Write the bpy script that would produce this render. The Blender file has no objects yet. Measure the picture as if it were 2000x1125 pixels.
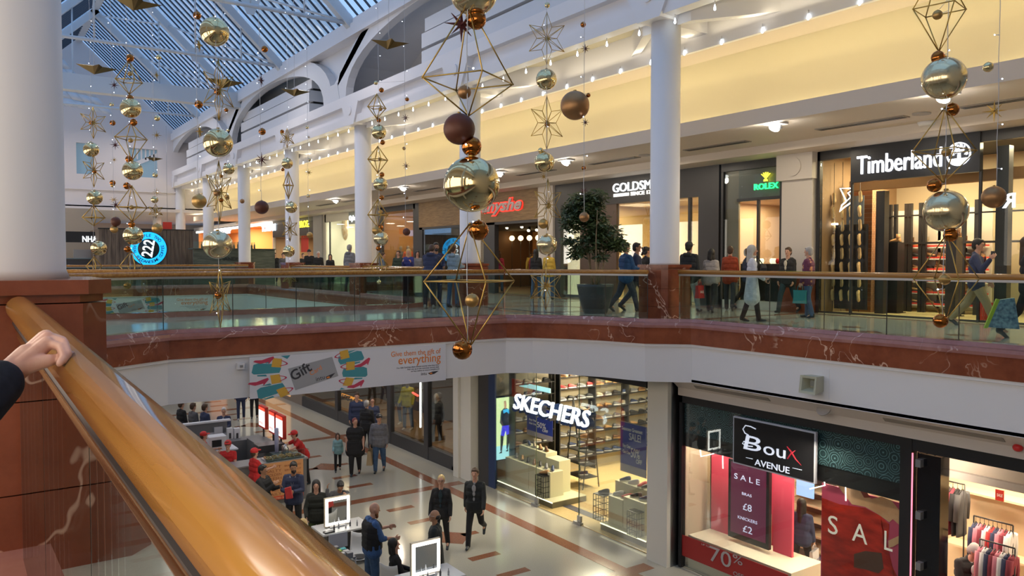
import bpy, bmesh, math, random
from mathutils import Vector, Matrix, Euler
random.seed(7)
PI = math.pi
SC = bpy.context.scene
COL = SC.collection
def R(d): return math.radians(d)

# ------------------------------------------------------------------ camera
CZ, YAW, PITCH, FPX = 1.30, 34.6, 1.96, 1550.0
_cd = bpy.data.cameras.new('camera'); _co = bpy.data.objects.new('camera', _cd); COL.objects.link(_co)
_co.location = (0, 0, CZ)
_co.rotation_euler = (R(90 - PITCH), 0, R(-YAW))
_cd.sensor_width = 36.0; _cd.lens = FPX * 36.0 / 2000.0; _cd.clip_start = 0.02; _cd.clip_end = 400
SC.camera = _co
# ------------------------------------------------------------------ view, world
SC.view_settings.view_transform = 'Standard'; SC.view_settings.look = 'None'
SC.view_settings.gamma = 1.0; SC.view_settings.use_curve_mapping = False
SC.view_settings.exposure = -0.08
SC.cycles.max_bounces = 7; SC.cycles.diffuse_bounces = 3; SC.cycles.glossy_bounces = 4
SC.cycles.transmission_bounces = 4; SC.cycles.transparent_max_bounces = 24
SC.cycles.sample_clamp_indirect = 4.0
SC.cycles.caustics_reflective = False; SC.cycles.caustics_refractive = False
_w = bpy.data.worlds.new('dusk_sky'); SC.world = _w; _w.use_nodes = True
_n = _w.node_tree.nodes; _l = _w.node_tree.links
_bg = _n['Background']; _bg.inputs['Strength'].default_value = 1.4
_tc = _n.new('ShaderNodeTexCoord'); _no = _n.new('ShaderNodeTexNoise'); _no.inputs['Scale'].default_value = 2.2; _no.inputs['Detail'].default_value = 4
_cr = _n.new('ShaderNodeValToRGB')
_cr.color_ramp.elements[0].position = .35; _cr.color_ramp.elements[0].color = (.25, .44, .78, 1)
_cr.color_ramp.elements[1].position = .7; _cr.color_ramp.elements[1].color = (.42, .60, .86, 1)
_l.new(_tc.outputs['Generated'], _no.inputs['Vector']); _l.new(_no.outputs['Fac'], _cr.inputs['Fac']); _l.new(_cr.outputs['Color'], _bg.inputs['Color'])

def area(name, loc, size, power, color=(1, 1, 1), rot=(0, 0, 0), sy=None, spread=None):
    d = bpy.data.lights.new(name, 'AREA'); d.energy = power; d.color = color
    if sy: d.shape = 'RECTANGLE'; d.size = size; d.size_y = sy
    else: d.size = size
    if spread: d.spread = R(spread)
    o = bpy.data.objects.new(name, d); o.location = loc; o.rotation_euler = rot; COL.objects.link(o)
    return o
def point(name, loc, power, color=(1, 1, 1), rad=.05):
    d = bpy.data.lights.new(name, 'POINT'); d.energy = power; d.color = color; d.shadow_soft_size = rad
    o = bpy.data.objects.new(name, d); o.location = loc; COL.objects.link(o); return o
WARM = (1.0, .80, .48); WARMW = (1.0, .86, .66); NEUT = (1.0, .94, .86)
# upper mall downlighting of the right gallery, the bridge and the lower mall (ceiling fittings)
for _y in (4.3, 8.2, 12.1, 16, 20, 24, 28, 32, 36, 42, 48, 54, 60):
    area('gallery_ceiling_light', (15.7, _y, 4.08), .5, 30, WARMW)
for _y in (1.5, 8.2, 16, 24, 31.5, 39.3):
    area('lower_ceiling_light', (11.9, _y, -1.75), .22, 34, WARMW, rot=(0, R(18), 0))
for _y in (15.6, 18.2, 44, 49):
    for _x in (3.0, 6.0, 9.0):
        area('bridge_soffit_light', (_x, _y, -1.45), .2, 26, NEUT)
for _y in (-2, 1.0, 3.0, 8.0, 12.0):
    area('left_gallery_fill', (-1.9, _y, 4.1), .3, 26, WARMW, rot=(0, R(-12), 0))  # unseen warm lamps added to brighten the near handrail
for _y in range(-1, 56, 7):   # unseen warm fill added on the left side to brighten the bulkheads
    area('left_warm_fill', (-1.5, _y, 2.4), 2.6, 165, (1, .86, .72), rot=(0, R(-90), 0), sy=6.0)
for _y in (25, 33, 48, 55):
    for _x in (2.5, 9.5):
        area('roof_warm_fill', (_x, _y, 9.7), .5, 80, (1, .86, .76))  # added warm fill under the roof, no fittings hang there
# ------------------------------------------------------------------ pixel helpers: photograph -> world
_th = R(YAW); _ph = R(PITCH)
_F = Vector((math.sin(_th) * math.cos(_ph), math.cos(_th) * math.cos(_ph), -math.sin(_ph)))
_Rt = Vector((math.cos(_th), -math.sin(_th), 0)); _U = _Rt.cross(_F)
C0 = Vector((0, 0, CZ))
def ray(px, py): return _F + _Rt * ((px - 1000) / FPX) + _U * ((562.5 - py) / FPX)
def at_x(px, py, X): r = ray(px, py); return C0 + r * (X / r.x)
def at_y(px, py, Y): r = ray(px, py); return C0 + r * (Y / r.y)
def at_z(px, py, Z): r = ray(px, py); return C0 + r * ((Z - CZ) / r.z)
def at_d(px, py, D): return C0 + ray(px, py) * D
def yx(px, X):  # Y of the photo column px on the plane X
    return at_x(px, 509, X).y
# ------------------------------------------------------------------ materials
MATS = {}
def mat(name, col, rough=.5, metal=0, emit=0, ecol=None, spec=None, alpha=None):
    if name in MATS: return MATS[name]
    m = bpy.data.materials.new(name); m.use_nodes = True
    b = m.node_tree.nodes['Principled BSDF']
    b.inputs['Base Color'].default_value = (*col, 1); b.inputs['Roughness'].default_value = rough; b.inputs['Metallic'].default_value = metal
    if spec is not None: b.inputs['Specular IOR Level'].default_value = spec
    if emit: b.inputs['Emission Color'].default_value = (*(ecol or col), 1); b.inputs['Emission Strength'].default_value = emit
    MATS[name] = m; return m
def nodes(m): return m.node_tree.nodes, m.node_tree.links, m.node_tree.nodes['Principled BSDF']
def noisy(name, c1, c2, scale, rough=.5, detail=4, stretch=(1, 1, 1), metal=0, bump=0, lo=.35, hi=.65, coord='Object'):
    if name in MATS: return MATS[name]
    m = mat(name, c1, rough, metal); n, l, b = nodes(m)
    tc = n.new('ShaderNodeTexCoord'); mp = n.new('ShaderNodeMapping'); mp.inputs['Scale'].default_value = stretch
    t = n.new('ShaderNodeTexNoise'); t.inputs['Scale'].default_value = scale; t.inputs['Detail'].default_value = detail
    r = n.new('ShaderNodeValToRGB'); e = r.color_ramp.elements
    e[0].position = lo; e[0].color = (*c1, 1); e[1].position = hi; e[1].color = (*c2, 1)
    l.new(tc.outputs[coord], mp.inputs['Vector']); l.new(mp.outputs['Vector'], t.inputs['Vector']); l.new(t.outputs['Fac'], r.inputs['Fac']); l.new(r.outputs['Color'], b.inputs['Base Color'])
    if bump:
        bp = n.new('ShaderNodeBump'); bp.inputs['Strength'].default_value = bump; l.new(t.outputs['Fac'], bp.inputs['Height']); l.new(bp.outputs['Normal'], b.inputs['Normal'])
    return m
def marble(name, c1, c2, vein, rough=.14, vs=1.0):
    m = mat(name, c1, rough); n, l, b = nodes(m)
    tc = n.new('ShaderNodeTexCoord')
    t = n.new('ShaderNodeTexNoise'); t.inputs['Scale'].default_value = 1.7; t.inputs['Detail'].default_value = 8; t.inputs['Roughness'].default_value = .65
    r = n.new('ShaderNodeValToRGB'); e = r.color_ramp.elements; e[0].position = .35; e[0].color = (*c1, 1); e[1].position = .68; e[1].color = (*c2, 1)
    l.new(tc.outputs['Object'], t.inputs['Vector']); l.new(t.outputs['Fac'], r.inputs['Fac'])
    # thin wandering veins: a narrow contour of smooth noise, broken up by a second noise
    t2 = n.new('ShaderNodeTexNoise'); t2.inputs['Scale'].default_value = 1.25 * vs; t2.inputs['Detail'].default_value = 4; t2.inputs['Roughness'].default_value = .5; t2.inputs['Distortion'].default_value = .6
    l.new(tc.outputs['Object'], t2.inputs['Vector'])
    ms = n.new('ShaderNodeMath'); ms.operation = 'SUBTRACT'; ms.inputs[1].default_value = .5; ma = n.new('ShaderNodeMath'); ma.operation = 'ABSOLUTE'
    l.new(t2.outputs['Fac'], ms.inputs[0]); l.new(ms.outputs[0], ma.inputs[0])
    r2 = n.new('ShaderNodeValToRGB'); e = r2.color_ramp.elements; e[0].position = .0022; e[0].color = (1, 1, 1, 1); e[1].position = .0075; e[1].color = (0, 0, 0, 1)
    l.new(ma.outputs[0], r2.inputs['Fac'])
    t3 = n.new('ShaderNodeTexNoise'); t3.inputs['Scale'].default_value = 1.3
    r3 = n.new('ShaderNodeValToRGB'); e = r3.color_ramp.elements; e[0].position = .44; e[0].color = (0, 0, 0, 1); e[1].position = .56; e[1].color = (1, 1, 1, 1)
    l.new(tc.outputs['Object'], t3.inputs['Vector']); l.new(t3.outputs['Fac'], r3.inputs['Fac'])
    ml = n.new('ShaderNodeMath'); ml.operation = 'MULTIPLY'; l.new(r2.outputs['Color'], ml.inputs[0]); l.new(r3.outputs['Color'], ml.inputs[1])
    mc = n.new('ShaderNodeMix'); mc.data_type = 'RGBA'; l.new(ml.outputs[0], mc.inputs[0]); l.new(r.outputs['Color'], mc.inputs[6]); mc.inputs[7].default_value = (*vein, 1)
    l.new(mc.outputs[2], b.inputs['Base Color'])
    return m
def glassm(name, tint=(.85, .93, .9), refl=.5, rough=0.0):
    if name in MATS: return MATS[name]
    m = bpy.data.materials.new(name); m.use_nodes = True; n = m.node_tree.nodes; l = m.node_tree.links; n.clear()
    o = n.new('ShaderNodeOutputMaterial'); t = n.new('ShaderNodeBsdfTransparent'); t.inputs['Color'].default_value = (*tint, 1)
    g = n.new('ShaderNodeBsdfGlossy'); g.inputs['Roughness'].default_value = rough; g.inputs['Color'].default_value = (.95, .98, 1, 1)
    f = n.new('ShaderNodeFresnel'); f.inputs['IOR'].default_value = 1.45
    k = n.new('ShaderNodeMath'); k.operation = 'MULTIPLY'; k.inputs[1].default_value = refl; k.use_clamp = True
    x = n.new('ShaderNodeMixShader'); l.new(f.outputs[0], k.inputs[0]); l.new(k.outputs[0], x.inputs[0]); l.new(t.outputs[0], x.inputs[1]); l.new(g.outputs[0], x.inputs[2]); l.new(x.outputs[0], o.inputs['Surface'])
    MATS[name] = m; return m
M_WHITE = mat('white_paint', (.82, .81, .83), .5)
M_CREAM = mat('cream_paint', (.66, .59, .41), .6)
M_MARBLE = marble('red_marble', (.20, .052, .026), (.34, .10, .045), (.78, .50, .36), vs=1.0)
M_MARBLED = marble('red_marble_plinth', (.17, .045, .024), (.30, .085, .042), (.75, .48, .36), vs=.8)
M_KERB = marble('rose_marble_kerb', (.30, .12, .10), (.42, .20, .17), (.70, .50, .46), rough=.12)
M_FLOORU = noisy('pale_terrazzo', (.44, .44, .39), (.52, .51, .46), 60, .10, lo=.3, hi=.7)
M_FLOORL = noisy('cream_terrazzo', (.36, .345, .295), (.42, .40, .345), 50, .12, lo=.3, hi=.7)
M_BAND = noisy('brown_granite', (.17, .065, .035), (.27, .11, .06), 40, .14, lo=.3, hi=.7)
M_BRASS = mat('polished_brass', (.62, .36, .12), .22, 1)
M_RAIL = noisy('varnished_oak', (.33, .145, .03), (.47, .235, .055), 3, .11, stretch=(9, .35, 9), detail=3)
M_GLASS = glassm('balustrade_glass', (.80, .90, .87), .9)
M_SHOP = glassm('shopfront_glass', (.95, .97, .96), .4)
M_ROOFG = glassm('roof_glass', (.86, .93, 1.0), .5)
M_BLACK = mat('black_metal', (.018, .018, .02), .35)
M_DARK = mat('anthracite_panel', (.045, .045, .05), .4)
M_GREY = mat('grey_metal', (.35, .36, .38), .35, .6)
M_STEEL = mat('brushed_steel', (.42, .43, .46), .3, 1)
M_LED = mat('white_light', (1, 1, 1), .5, 0, 9, (1, .97, .92))
M_LEDW = mat('warm_light', (1, 1, 1), .5, 0, 9, (1, .86, .6))
# ------------------------------------------------------------------ mesh helpers
WSET = set()
def setp(o, p):
    # things made with w=True hold parts whose meshes are written in world coordinates
    if not p: return
    o.parent = p
    if p.name in WSET: o.matrix_parent_inverse = (Matrix.Translation(p.location) @ Matrix.Rotation(p.rotation_euler.z, 4, 'Z')).inverted()
class MB:
    def __init__(s): s.bm = bmesh.new(); s.mi = 0; s.mats = []
    def use(s, m):
        if m not in s.mats: s.mats.append(m)
        s.mi = s.mats.index(m); return s
    def face(s, pts, flip=False):
        vs = [s.bm.verts.new(p) for p in (reversed(pts) if flip else pts)]
        try: f = s.bm.faces.new(vs); f.material_index = s.mi; return f
        except Exception: return None
    def box(s, x0, x1, y0, y1, z0, z1, M=None):
        c = [(x, y, z) for x in (x0, x1) for y in (y0, y1) for z in (z0, z1)]
        vs = [s.bm.verts.new(M @ Vector(p) if M else p) for p in c]
        for q in ((0, 1, 3, 2), (4, 6, 7, 5), (0, 4, 5, 1), (2, 3, 7, 6), (0, 2, 6, 4), (1, 5, 7, 3)):
            f = s.bm.faces.new([vs[i] for i in q]); f.material_index = s.mi
        return s
    def prism(s, poly, z0, z1, M=None):
        a = [s.bm.verts.new((M @ Vector((x, y, z0))) if M else (x, y, z0)) for x, y in poly]; b = [s.bm.verts.new((M @ Vector((x, y, z1))) if M else (x, y, z1)) for x, y in poly]
        n = len(poly)
        for f in ([a[i] for i in reversed(range(n))], b): s.bm.faces.new(f).material_index = s.mi
        for i in range(n): s.bm.faces.new((a[i], a[(i + 1) % n], b[(i + 1) % n], b[i])).material_index = s.mi
        return s
    def cone(s, p, q, r0, r1, n=12, caps=True, smooth=True):
        p = Vector(p); q = Vector(q); d = q - p
        if d.length < 1e-6: return s
        u = d.orthogonal().normalized(); v = d.normalized().cross(u)
        A = [s.bm.verts.new(p + (u * math.cos(2 * PI * i / n) + v * math.sin(2 * PI * i / n)) * r0) for i in range(n)]
        B = [s.bm.verts.new(q + (u * math.cos(2 * PI * i / n) + v * math.sin(2 * PI * i / n)) * r1) for i in range(n)]
        for i in range(n):
            f = s.bm.faces.new((A[i], A[(i + 1) % n], B[(i + 1) % n], B[i])); f.material_index = s.mi; f.smooth = smooth
        if caps:
            s.bm.faces.new(list(reversed(A))).material_index = s.mi; s.bm.faces.new(B).material_index = s.mi
        return s
    def tube(s, pts, r, n=8):
        pts = [Vector(p) for p in pts]; rings = []
        u = None
        for i, p in enumerate(pts):
            d = (pts[min(i + 1, len(pts) - 1)] - pts[max(i - 1, 0)]).normalized()
            if u is None: u = d.orthogonal().normalized()
            u = (u - d * u.dot(d)); u = u.normalized() if u.length > 1e-6 else d.orthogonal().normalized()
            v = d.cross(u); rr = r[i] if isinstance(r, (list, tuple)) else r
            rings.append([s.bm.verts.new(p + (u * math.cos(2 * PI * k / n) + v * math.sin(2 * PI * k / n)) * rr) for k in range(n)])
        for a, b in zip(rings, rings[1:]):
            for k in range(n):
                f = s.bm.faces.new((a[k], a[(k + 1) % n], b[(k + 1) % n], b[k])); f.material_index = s.mi; f.smooth = True
        s.bm.faces.new(list(reversed(rings[0]))).material_index = s.mi; s.bm.faces.new(rings[-1]).material_index = s.mi
        return s
    def ball(s, c, r, sc=(1, 1, 1), u=16, v=10, M=None):
        c = Vector(c); rows = []
        for j in range(v + 1):
            t = PI * j / v
            if j in (0, v): row = [Vector((0, 0, math.cos(t)))]
            else: row = [Vector((math.sin(t) * math.cos(2 * PI * i / u), math.sin(t) * math.sin(2 * PI * i / u), math.cos(t))) for i in range(u)]
            rr = []
            for p in row:
                w = Vector((p.x * sc[0], p.y * sc[1], p.z * sc[2])) * r
                if M: w = M @ w
                rr.append(s.bm.verts.new(c + w))
            rows.append(rr)
        for j in range(v):
            a, b = rows[j], rows[j + 1]
            for i in range(u):
                i2 = (i + 1) % u
                if len(a) == 1: q = (a[0], b[i], b[i2])
                elif len(b) == 1: q = (a[i], b[0], a[i2])
                else: q = (a[i], b[i], b[i2], a[i2])
                f = s.bm.faces.new(q); f.material_index = s.mi; f.smooth = True
        return s
    def lathe(s, prof, c=(0, 0, 0), n=24, smooth=True, M=None):
        c = Vector(c); rings = []
        for r, z in prof:
            rings.append([s.bm.verts.new((M @ (c + Vector((r * math.cos(2 * PI * i / n), r * math.sin(2 * PI * i / n), z)))) if M else c + Vector((r * math.cos(2 * PI * i / n), r * math.sin(2 * PI * i / n), z))) for i in range(n)])
        for a, b in zip(rings, rings[1:]):
            for k in range(n):
                f = s.bm.faces.new((a[k], a[(k + 1) % n], b[(k + 1) % n], b[k])); f.material_index = s.mi; f.smooth = smooth
        s.bm.faces.new(list(reversed(rings[0]))).material_index = s.mi; s.bm.faces.new(rings[-1]).material_index = s.mi
        return s
    def obj(s, name, m=None, parent=None, loc=None, bevel=0, smooth=False):
        me = bpy.data.meshes.new(name)
        bmesh.ops.recalc_face_normals(s.bm, faces=s.bm.faces)
        s.bm.to_mesh(me); s.bm.free()
        for k in (s.mats or [m]): me.materials.append(k)
        o = bpy.data.objects.new(name, me); COL.objects.link(o)
        setp(o, parent)
        if loc: o.location = loc
        if bevel:
            b = o.modifiers.new('bevel', 'BEVEL'); b.width = bevel; b.segments = 2; b.limit_method = 'ANGLE'
        return o
def tag(o, label=None, cat=None, group=None, kind=None):
    if label: o['label'] = label
    if cat: o['category'] = cat
    if group: o['group'] = group
    if kind: o['kind'] = kind
    return o
def empty(name, loc, label, cat, group=None, rz=0, w=True):
    o = bpy.data.objects.new(name, None); COL.objects.link(o); o.location = loc; o.rotation_euler = (0, 0, rz); o.empty_display_size = .1
    if w: WSET.add(o.name)
    return tag(o, label, cat, group)
def struct(o): o['kind'] = 'structure'; return o
def bx(name, x0, x1, y0, y1, z0, z1, m, parent=None, bevel=0):
    return MB().box(x0, x1, y0, y1, z0, z1).obj(name, m, parent, bevel=bevel)
def sbx(name, *a, **k): return struct(bx(name, *a, **k))
def copy_tree(o, parent=None):
    c = o.copy(); COL.objects.link(c)
    if parent: c.parent = parent
    for ch in list(o.children): copy_tree(ch, c)
    return c
# a frame whose local x runs along `right`, local y up, local z outwards to the viewer
def frame(o, right, out):
    r = Vector(right).normalized(); z = Vector(out).normalized(); u = z.cross(r)
    return Matrix(((r.x, u.x, z.x, o[0]), (r.y, u.y, z.y, o[1]), (r.z, u.z, z.z, o[2]), (0, 0, 0, 1)))
def text(name, body, size, m, M, parent=None, depth=.02, bold=0, shear=0, align='LEFT', width=None, spacing=1.0):
    """lettering as a mesh; M places local x along the writing, y up, z outwards. width: fit the line to this width"""
    cu = bpy.data.curves.new(name, 'FONT'); cu.body = body; cu.size = size; cu.extrude = depth / 2; cu.offset = bold; cu.shear = shear
    cu.align_x = align; cu.space_character = spacing; cu.resolution_u = 3
    t = bpy.data.objects.new(name, cu); COL.objects.link(t)
    dg = bpy.context.evaluated_depsgraph_get(); me = bpy.data.meshes.new_from_object(t.evaluated_get(dg))
    COL.objects.unlink(t); bpy.data.objects.remove(t); bpy.data.curves.remove(cu)
    if width and len(me.vertices):
        xs = [v.co.x for v in me.vertices]; w = max(xs) - min(xs); k = width / w; x0 = min(xs)
        for v in me.vertices: v.co.x = (v.co.x - (x0 if align == 'LEFT' else 0)) * k
    me.transform(M); me.materials.clear(); me.materials.append(m); me.name = name
    o = bpy.data.objects.new(name, me); COL.objects.link(o)
    setp(o, parent)
    return o
def poly2(mb, pts, M, z=0):
    return mb.face([M @ Vector((x, y, z)) for x, y in pts])
# ================================================================== STRUCTURE
XR, XS, XL = 12.0, 17.5, .30      # right gallery edge, upper shopfronts, left gallery edge
ZL = -5.2                         # lower mall floor
def sweep(name, path, prof, m, off=0, closed=False):
    """profile (n,z) swept along a 2-D path; n is measured to the RIGHT of the walking direction (the void side)"""
    mb = MB(); n = len(path); rings = []
    for i, p in enumerate(path):
        p = Vector(p); a = Vector(path[max(i - 1, 0)]); b = Vector(path[min(i + 1, n - 1)])
        d0 = (p - a).normalized() if i else (b - p).normalized(); d1 = (b - p).normalized() if i < n - 1 else d0
        n0 = Vector((d0.y, -d0.x)); n1 = Vector((d1.y, -d1.x)); nn = (n0 + n1).normalized(); k = 1 / max(.35, nn.dot(n0))
        rings.append([mb.bm.verts.new((p.x + nn.x * q * k, p.y + nn.y * q * k, z)) for q, z in prof])
    for a, b in zip(rings, rings[1:]):
        for k in range(len(prof)): mb.bm.faces.new((a[k], a[(k + 1) % len(prof)], b[(k + 1) % len(prof)], b[k]))
    mb.bm.faces.new(list(reversed(rings[0]))); mb.bm.faces.new(rings[-1])
    return struct(mb.obj(name, m))
KERB = [(-.24, 0), (-.24, .12), (.02, .12), (.06, .06), (.13, .05), (.15, .0), (.15, -.05), (-.24, -.05)]
MARB = [(-.1, -.05), (.11, -.05), (.11, -.38), (-.1, -.38)]
WHTE = [(-.1, -.38), (.09, -.38), (.09, -.43), (.05, -.44), (.05, -1.16), (-.1, -1.16)]
WHTB = [(-.1, -.38), (.09, -.38), (.09, -.43), (.05, -.44), (.05, -1.30), (-.1, -1.30)]
def offpath(path, q):
    out = []; n = len(path)
    for i, p in enumerate(path):
        p = Vector(p); a = Vector(path[max(i - 1, 0)]); b = Vector(path[min(i + 1, n - 1)])
        d0 = (p - a).normalized() if i else (b - p).normalized(); d1 = (b - p).normalized() if i < n - 1 else d0
        n0 = Vector((d0.y, -d0.x)); n1 = Vector((d1.y, -d1.x)); nn = (n0 + n1).normalized(); k = 1 / max(.35, nn.dot(n0))
        out.append(Vector((p.x + nn.x * q * k, p.y + nn.y * q * k)))
    return out
def balustrade(path, label, group=None, z=1.07, panel=1.22, r=.045, rise=0):
    c = offpath(path, -.07); e = empty('balustrade', (c[0].x, c[0].y, 0), label, 'balustrade', group)
    pts = [Vector((p.x, p.y, z + rise * (p.y - .8))) for p in c]
    MB().tube(pts, r, 14).obj('handrail', M_RAIL, e)
    ch = MB(); 
    for a, b in zip(c, c[1:]):
        L = (b - a).length; d = (b - a) / L; nrm = Vector((d.y, -d.x)); M = frame((a.x, a.y, 0), (d.x, d.y, 0), (nrm.x, nrm.y, 0))
        ch.box(0, L, z - r - .035, z - r + .012, -.014, .014, M) if not rise else ch.tube([pts[0] - Vector((0, 0, r + .012)), pts[-1] - Vector((0, 0, r + .012))], .022, 6)
        k = max(1, round(L / panel)); w = L / k
        for i in range(k):
            g = MB().box(i * w + .006, (i + 1) * w - .006, .12, z - r - .02, -.006, .006, M)
            g.use(M_GLASS); g.obj('glass_panel', M_GLASS, e)
            MB().box((i + 1) * w - .006, (i + 1) * w + .006, .12, z - r - .02, -.005, .005, M).obj('joint', M_BLACK, e) if i < k - 1 or True else 0
    ch.obj('rail_channel', M_GREY, e)
    if rise:
        dn = lambda q: [p - Vector((0, 0, r + q)) for p in pts]
        MB().tube(dn(.012), .026, 8).tube(dn(.046), .012, 8).obj('groove_strip', M_BLACK, e)
        MB().tube(dn(.036), .0165, 8).obj('brass_strip', M_BRASS, e); MB().tube(dn(.062), .014, 8).obj('brass_strip', M_BRASS, e)
    return e
# paths walk so that the void lies on the right-hand side
NEAR_L = [(XL + .048, -4.0), (XL - .055, 3.66)]
P_L = [(XL, 4.7), (XL, 12.5), (.85, 13.2), (1.66, 13.78), (2.81, 14.5), (9.75, 14.4)]
P_F = [(9.75, 14.4), (10.25, 14.05), (10.75, 13.4), (11.12, 12.7), (11.42, 11.75)]
P_R = [(XR + .1, 11.55), (XR + .1, 4.8), (XR + .1, -4.0)]
WHOLE = [(XL, -4.0), (XL, 12.5), (.85, 13.2), (1.66, 13.78), (2.81, 14.5), (9.75, 14.4), (10.25, 14.05), (10.75, 13.4), (11.12, 12.7), (11.42, 11.75), (11.75, 11.45), (XR + .1, 11.1), (XR + .1, -4.0)]
sweep('trim_1', WHOLE, KERB, M_KERB); sweep('trim_2', WHOLE, MARB, M_MARBLE); sweep('wall_bulkhead', WHOLE, WHTE, M_WHITE)
FAR = [(XR, 42.0), (XR, 22.4), (11.6, 21.6), (10.9, 20.5), (9.9, 19.75), (2.4, 19.7), (1.2, 20.4), (XL, 22.0), (XL, 41.2), (XR, 41.2)]
FAR = list(reversed(FAR)); FAR = [(XR, 41.2), (XL, 41.2)][:0] + FAR
sweep('trim_3', list(reversed(FAR[:])), KERB, M_KERB) if False else None
# far void is walked the other way round so its open side is again on the right
FARP = [(XL, 22.0), (XL, 41.2), (XR, 41.2), (XR, 22.4), (11.6, 21.4), (10.9, 20.5), (9.9, 19.75), (2.4, 19.7), (1.2, 20.4), (XL, 22.0)]
sweep('trim_3', FARP, KERB, M_KERB); sweep('trim_4', FARP, MARB, M_MARBLE); sweep('wall_bulkhead_far', FARP, WHTB, M_WHITE)
balustrade(NEAR_L, 'near glass balustrade with thick varnished handrail under the resting hand', 'glass balustrades', z=1.034, r=.047, panel=.93, rise=.028)
balustrade(P_L, 'glass balustrade with wooden handrail along the near side of the crossing bridge', 'glass balustrades')
balustrade(P_F, 'curved glass balustrade between the bridge and the marble plinth with tree pot behind', 'glass balustrades', panel=1.1)
balustrade(P_R, 'glass balustrade with wooden handrail in front of the boot shop at right', 'glass balustrades', panel=1.2)
balustrade([(9.9, 19.75), (2.4, 19.7), (1.2, 20.4), (XL, 22.0)], 'glass balustrade along the far side of the crossing bridge', 'glass balustrades')
balustrade([(XR, 27.1), (XR, 22.4), (11.6, 21.4), (10.9, 20.5), (9.9, 19.75)], 'far glass balustrade curving from the bridge to the second column', 'glass balustrades')
balustrade([(XR, 34.9), (XR, 28.1)], 'far glass balustrade between the second and third marble plinths beyond the bridge', 'glass balustrades')
balustrade([(XL, 41.2), (XR, 41.2)], 'most distant glass balustrade in front of the wooden kiosk', 'glass balustrades')
# floors
def prism(name, poly, z0, z1, m): return struct(MB().prism(poly, z0, z1).obj(name, m))
br = [(XL, 12.5), (.85, 13.2), (1.66, 13.78), (2.81, 14.5), (9.75, 14.4), (10.25, 14.05), (10.75, 13.4), (11.12, 12.7), (11.42, 11.75), (11.75, 11.45), (XR + .1, 11.1), (XR + .1, 22.4),
      (11.6, 21.4), (10.9, 20.5), (9.9, 19.75), (2.4, 19.7), (1.2, 20.4), (XL, 22.0)]
br = [(a - .0, b) for a, b in br]
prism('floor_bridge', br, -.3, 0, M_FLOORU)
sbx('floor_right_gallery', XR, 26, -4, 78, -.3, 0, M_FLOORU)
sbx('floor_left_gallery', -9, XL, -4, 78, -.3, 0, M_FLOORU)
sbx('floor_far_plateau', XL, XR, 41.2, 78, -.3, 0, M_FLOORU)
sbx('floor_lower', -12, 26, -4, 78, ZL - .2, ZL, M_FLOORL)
# undersides (ceilings of the lower mall)
prism('ceiling_under_bridge', [(XL - .0, 14.7), (11.9, 14.55), (11.9, 19.6), (XL, 19.6)], -1.16, -1.10, M_WHITE)
sbx('ceiling_lower_far', XL, XR, 41.4, 78, -1.3, -1.2, M_WHITE)
sbx('ceiling_lower_left', -12, XL - .1, -4, 78, -1.3, -1.2, M_WHITE)
# floor pattern, upper: brown border bands and dots; lower: border band, cross bands, diamonds, dashes
def inlay(name, polys, z, m=M_BAND):
    mb = MB()
    for p in polys: mb.prism(p, z - .002, z + .003)
    return struct(mb.obj(name, m))
def rect(cx, cy, w, h, a=0):
    c, s = math.cos(a), math.sin(a); return [(cx + x * c - y * s, cy + x * s + y * c) for x, y in ((-w / 2, -h / 2), (w / 2, -h / 2), (w / 2, h / 2), (-w / 2, h / 2))]
up = [rect(17.1, 30, .22, 90)]
for y in (4.3, 12.1, 20, 27.6, 35.4, 42.9): up.append(rect(14.9, y, 4.2, .24))
for y in (6.2, 8.2, 10.2, 14.1, 16, 18, 22, 24, 26, 30): up += [rect(13.6, y, .34, .34, PI / 4), rect(14.3, y + .8, .3, .3, PI / 4)]
for x in (3.4, 5.2, 7.0, 8.8): up += [rect(x, 15.9, .5, .16), rect(x + .6, 18.2, .5, .16)]
inlay('floor_inlay_upper', up, 0)
ring = []
for i in range(28):
    a0, a1 = 2 * PI * i / 28, 2 * PI * (i + 1) / 28
    ring.append([(12.9 + 1.5 * math.cos(a0), 17.2 + 1.5 * math.sin(a0)), (12.9 + 1.5 * math.cos(a1), 17.2 + 1.5 * math.sin(a1)), (12.9 + 1.2 * math.cos(a1), 17.2 + 1.2 * math.sin(a1)), (12.9 + 1.2 * math.cos(a0), 17.2 + 1.2 * math.sin(a0))])
inlay('floor_inlay_ring', ring, .0005, mat('dark_red_granite', (.22, .05, .04), .15))
lo = []
ys = [-3.4, 4.3, 12.1, 19.85, 27.7, 35.4, 43, 50.7, 58.5]
for a, b in zip(ys, ys[1:]):
    lo.append(rect(11.25, (a + b) / 2, .32, b - a - .34))
    cy = (a + b) / 2
    for cx in (9.3, 3.2):
        lo.append(rect(cx, cy, .72, .72, PI / 4)); lo += [rect(cx - .5, cy, .42, .2), rect(cx + .5, cy, .42, .2)]
        for dy in (-2.55, -1.42, 1.47, 2.66): lo.append(rect(cx, cy + dy, .74, .22))
for y in ys: lo.append(rect(7.2, y, 9.4, .34))
inlay('floor_inlay_lower', lo, ZL)
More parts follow.
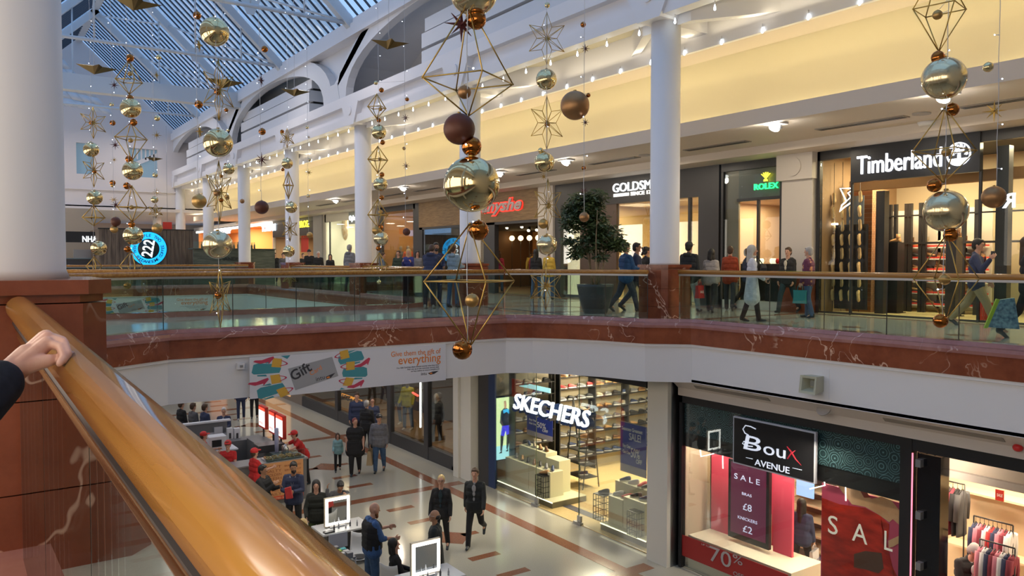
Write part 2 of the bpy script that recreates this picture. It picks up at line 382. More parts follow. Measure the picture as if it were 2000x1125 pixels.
# columns
PLI = mat('plinth_cap', (.19, .06, .045), .15)
def column(x, y, ztop=6.3, label='', zlow=True):
    mb = MB().lathe([(.325, 1.22), (.31, 1.26), (.31, ztop)], (x, y, 0), 40); s = struct(mb.obj('column_shaft', M_WHITE))
    mb = MB(); w = .43; c = .1
    def octo(w, c): return [(x - w + c, y - w), (x + w - c, y - w), (x + w, y - w + c), (x + w, y + w - c), (x + w - c, y + w), (x - w + c, y + w), (x - w, y + w - c), (x - w, y - w + c)]
    for z0, z1, ww in ((0, .34, .43), (.345, .72, .43), (.725, 1.12, .43), (1.125, 1.16, .42), (1.16, 1.22, .45)):
        mb.prism(octo(ww, c), z0, z1)
    struct(mb.obj('column_plinth', M_MARBLED))
COLY = (4.3, 12.1, 20.0, 27.6, 35.4, 42.9, 50.4, 58.0, 66.0)
for i, y in enumerate(COLY):
    column(12.3 if i < 7 else 12.3, y)
    # lower-level pier under it
    if y < 25: sbx('column_pier', 12.12, 12.62, y - .3, y + .3, ZL, -1.1, mat('pier_paint', (.74, .72, .66), .5))
# the near column on the left gallery
column(.08, 4.22, 11)
for y in (12.1, 20, 27.6, 35.4, 42.9, 50.4): column(-.1, y)
struct(MB().prism([(-.75, 4.0), (.55, 4.0), (.55, 4.8), (-.75, 4.8)], 0, .12).obj('trim_5', M_KERB))
for y in (4.3, 12.1, 20, 27.6):
    sbx('column_pier_left', -.3, .2, y + .1, y + .6, ZL + .5, -1.2, mat('pier_paint', (.66, .62, .52)))
    sbx('column_pier_base', -.36, .26, y + .04, y + .66, ZL, ZL + .5, M_KERB)
# ------------------------------------------------ right gallery ceiling, cove, beam
sbx('ceiling_gallery_soffit', 13.7, XS + .6, -4, 60, 4.2, 4.3, mat('soffit_paint', (.66, .58, .50), .6))
sbx('trim_cove_ledge', 13.62, 13.8, -4, 60, 4.14, 4.46, mat('soffit_paint', (.66, .58, .50)))
sbx('trim_soffit_step', 16.6, XS + .02, -4, 60, 4.0, 4.2, mat('soffit_paint', (.66, .58, .50)))
mb = MB(); prof = [(14.05 + .65 * math.sin(PI * k / 24) ** .8 * (1 if k < 14 else 1 - (k - 14) * .035), 4.3 + 1.7 * k / 20) for k in range(21)]
for (xa, za), (xb, zb) in zip(prof, prof[1:]):
    f = mb.face([(xa, -4, za), (xb, -4, zb), (xb, 60, zb), (xa, 60, za)]); f.smooth = True
bmesh.ops.remove_doubles(mb.bm, verts=mb.bm.verts, dist=.001); [setattr(f, 'smooth', True) for f in mb.bm.faces]
struct(mb.obj('wall_cove', M_CREAM))
sbx('wall_cove_back', 14.75, 14.9, -4, 60, 4.3, 7.2, M_WHITE)
# cove light: a continuous tube lying in the trough behind the ledge
for k in range(13):
    y = -3 + k * 5
    o = MB().cone((14.07, y, 4.43), (14.07, y + 4.8, 4.43), .02, .02, 8).obj('cove_light_tube', mat('cove_glow', (1, 1, 1), .5, 0, 22, (1, .85, .52)))
    tag(o, 'warm cove light tube lying in the trough above the gallery soffit', 'light tube', 'cove light tubes')
    area('cove_light', (14.08, y + 2.4, 4.47), 4.8, 24, (1, .82, .48), rot=(PI, 0, PI / 2), sy=.06)
    area('coffer_fill', (13.1, y + 2.4, 6.12), 4.6, 8, (1, .86, .60), rot=(PI, 0, PI / 2), sy=.08)  # added warm fill that lights the coffer ceiling from below
sbx('ceiling_cove_soffit', 13.35, 14.32, -4, 60, 5.95, 6.0, mat('soffit_paint', (.66, .58, .50)))
sbx('wall_inner_bulkhead', 13.3, 13.4, -4, 60, 5.9, 6.72, M_WHITE)
sbx('ceiling_upper_gallery', 12.2, 14.9, -4, 60, 6.7, 6.8, M_CREAM)
for y in COLY[:8]:   # diagonal fins in the coffers beside each column
    mb = MB()
    mb.prism([(12.3, y + .32), (13.35, y + 1.9), (13.35, y + 2.2), (12.3, y + .7)], 6.2, 6.7)
    mb.prism([(12.3, y - .7), (13.35, y - 2.2), (13.35, y - 1.9), (12.3, y - .32)], 6.2, 6.7)
    mb.box(12.2, 13.35, y - .25, y + .25, 6.2, 6.7); struct(mb.obj('trim_coffer_fin', M_WHITE))
# main edge beam with flanges
mb = MB(); mb.box(11.85, 12.15, -4, 60, 6.35, 6.62); mb.box(12.0, 12.35, -4, 60, 6.6, 7.1); mb.box(11.8, 12.4, -4, 60, 7.05, 7.42); struct(mb.obj('trim_edge_beam', M_WHITE))
for y in COLY[:8]:
    mb = MB(); mb.prism([(y - .75, 7.08), (y + .75, 7.08), (y + .33, 6.3), (y - .33, 6.3)], 11.78, 12.5, Matrix(((0, 0, 1, 0), (1, 0, 0, 0), (0, 1, 0, 0), (0, 0, 0, 1))))
    struct(mb.obj('trim_capital', M_WHITE))
    m2 = MB().cone((11.78, y, 6.82), (11.74, y, 6.82), .16, .16, 24); struct(m2.obj('trim_roundel', M_WHITE))
# eave beam
mb = MB(); mb.box(11.75, 12.25, -4, 58, 9.5, 9.95); mb.box(11.85, 12.3, -4, 58, 9.95, 10.15); struct(mb.obj('trim_eave_beam', M_WHITE))
# arched frames between beams: period two bays; vault soffit runs back to the wall
W2 = mat('clerestory_white', (.70, .71, .74), .5)
def arch(yc, hs):
    mb = MB(); N = 22; th = .55
    MX = Matrix(((0, 0, 1, 0), (1, 0, 0, 0), (0, 1, 0, 0), (0, 0, 0, 1)))
    out = []; inn = []
    for i in range(N + 1):
        t = PI * i / N
        out.append((yc - hs * math.cos(t), 7.4 + 2.75 * math.sin(t) ** .85)); inn.append((yc - (hs - .9) * math.cos(t), 7.4 + 2.1 * math.sin(t) ** .85))
    for i in range(N):
        mb.prism([out[i], out[i + 1], inn[i + 1], inn[i]], 11.9, 12.2, MX)
    struct(mb.obj('trim_arch', W2))
    mb = MB()
    for i in range(N):
        f = mb.face([(12.2, out[i][0], out[i][1]), (12.2, out[i + 1][0], out[i + 1][1]), (14.6, out[i + 1][0], out[i + 1][1]), (14.6, out[i][0], out[i][1])]); f.smooth = True
    struct(mb.obj('ceiling_vault', W2))
for yc in (6.1, 21.6, 37.1, 52.6): arch(yc, 7.55)
for y in (13.85, 29.35, 44.85):
    MXa = Matrix(((0, 0, 1, 0), (1, 0, 0, 0), (0, 1, 0, 0), (0, 0, 0, 1)))
    struct(MB().prism([(y - 5.5, 10.12), (y - 4, 9.9), (y - 3, 9.62), (y - 2, 9.3), (y - 1.1, 8.85), (y - .5, 8.2), (y - .2, 7.4), (y + .2, 7.4), (y + .5, 8.2), (y + 1.1, 8.85), (y + 2, 9.3), (y + 3, 9.62), (y + 4, 9.9), (y + 5.5, 10.12)], 12.24, 12.34, MXa).obj('wall_spandrel', W2))
    mb = MB(); MX = Matrix(((0, 0, 1, 0), (1, 0, 0, 0), (0, 1, 0, 0), (0, 0, 0, 1)))
    mb.prism([(y - .55, 7.4), (y + .75, 7.4), (y + .3, 8.1), (y - .35, 8.1)], 11.88, 12.22, MX)
    mb.prism([(y - .2, 7.9), (y + .35, 7.9), (y - 2.6, 9.55), (y - 3.3, 9.55)], 11.9, 12.2, MX)
    struct(mb.obj('trim_strut', W2))
# clerestory back wall with glazed strips
sbx('wall_clerestory', 14.6, 14.8, -4, 58, 7.2, 10.3, mat('clerestory_back', (.66, .66, .68), .6))
sbx('ceiling_clerestory', 12.2, 14.8, -4, 58, 10.1, 10.25, W2)
sbx('floor_clerestory', 12.2, 14.8, -4, 58, 7.2, 7.3, W2)
WB = mat('blue_grey_glazing', (.20, .30, .36), .25, 0, .22, (.35, .55, .75))  # opaque panes, the sky's brightness is put in as a faint glow
for y in (4, 14.5, 20.5, 29.5, 36, 44, 50):
    mb = MB()
    for k in range(6): mb.box(14.52, 14.6, y + k * .62, y + k * .62 + .56, 7.5, 9.4)
    struct(mb.obj('window_clerestory', WB))
# stacked white louvre boxes standing on the beam
for (ya, yb) in ((11.2, 22.6), (32.6, 42.6), (47.5, 55)):
    mb = MB()
    for z0, z1, dx in ((7.55, 7.95, 0), (8.05, 8.5, .0), (8.6, 9.0, .12)): mb.box(12.1 + dx, 13.8, ya, yb, z0, z1)
    mb.box(12.35, 13.7, ya + .1, yb - .1, 7.4, 9.0); mb.mats = []
    o = struct(mb.obj('trim_louvre_box', W2)); 
    sbx('trim_louvre_painted_shade', 12.3, 13.75, ya + .05, yb - .05, 7.42, 8.95, M_BLACK)  # black core paints the shade between the white slabs
# ------------------------------------------------ roof
RX, RZ = 6.3, 15.6
def slope(x, side=1):  # height of the roof above x
    return 10.15 + (RZ - 10.15) * ((12.0 - x) / (12.0 - RX)) if side > 0 else 10.15 + (RZ - 10.15) * ((x - (2 * RX - 12)) / (12.0 - RX))
XLW = 2 * RX - 12.0
for i, (ya, yb) in enumerate(((-4, 12.1), (12.1, 20), (20, 27.6), (27.6, 35.4), (35.4, 42.9), (42.9, 50.4), (50.4, 58))):
    for sd, xe in ((1, 12.0), (-1, XLW)):
        mb = MB(); mb.face([(xe, ya, 10.2), (xe, yb, 10.2), (RX, yb, RZ + .05), (RX, ya, RZ + .05)])
        o = struct(mb.obj('window_roof', M_ROOFG))
        mb = MB(); n = int(round((yb - ya) / .56))
        for k in range(1, n):
            y = ya + (yb - ya) * k / n
            d = Vector((RX - xe, 0, RZ - 10.15)); nn = Vector((-d.z, 0, d.x)).normalized() * .07 * (1 if sd > 0 else -1)
            a = Vector((xe, y, 10.12)); b = Vector((RX, y, RZ)); w = Vector((0, .024, 0))
            q = [a - w, a + w, b + w, b - w]; q2 = [p - (nn if nn.z > 0 else -nn) for p in q]
            vs = [mb.bm.verts.new(p) for p in q + q2]
            for f in ((0, 1, 2, 3), (7, 6, 5, 4), (0, 4, 5, 1), (1, 5, 6, 2), (2, 6, 7, 3), (3, 7, 4, 0)): mb.bm.faces.new([vs[j] for j in f])
        struct(mb.obj('trim_glazing_bars', mat('glazing_bar', (.05, .06, .08), .5)))
M_TR = mat('truss_white', (.62, .66, .70), .4)
for y in (12.1, 20, 27.6, 35.4, 42.9, 50.4):
    mb = MB()
    for xe in (12.0, XLW):
        d = Vector((RX - xe, 0, RZ - 10.15)).normalized(); nn = Vector((-d.z, 0, d.x)); nn = nn if nn.z < 0 else -nn
        a = Vector((xe, y, 10.05)); b = Vector((RX, y, RZ - .1)); w = Vector((0, .16, 0))
        q = [a - w, a + w, b + w, b - w]; q2 = [p + nn * .34 for p in q]; vs = [mb.bm.verts.new(p) for p in q + q2]
        for f in ((0, 1, 2, 3), (7, 6, 5, 4), (0, 4, 5, 1), (1, 5, 6, 2), (2, 6, 7, 3), (3, 7, 4, 0)): mb.bm.faces.new([vs[j] for j in f])
    mb.cone((12, y, 10.0), (XLW, y, 10.0), .075, .075, 10)
    struct(mb.obj('trim_truss', M_TR))
    mb = MB()
    mb.cone((11.0, y, 11.2), (XLW + 1.0, y, 11.2), .05, .05, 8) if False else None
    for x in (8.2, 10.1, 4.4): mb.cone((x, y, 10), (x, y, slope(x) - .3 if x > RX else slope(x, -1) - .3), .035, .035, 8)
    mb.prism([(-.35, .25), (.35, .25), (.12, -.3), (-.12, -.3)], -.02, .02, frame((8.2, y, 10.0), (1, 0, 0), (0, -1, 0)))
    struct(mb.obj('trim_truss_hanger', M_TR))
mb = MB()   # diagonal wind braces in the roof plane
for ya, yb in ((12.1, 20), (27.6, 35.4), (20, 27.6), (35.4, 42.9), (42.9, 50.4)):
    mb.cone((11.8, ya, slope(11.8) - .3), (8.6, yb, slope(8.6) - .3), .045, .045, 8); mb.cone((8.6, ya, slope(8.6) - .3), (RX + .2, yb, slope(RX + .2) - .3), .045, .045, 8)
struct(mb.obj('trim_wind_brace', M_TR))
sbx('trim_ridge', RX - .2, RX + .2, -4, 58, RZ - .25, RZ + .1, M_TR)
# transverse deep beam half-way down the hall
sbx('trim_cross_beam', XLW, 12, 41.9, 42.5, 9.2, 9.95, M_TR)
# end wall with gable and window openings
EY = 58.0
endw = mat('end_wall', (.74, .70, .70), .6)
mb = MB(); MXZ = Matrix(((1, 0, 0, 0), (0, 0, -1, EY), (0, 1, 0, 0), (0, 0, 0, 1)))
holes = [(6.05, 7.05, 6.9, 8.9), (9.1, 10.9, 6.9, 8.8)]
xs = sorted({-3.0, 14.8} | {h[0] for h in holes} | {h[1] for h in holes}); zs = [4.7, 6.9, 8.8, 8.9, 10.2]
for xa, xb in zip(xs, xs[1:]):
    for za, zb in zip(zs, zs[1:]):
        if any(h[0] <= xa and xb <= h[1] and h[2] <= za and zb <= h[3] for h in holes): continue
        mb.box(xa, xb, EY, EY + .4, za, zb)
mb.prism([(XLW, 10.2), (12, 10.2), (RX, RZ)], -.4, 0, MXZ); struct(mb.obj('wall_end', endw))
sbx('window_1', 6.05, 7.05, EY + .3, EY + .35, 6.9, 8.9, WB); sbx('window_2', 9.1, 10.9, EY + .3, EY + .35, 6.9, 8.8, WB)
mb = MB()
for k in range(7): mb.box(9.1 + k * .26, 9.2 + k * .26, EY + .2, EY + .25, 8.1, 8.8)
mb.prism([(9.1, 7.7), (10.9, 8.6), (10.9, 8.3), (9.1, 7.4)], -.26, -.2, MXZ); struct(mb.obj('trim_window_stair', W2))
mb = MB().box(XLW, 12, EY - .12, EY, 5.9, 6.0); mb.box(-3, 14.8, EY - .3, EY, 4.6, 4.8); struct(mb.obj('trim_end_ledge', endw))
# concourse beyond the end wall
sbx('ceiling_concourse', -6, 26, EY, 80, 4.7, 4.9, mat('concourse_ceiling', (.45, .48, .55), .6))
sbx('wall_concourse', -6, 26, 79.8, 80, 0, 4.8, mat('concourse_wall', (.5, .46, .42), .6))
for y in (60, 64, 68, 73):
    for x in (1, 4, 7, 10, 13): area('concourse_light', (x, y, 4.6), .6, 34, WARMW)
# left side: gallery wall, ceiling and eaves (mirrors the right side)
sbx('wall_left', -9.2, -9, -4, 80, ZL, 4.4, mat('left_wall', (.55, .50, .44), .6))
sbx('ceiling_left_gallery', -9, -1.6, -4, 60, 4.2, 4.3, M_WHITE)
mb = MB().box(-.3, 0.05, -4, 58, 6.3, 7.4); mb.box(-1.7, -1.6, -4, 58, 4.2, 7.0); mb.box(-1.7, 0, -4, 58, 6.9, 7.0); mb.box(.1, XLW + .1, -4, 58, 9.5, 10.2); mb.box(-1.6, -1.5, -4, 58, 7, 10.2)
struct(mb.obj('wall_left_upper', M_WHITE))
sbx('wall_behind', -9, 26, -4.2, -4, ZL, 16, mat('left_wall', (.55, .50, .44)))
sbx('wall_right_outer', 26, 26.2, -4, 80, ZL, 4.6, mat('left_wall', (.55, .50, .44)))
# white tensile sail hung under the gable
mb = MB()
for i in range(10):
    for j in range(8):
        def P(i, j):
            u, v = i / 10, j / 8; return (1.3 + 6.5 * u * (1 - .55 * v), 54.5, 10.2 + 3.4 * v + .35 * math.sin(3 * u + v * 2) + 1.2 * u * v)
        f = mb.face([P(i, j), P(i + 1, j), P(i + 1, j + 1), P(i, j + 1)]); f.smooth = True
o = mb.obj('fabric_sail', mat('sail_cloth', (.74, .76, .80), .7)); o.modifiers.new('s', 'SOLIDIFY').thickness = .01
tag(o, 'white stretched fabric sail under the glass gable end', 'sail')
# ================================================================== UPPER SHOPS (plane X = XS)
def yz(px, py, X): p = at_x(px, py, X); return p.y, p.z
def panel(name, tl, brt, X, m, parent=None, th=.03, bevel=0):
    (ya, za), (yb, zb) = yz(*tl, X), yz(*brt, X)
    return bx(name, X, X + th, min(ya, yb), max(ya, yb), min(za, zb), max(za, zb), m, parent, bevel)
def wtext(name, body, p0, px1, X, m, parent=None, h=None, depth=.04, **k):
    """letters on a plane facing the void: baseline starts at pixel p0, ends at pixel column px1"""
    a = at_x(*p0, X); yb = at_x(px1, p0[1], X).y
    return text(name, body, h or .4, m, frame((X, a.y, a.z), (0, -1, 0), (-1, 0, 0)), parent, depth=depth, width=(a.y - yb) if px1 else None, **k)
def mset(o, m): o.data.materials.clear(); o.data.materials.append(m)
# --- shared small goods ------------------------------------------------
def shoe_mesh(name, upper, sole, L=.28, H=.10, W=.10, boot=0.0):
    mb = MB(); mb.use(sole); N = 8
    prof = [(-.5, .62), (-.38, .88), (-.15, .80), (.05, .82), (.25, 1.0), (.4, .85), (.5, .35)]
    def ring(t, w, z0, z1, top=1.0):
        x = t * L; hw = w * W / 2
        return [(x, -hw, z0), (x, hw, z0), (x, hw * top, z1), (x, -hw * top, z1)]
    def loft(rs, sm=True):
        R_ = [[mb.bm.verts.new(p) for p in r] for r in rs]; n = len(rs[0])
        for a, b in zip(R_, R_[1:]):
            for k in range(n):
                f = mb.bm.faces.new((a[k], a[(k + 1) % n], b[(k + 1) % n], b[k])); f.material_index = mb.mi; f.smooth = sm
        for r in (R_[0], R_[-1]): mb.bm.faces.new(r).material_index = mb.mi
    loft([ring(t, w, 0, .028) for t, w in prof], False)
    mb.use(upper)
    hs = [.78, 1.0, .95, .78, .55, .45, .3]
    def uring(t, w, h):
        x = t * L; hw = w * W * .46; z1 = .02 + h * H
        return [(x, -hw, .02), (x, hw, .02), (x, hw, .02 + (z1 - .02) * .55), (x, hw * .5, z1), (x, -hw * .5, z1), (x, -hw, .02 + (z1 - .02) * .55)]
    loft([uring(t, w, h) for (t, w), h in zip(prof, hs)])
    if boot: mb.lathe([(.045, .08), (.05, .12), (.052, .10 + boot), (.042, .10 + boot), (.038, .12)], (-.27 * L, 0, 0), 10)
    me = bpy.data.meshes.new(name); bmesh.ops.recalc_face_normals(mb.bm, faces=mb.bm.faces); mb.bm.to_mesh(me); mb.bm.free()
    for m in mb.mats: me.materials.append(m)
    return me
def lm(n, c, r=.6): return mat(n, c, r)
SH = {}
SOLEW = lm('white_rubber', (.72, .70, .66)); SOLEB = lm('dark_rubber', (.04, .035, .03)); GUM = lm('gum_rubber', (.45, .26, .10))
for nm, c, s in (('navy_trainer', (.03, .05, .13), SOLEW), ('grey_trainer', (.18, .18, .19), SOLEW), ('black_trainer', (.03, .03, .033), SOLEW), ('red_trainer', (.60, .04, .04), SOLEW),
                 ('white_trainer', (.70, .70, .68), SOLEW), ('brown_shoe', (.17, .08, .035), GUM), ('tan_shoe', (.45, .26, .11), SOLEB), ('black_shoe', (.02, .02, .02), SOLEB), ('beige_trainer', (.50, .42, .30), SOLEW)):
    SH[nm] = (shoe_mesh(nm, lm(nm + '_upper', c, .55), s), shoe_mesh(nm + '_boot', lm(nm + '_upper', c, .55), s, boot=.11))
def put_shoe(kind, loc, rz, label, group, boot=False, scale=1.0, name='shoe', rx=0, tilt=0):
    o = bpy.data.objects.new(name, SH[kind][1 if boot else 0]); COL.objects.link(o); o.location = loc; o.rotation_euler = (rx, tilt, rz); o.scale = (scale,) * 3
    return tag(o, label, name.replace('_', ' ') if name != 'shoe' else 'shoe', group)
def room(x0, x1, y0, y1, z0, z1, wall, floor=None, ceil=None, power=120, color=WARM, n=2, back=None, nm='shop'):
    sbx('wall_' + nm + '_back', x1, x1 + .08, y0, y1, z0, z1, back or wall)
    sbx('wall_' + nm + '_side', x0 + .06, x1, y0, y0 + .06, z0, z1, wall); sbx('wall_' + nm + '_side', x0 + .06, x1, y1 - .06, y1, z0, z1, wall)
    sbx('ceiling_' + nm, x0 + .06, x1, y0, y1, z1 - .06, z1, ceil or wall)
    if floor: sbx('floor_' + nm, x0, x1, y0, y1, z0 + .001, z0 + .012, floor)
    for i in range(n):
        y = y0 + (y1 - y0) * (i + .5) / n
        area(nm + '_light', ((x0 + x1) / 2 - .4, y, z1 - .1), min(1.2, (y1 - y0) / n * .6), power / n, color)
W_WOOD = noisy('pale_wood_floor', (.50, .36, .17), (.66, .50, .26), 4, .3, stretch=(2, 14, 2), detail=6)
BRICK = mat('aged_brick', (.3, .12, .05), .8)
def brickmat():
    n, l, b = nodes(BRICK); tc = n.new('ShaderNodeTexCoord'); mp = n.new('ShaderNodeMapping'); mp.inputs['Rotation'].default_value = (R(90), 0, R(90)); t = n.new('ShaderNodeTexBrick')
    t.inputs['Color1'].default_value = (.36, .15, .06, 1); t.inputs['Color2'].default_value = (.24, .10, .045, 1); t.inputs['Mortar'].default_value = (.40, .32, .22, 1); t.inputs['Scale'].default_value = 4.5; t.inputs['Mortar Size'].default_value = .015
    l.new(tc.outputs['Object'], mp.inputs['Vector']); l.new(mp.outputs['Vector'], t.inputs['Vector']); l.new(t.outputs['Color'], b.inputs['Base Color'])
brickmat()
PLAS = mat('pilaster_paint', (.66, .60, .54), .55)
# ---- boot shop (right)
TB0, TB1 = 3.6, 12.0
e = empty('shopfront', (XS, 8, 0), 'dark framed glass shopfront of the boot shop at right', 'shopfront')
mb = MB(); mb.box(XS, XS + .15, TB0, TB1, 3.78, 4.2); mb.box(XS, XS + .12, TB1 - .07, TB1, 0, 4.1); mb.box(XS, XS + .12, TB0, TB1, 3.3, 3.34) if False else None
mb.box(XS + .02, XS + .1, TB0, TB1, 0, .05); mb.obj('frame', M_BLACK, e)
(ya, za) = yz(1663, 355, XS); ypan = ya; yb = yz(1915, 340, XS)[0]; zb = yz(1663, 357, XS)[1]
bx('fascia_panel', XS - .04, XS + .1, yb, ypan, zb, 4.02, mat('black_fascia', (.012, .014, .02), .3), e)
for a, b in ((ypan + .0, TB1 - .08), (TB0, yb)):
    bx('glass_pane', XS + .03, XS + .045, a, b, .05, 3.8, M_SHOP, e)
bx('mullion', XS, XS + .06, ypan - .03, ypan + .02, 0, zb, M_BLACK, e); bx('mullion', XS, XS + .06, yb - .02, yb + .03, 0, zb, M_BLACK, e)
sg = empty('shop_sign', (XS - .08, ya, za), 'white glowing boot shop lettering and round tree logo on black fascia', 'sign')
SIGN = mat('sign_white_glow', (1, 1, 1), .5, 0, 1.7, (.86, .90, 1))
mb = MB()
wtext('lettering', 'Timberland', (1674, 341), 1839, XS - .06, SIGN, sg, h=.62, bold=0, depth=.06)
c = at_x(1873, 301, XS - .06); rr = .25
M = frame((XS - .06, c.y, c.z), (0, -1, 0), (-1, 0, 0)); mb = MB(); N = 40
for i in range(N):
    a0, a1 = 2 * PI * i / N, 2 * PI * (i + 1) / N
    mb.prism([(rr * math.cos(a0), rr * math.sin(a0)), (rr * math.cos(a1), rr * math.sin(a1)), (.9 * rr * math.cos(a1), .9 * rr * math.sin(a1)), (.9 * rr * math.cos(a0), .9 * rr * math.sin(a0))], 0, .03, M)
mb.prism([(-.20, -.09), (.20, -.09), (.15, -.18), (0, -.23), (-.15, -.18)], 0, .03, M)
mb.prism([(-.03, -.16), (.05, -.16), (.03, .1), (-.01, .1)], 0, .03, M)
random.seed(3)
for k in range(60):
    a = random.uniform(-.3, PI + .3); q = random.uniform(.04, .20); x, y = q * math.cos(a), .02 + q * math.sin(a); s = .018
    if x * x + y * y < .215 ** 2: mb.prism([(x - s, y - s * .6), (x + s, y), (x, y + s * 1.4)], 0, .03, M)
mb.obj('tree_logo', SIGN, sg)
room(XS, 21.0, TB0 - 1.5, TB1, 0, 4.0, mat('boot_shop_wall', (.30, .19, .10), .7), W_WOOD, mat('shop_dark_ceiling', (.03, .025, .02), .8), power=820, n=3, nm='boot_shop', back=mat('boot_shop_back', (.52, .42, .28), .7))
o = bx('brick_pier', 18.7, 19.4, yz(1702, 500, 18.7)[0], yz(1650, 500, 18.7)[0], 0, 3.1, BRICK); struct(o)
sbx('trim_timber_beam', 18.4, 18.6, 2.5, TB1 - .3, 3.05, 3.3, mat('timber_beam', (.33, .18, .07), .6))
# hanging rows of wooden boot lasts in the window left of the sign
LAST = noisy('last_wood', (.62, .42, .18), (.72, .52, .26), 9, .4)
def last_mesh():
    mb = MB(); rs = [(-.14, .022, .02), (-.10, .034, .06), (-.04, .03, .075), (.04, .032, .05), (.09, .043, .035), (.13, .035, .028), (.15, .012, .015)]
    R_ = []
    for x, w, h in rs: R_.append([mb.bm.verts.new((0 + (h if q in (2, 3) else 0) * 1.0, y, x)) for q, y in enumerate((-w, w, w * .6, -w * .6))])
    for a, b in zip(R_, R_[1:]):
        for k in range(4): f = mb.bm.faces.new((a[k], a[(k + 1) % 4], b[(k + 1) % 4], b[k])); f.smooth = True
    mb.bm.faces.new(R_[0]); mb.bm.faces.new(R_[-1]); return mb
lo_ = None
bx_ = empty('display_rack', (XS + .55, 11.5, 0), 'black window rack hung with rows of wooden boot lasts', 'rack')
bx('back_panel', XS + .62, XS + .66, 11.02, 11.9, .1, 2.2, M_BLACK, bx_)
bx('front_panel', XS + .64, XS + .68, 11.15, 11.6, 1.6, 2.9, mat('slate_grey', (.10, .12, .14), .5), bx_)
for c_ in range(4): MB().cone((XS + .5, 11.86 - c_ * .235, .05), (XS + .5, 11.86 - c_ * .235, 3.75), .006, .006, 5).obj('wire', M_BLACK, bx_)
for r_ in range(8):
    for c_ in range(4):
        y = 11.86 - c_ * .235; z = 2.86 - r_ * .345
        if lo_ is None: lo_ = last_mesh().obj('boot_last', LAST); o = lo_
        else: o = lo_.copy(); COL.objects.link(o)
        o.location = (XS + .5, y, z); o.rotation_euler = (0, PI if r_ % 2 else 0, 0)
        o.scale = (1, 1.1, 1.0)
        tag(o, 'small pale wooden boot last hanging in the boot shop window', 'shoe last', 'wooden boot lasts in the window')
mb = MB()
for q in ((1616, 0),): mb.box(XS + .46, XS + .52, 11.75, 11.9, 2.2, 2.24)
o = mb.obj('shelf_bracket', M_LED); tag(o, 'tiny lit bracket between the hanging boot lasts', 'bracket')
def neon(name, pts, r, m, label, cat='neon sign'):
    o = MB().tube(pts, r, 6).obj(name, m); return tag(o, label, cat)
NEO = mat('neon_white', (1, 1, 1), .5, 0, 3, (1, .95, .85))
neon('neon_sign', [at_x(x, y, XS + .3) for x, y in ((1664, 368), (1641, 368), (1653, 393), (1662, 385), (1656, 377), (1664, 372))], .018, NEO, 'white neon star shape in the boot shop window left pane')
neon('neon_sign', [at_x(x, y, XS + .3) for x, y in ((1653, 393), (1644, 401), (1640, 413), (1650, 404), (1662, 396))], .018, NEO, 'white neon hook shape under the star in the boot shop window')
# interior: black posts, shelves of boots and red boxes
bw = empty('boot_rack', (19.9, 9, 0), 'wall rack of white panels and black posts carrying boxed boots in the boot shop', 'rack')
for px in (1708, 1737, 1747, 1768, 1776, 1796, 1804, 1850, 1880, 1905):
    y, z = yz(px, 500, 19.7); bx('post', 19.7, 19.78, y - .04, y + .04, 0, 2.75, M_BLACK, bw)
bx('cross_rail', 19.68, 19.7, 8.2, 11.9, 2.42, 2.46, M_BLACK, bw); bx('cross_rail', 19.68, 19.7, 8.2, 11.9, 1.72, 1.77, M_BLACK, bw)
y, z = yz(1720, 500, 18.4); o = bx('black_post', 18.35, 18.55, y - .11, y + .11, 0, 3.0, M_BLACK); tag(o, 'thick black square post just inside the boot shop entrance', 'post')
for px, zt, w in ((1746, 1.75, .3), (1862, 1.85, .22)):
    y, z = yz(px, 500, 18.9); e = empty('display_plinth', (18.9, y, 0), 'tall black display plinth with a boot on top, ' + ('left in the shop entrance' if px < 1800 else 'behind the man on the phone'), 'plinth')
    bx('column', 18.8, 19.1, y - w / 2, y + w / 2, 0, zt, M_BLACK, e); bx('foot', 18.75, 19.15, y - w / 2 - .04, y + w / 2 + .04, 0, .03, M_BLACK, e)
    put_shoe('tan_shoe' if px < 1800 else 'brown_shoe', (18.95, y, zt), PI / 2, 'brown boot on top of the black plinth ' + ('left in the entrance' if px < 1800 else 'behind the man'), None, True)
REDB = mat('red_shoebox', (.70, .05, .03), .6); WHB = mat('white_card', (.75, .72, .66), .6)
bxm = MB().use(REDB).box(-.16, .16, -.1, .1, -.02, .02).use(WHB).box(-.16, .16, -.1, .1, -.05, -.02).obj('shoe_box')
bxm.location = (21.7, 9.9, 1.7); first = True; random.seed(11)
for c_, px in enumerate((1728, 1757, 1786, 1816, 1842, 1866, 1893, 1915)):
    yy = yx(px, 20.0)
    bx('panel', 20.12, 20.16, yy - .2, yy + .2, .1, 2.6, mat('panel_white', (.70, .64, .54)), bw)
    for r_ in range(6):
        z = .22 + r_ * .29
        o = bxm if first else bxm.copy()
        if not first: COL.objects.link(o)
        first = False; o.location = (19.98, yy, z); o.rotation_euler = (0, 0, PI / 2)
        tag(o, 'red and white shoe box on the lit boot wall', 'shoe box', 'red shoe boxes on the boot wall')
        put_shoe(random.choice(['tan_shoe', 'brown_shoe', 'black_shoe', 'brown_shoe', 'beige_trainer']), (19.96, yy + random.uniform(-.03, .03), z + .022), PI * 1.5 + random.uniform(-.2, .2), 'boot standing on a red shoe box of the lit boot wall', 'boots on the boot wall', boot=random.random() < .6)
for k, (px, zt) in enumerate(((1895, 2.2), (1915, 2.2), (1935, 2.1))):
    y, _ = yz(px, 500, 19.6)
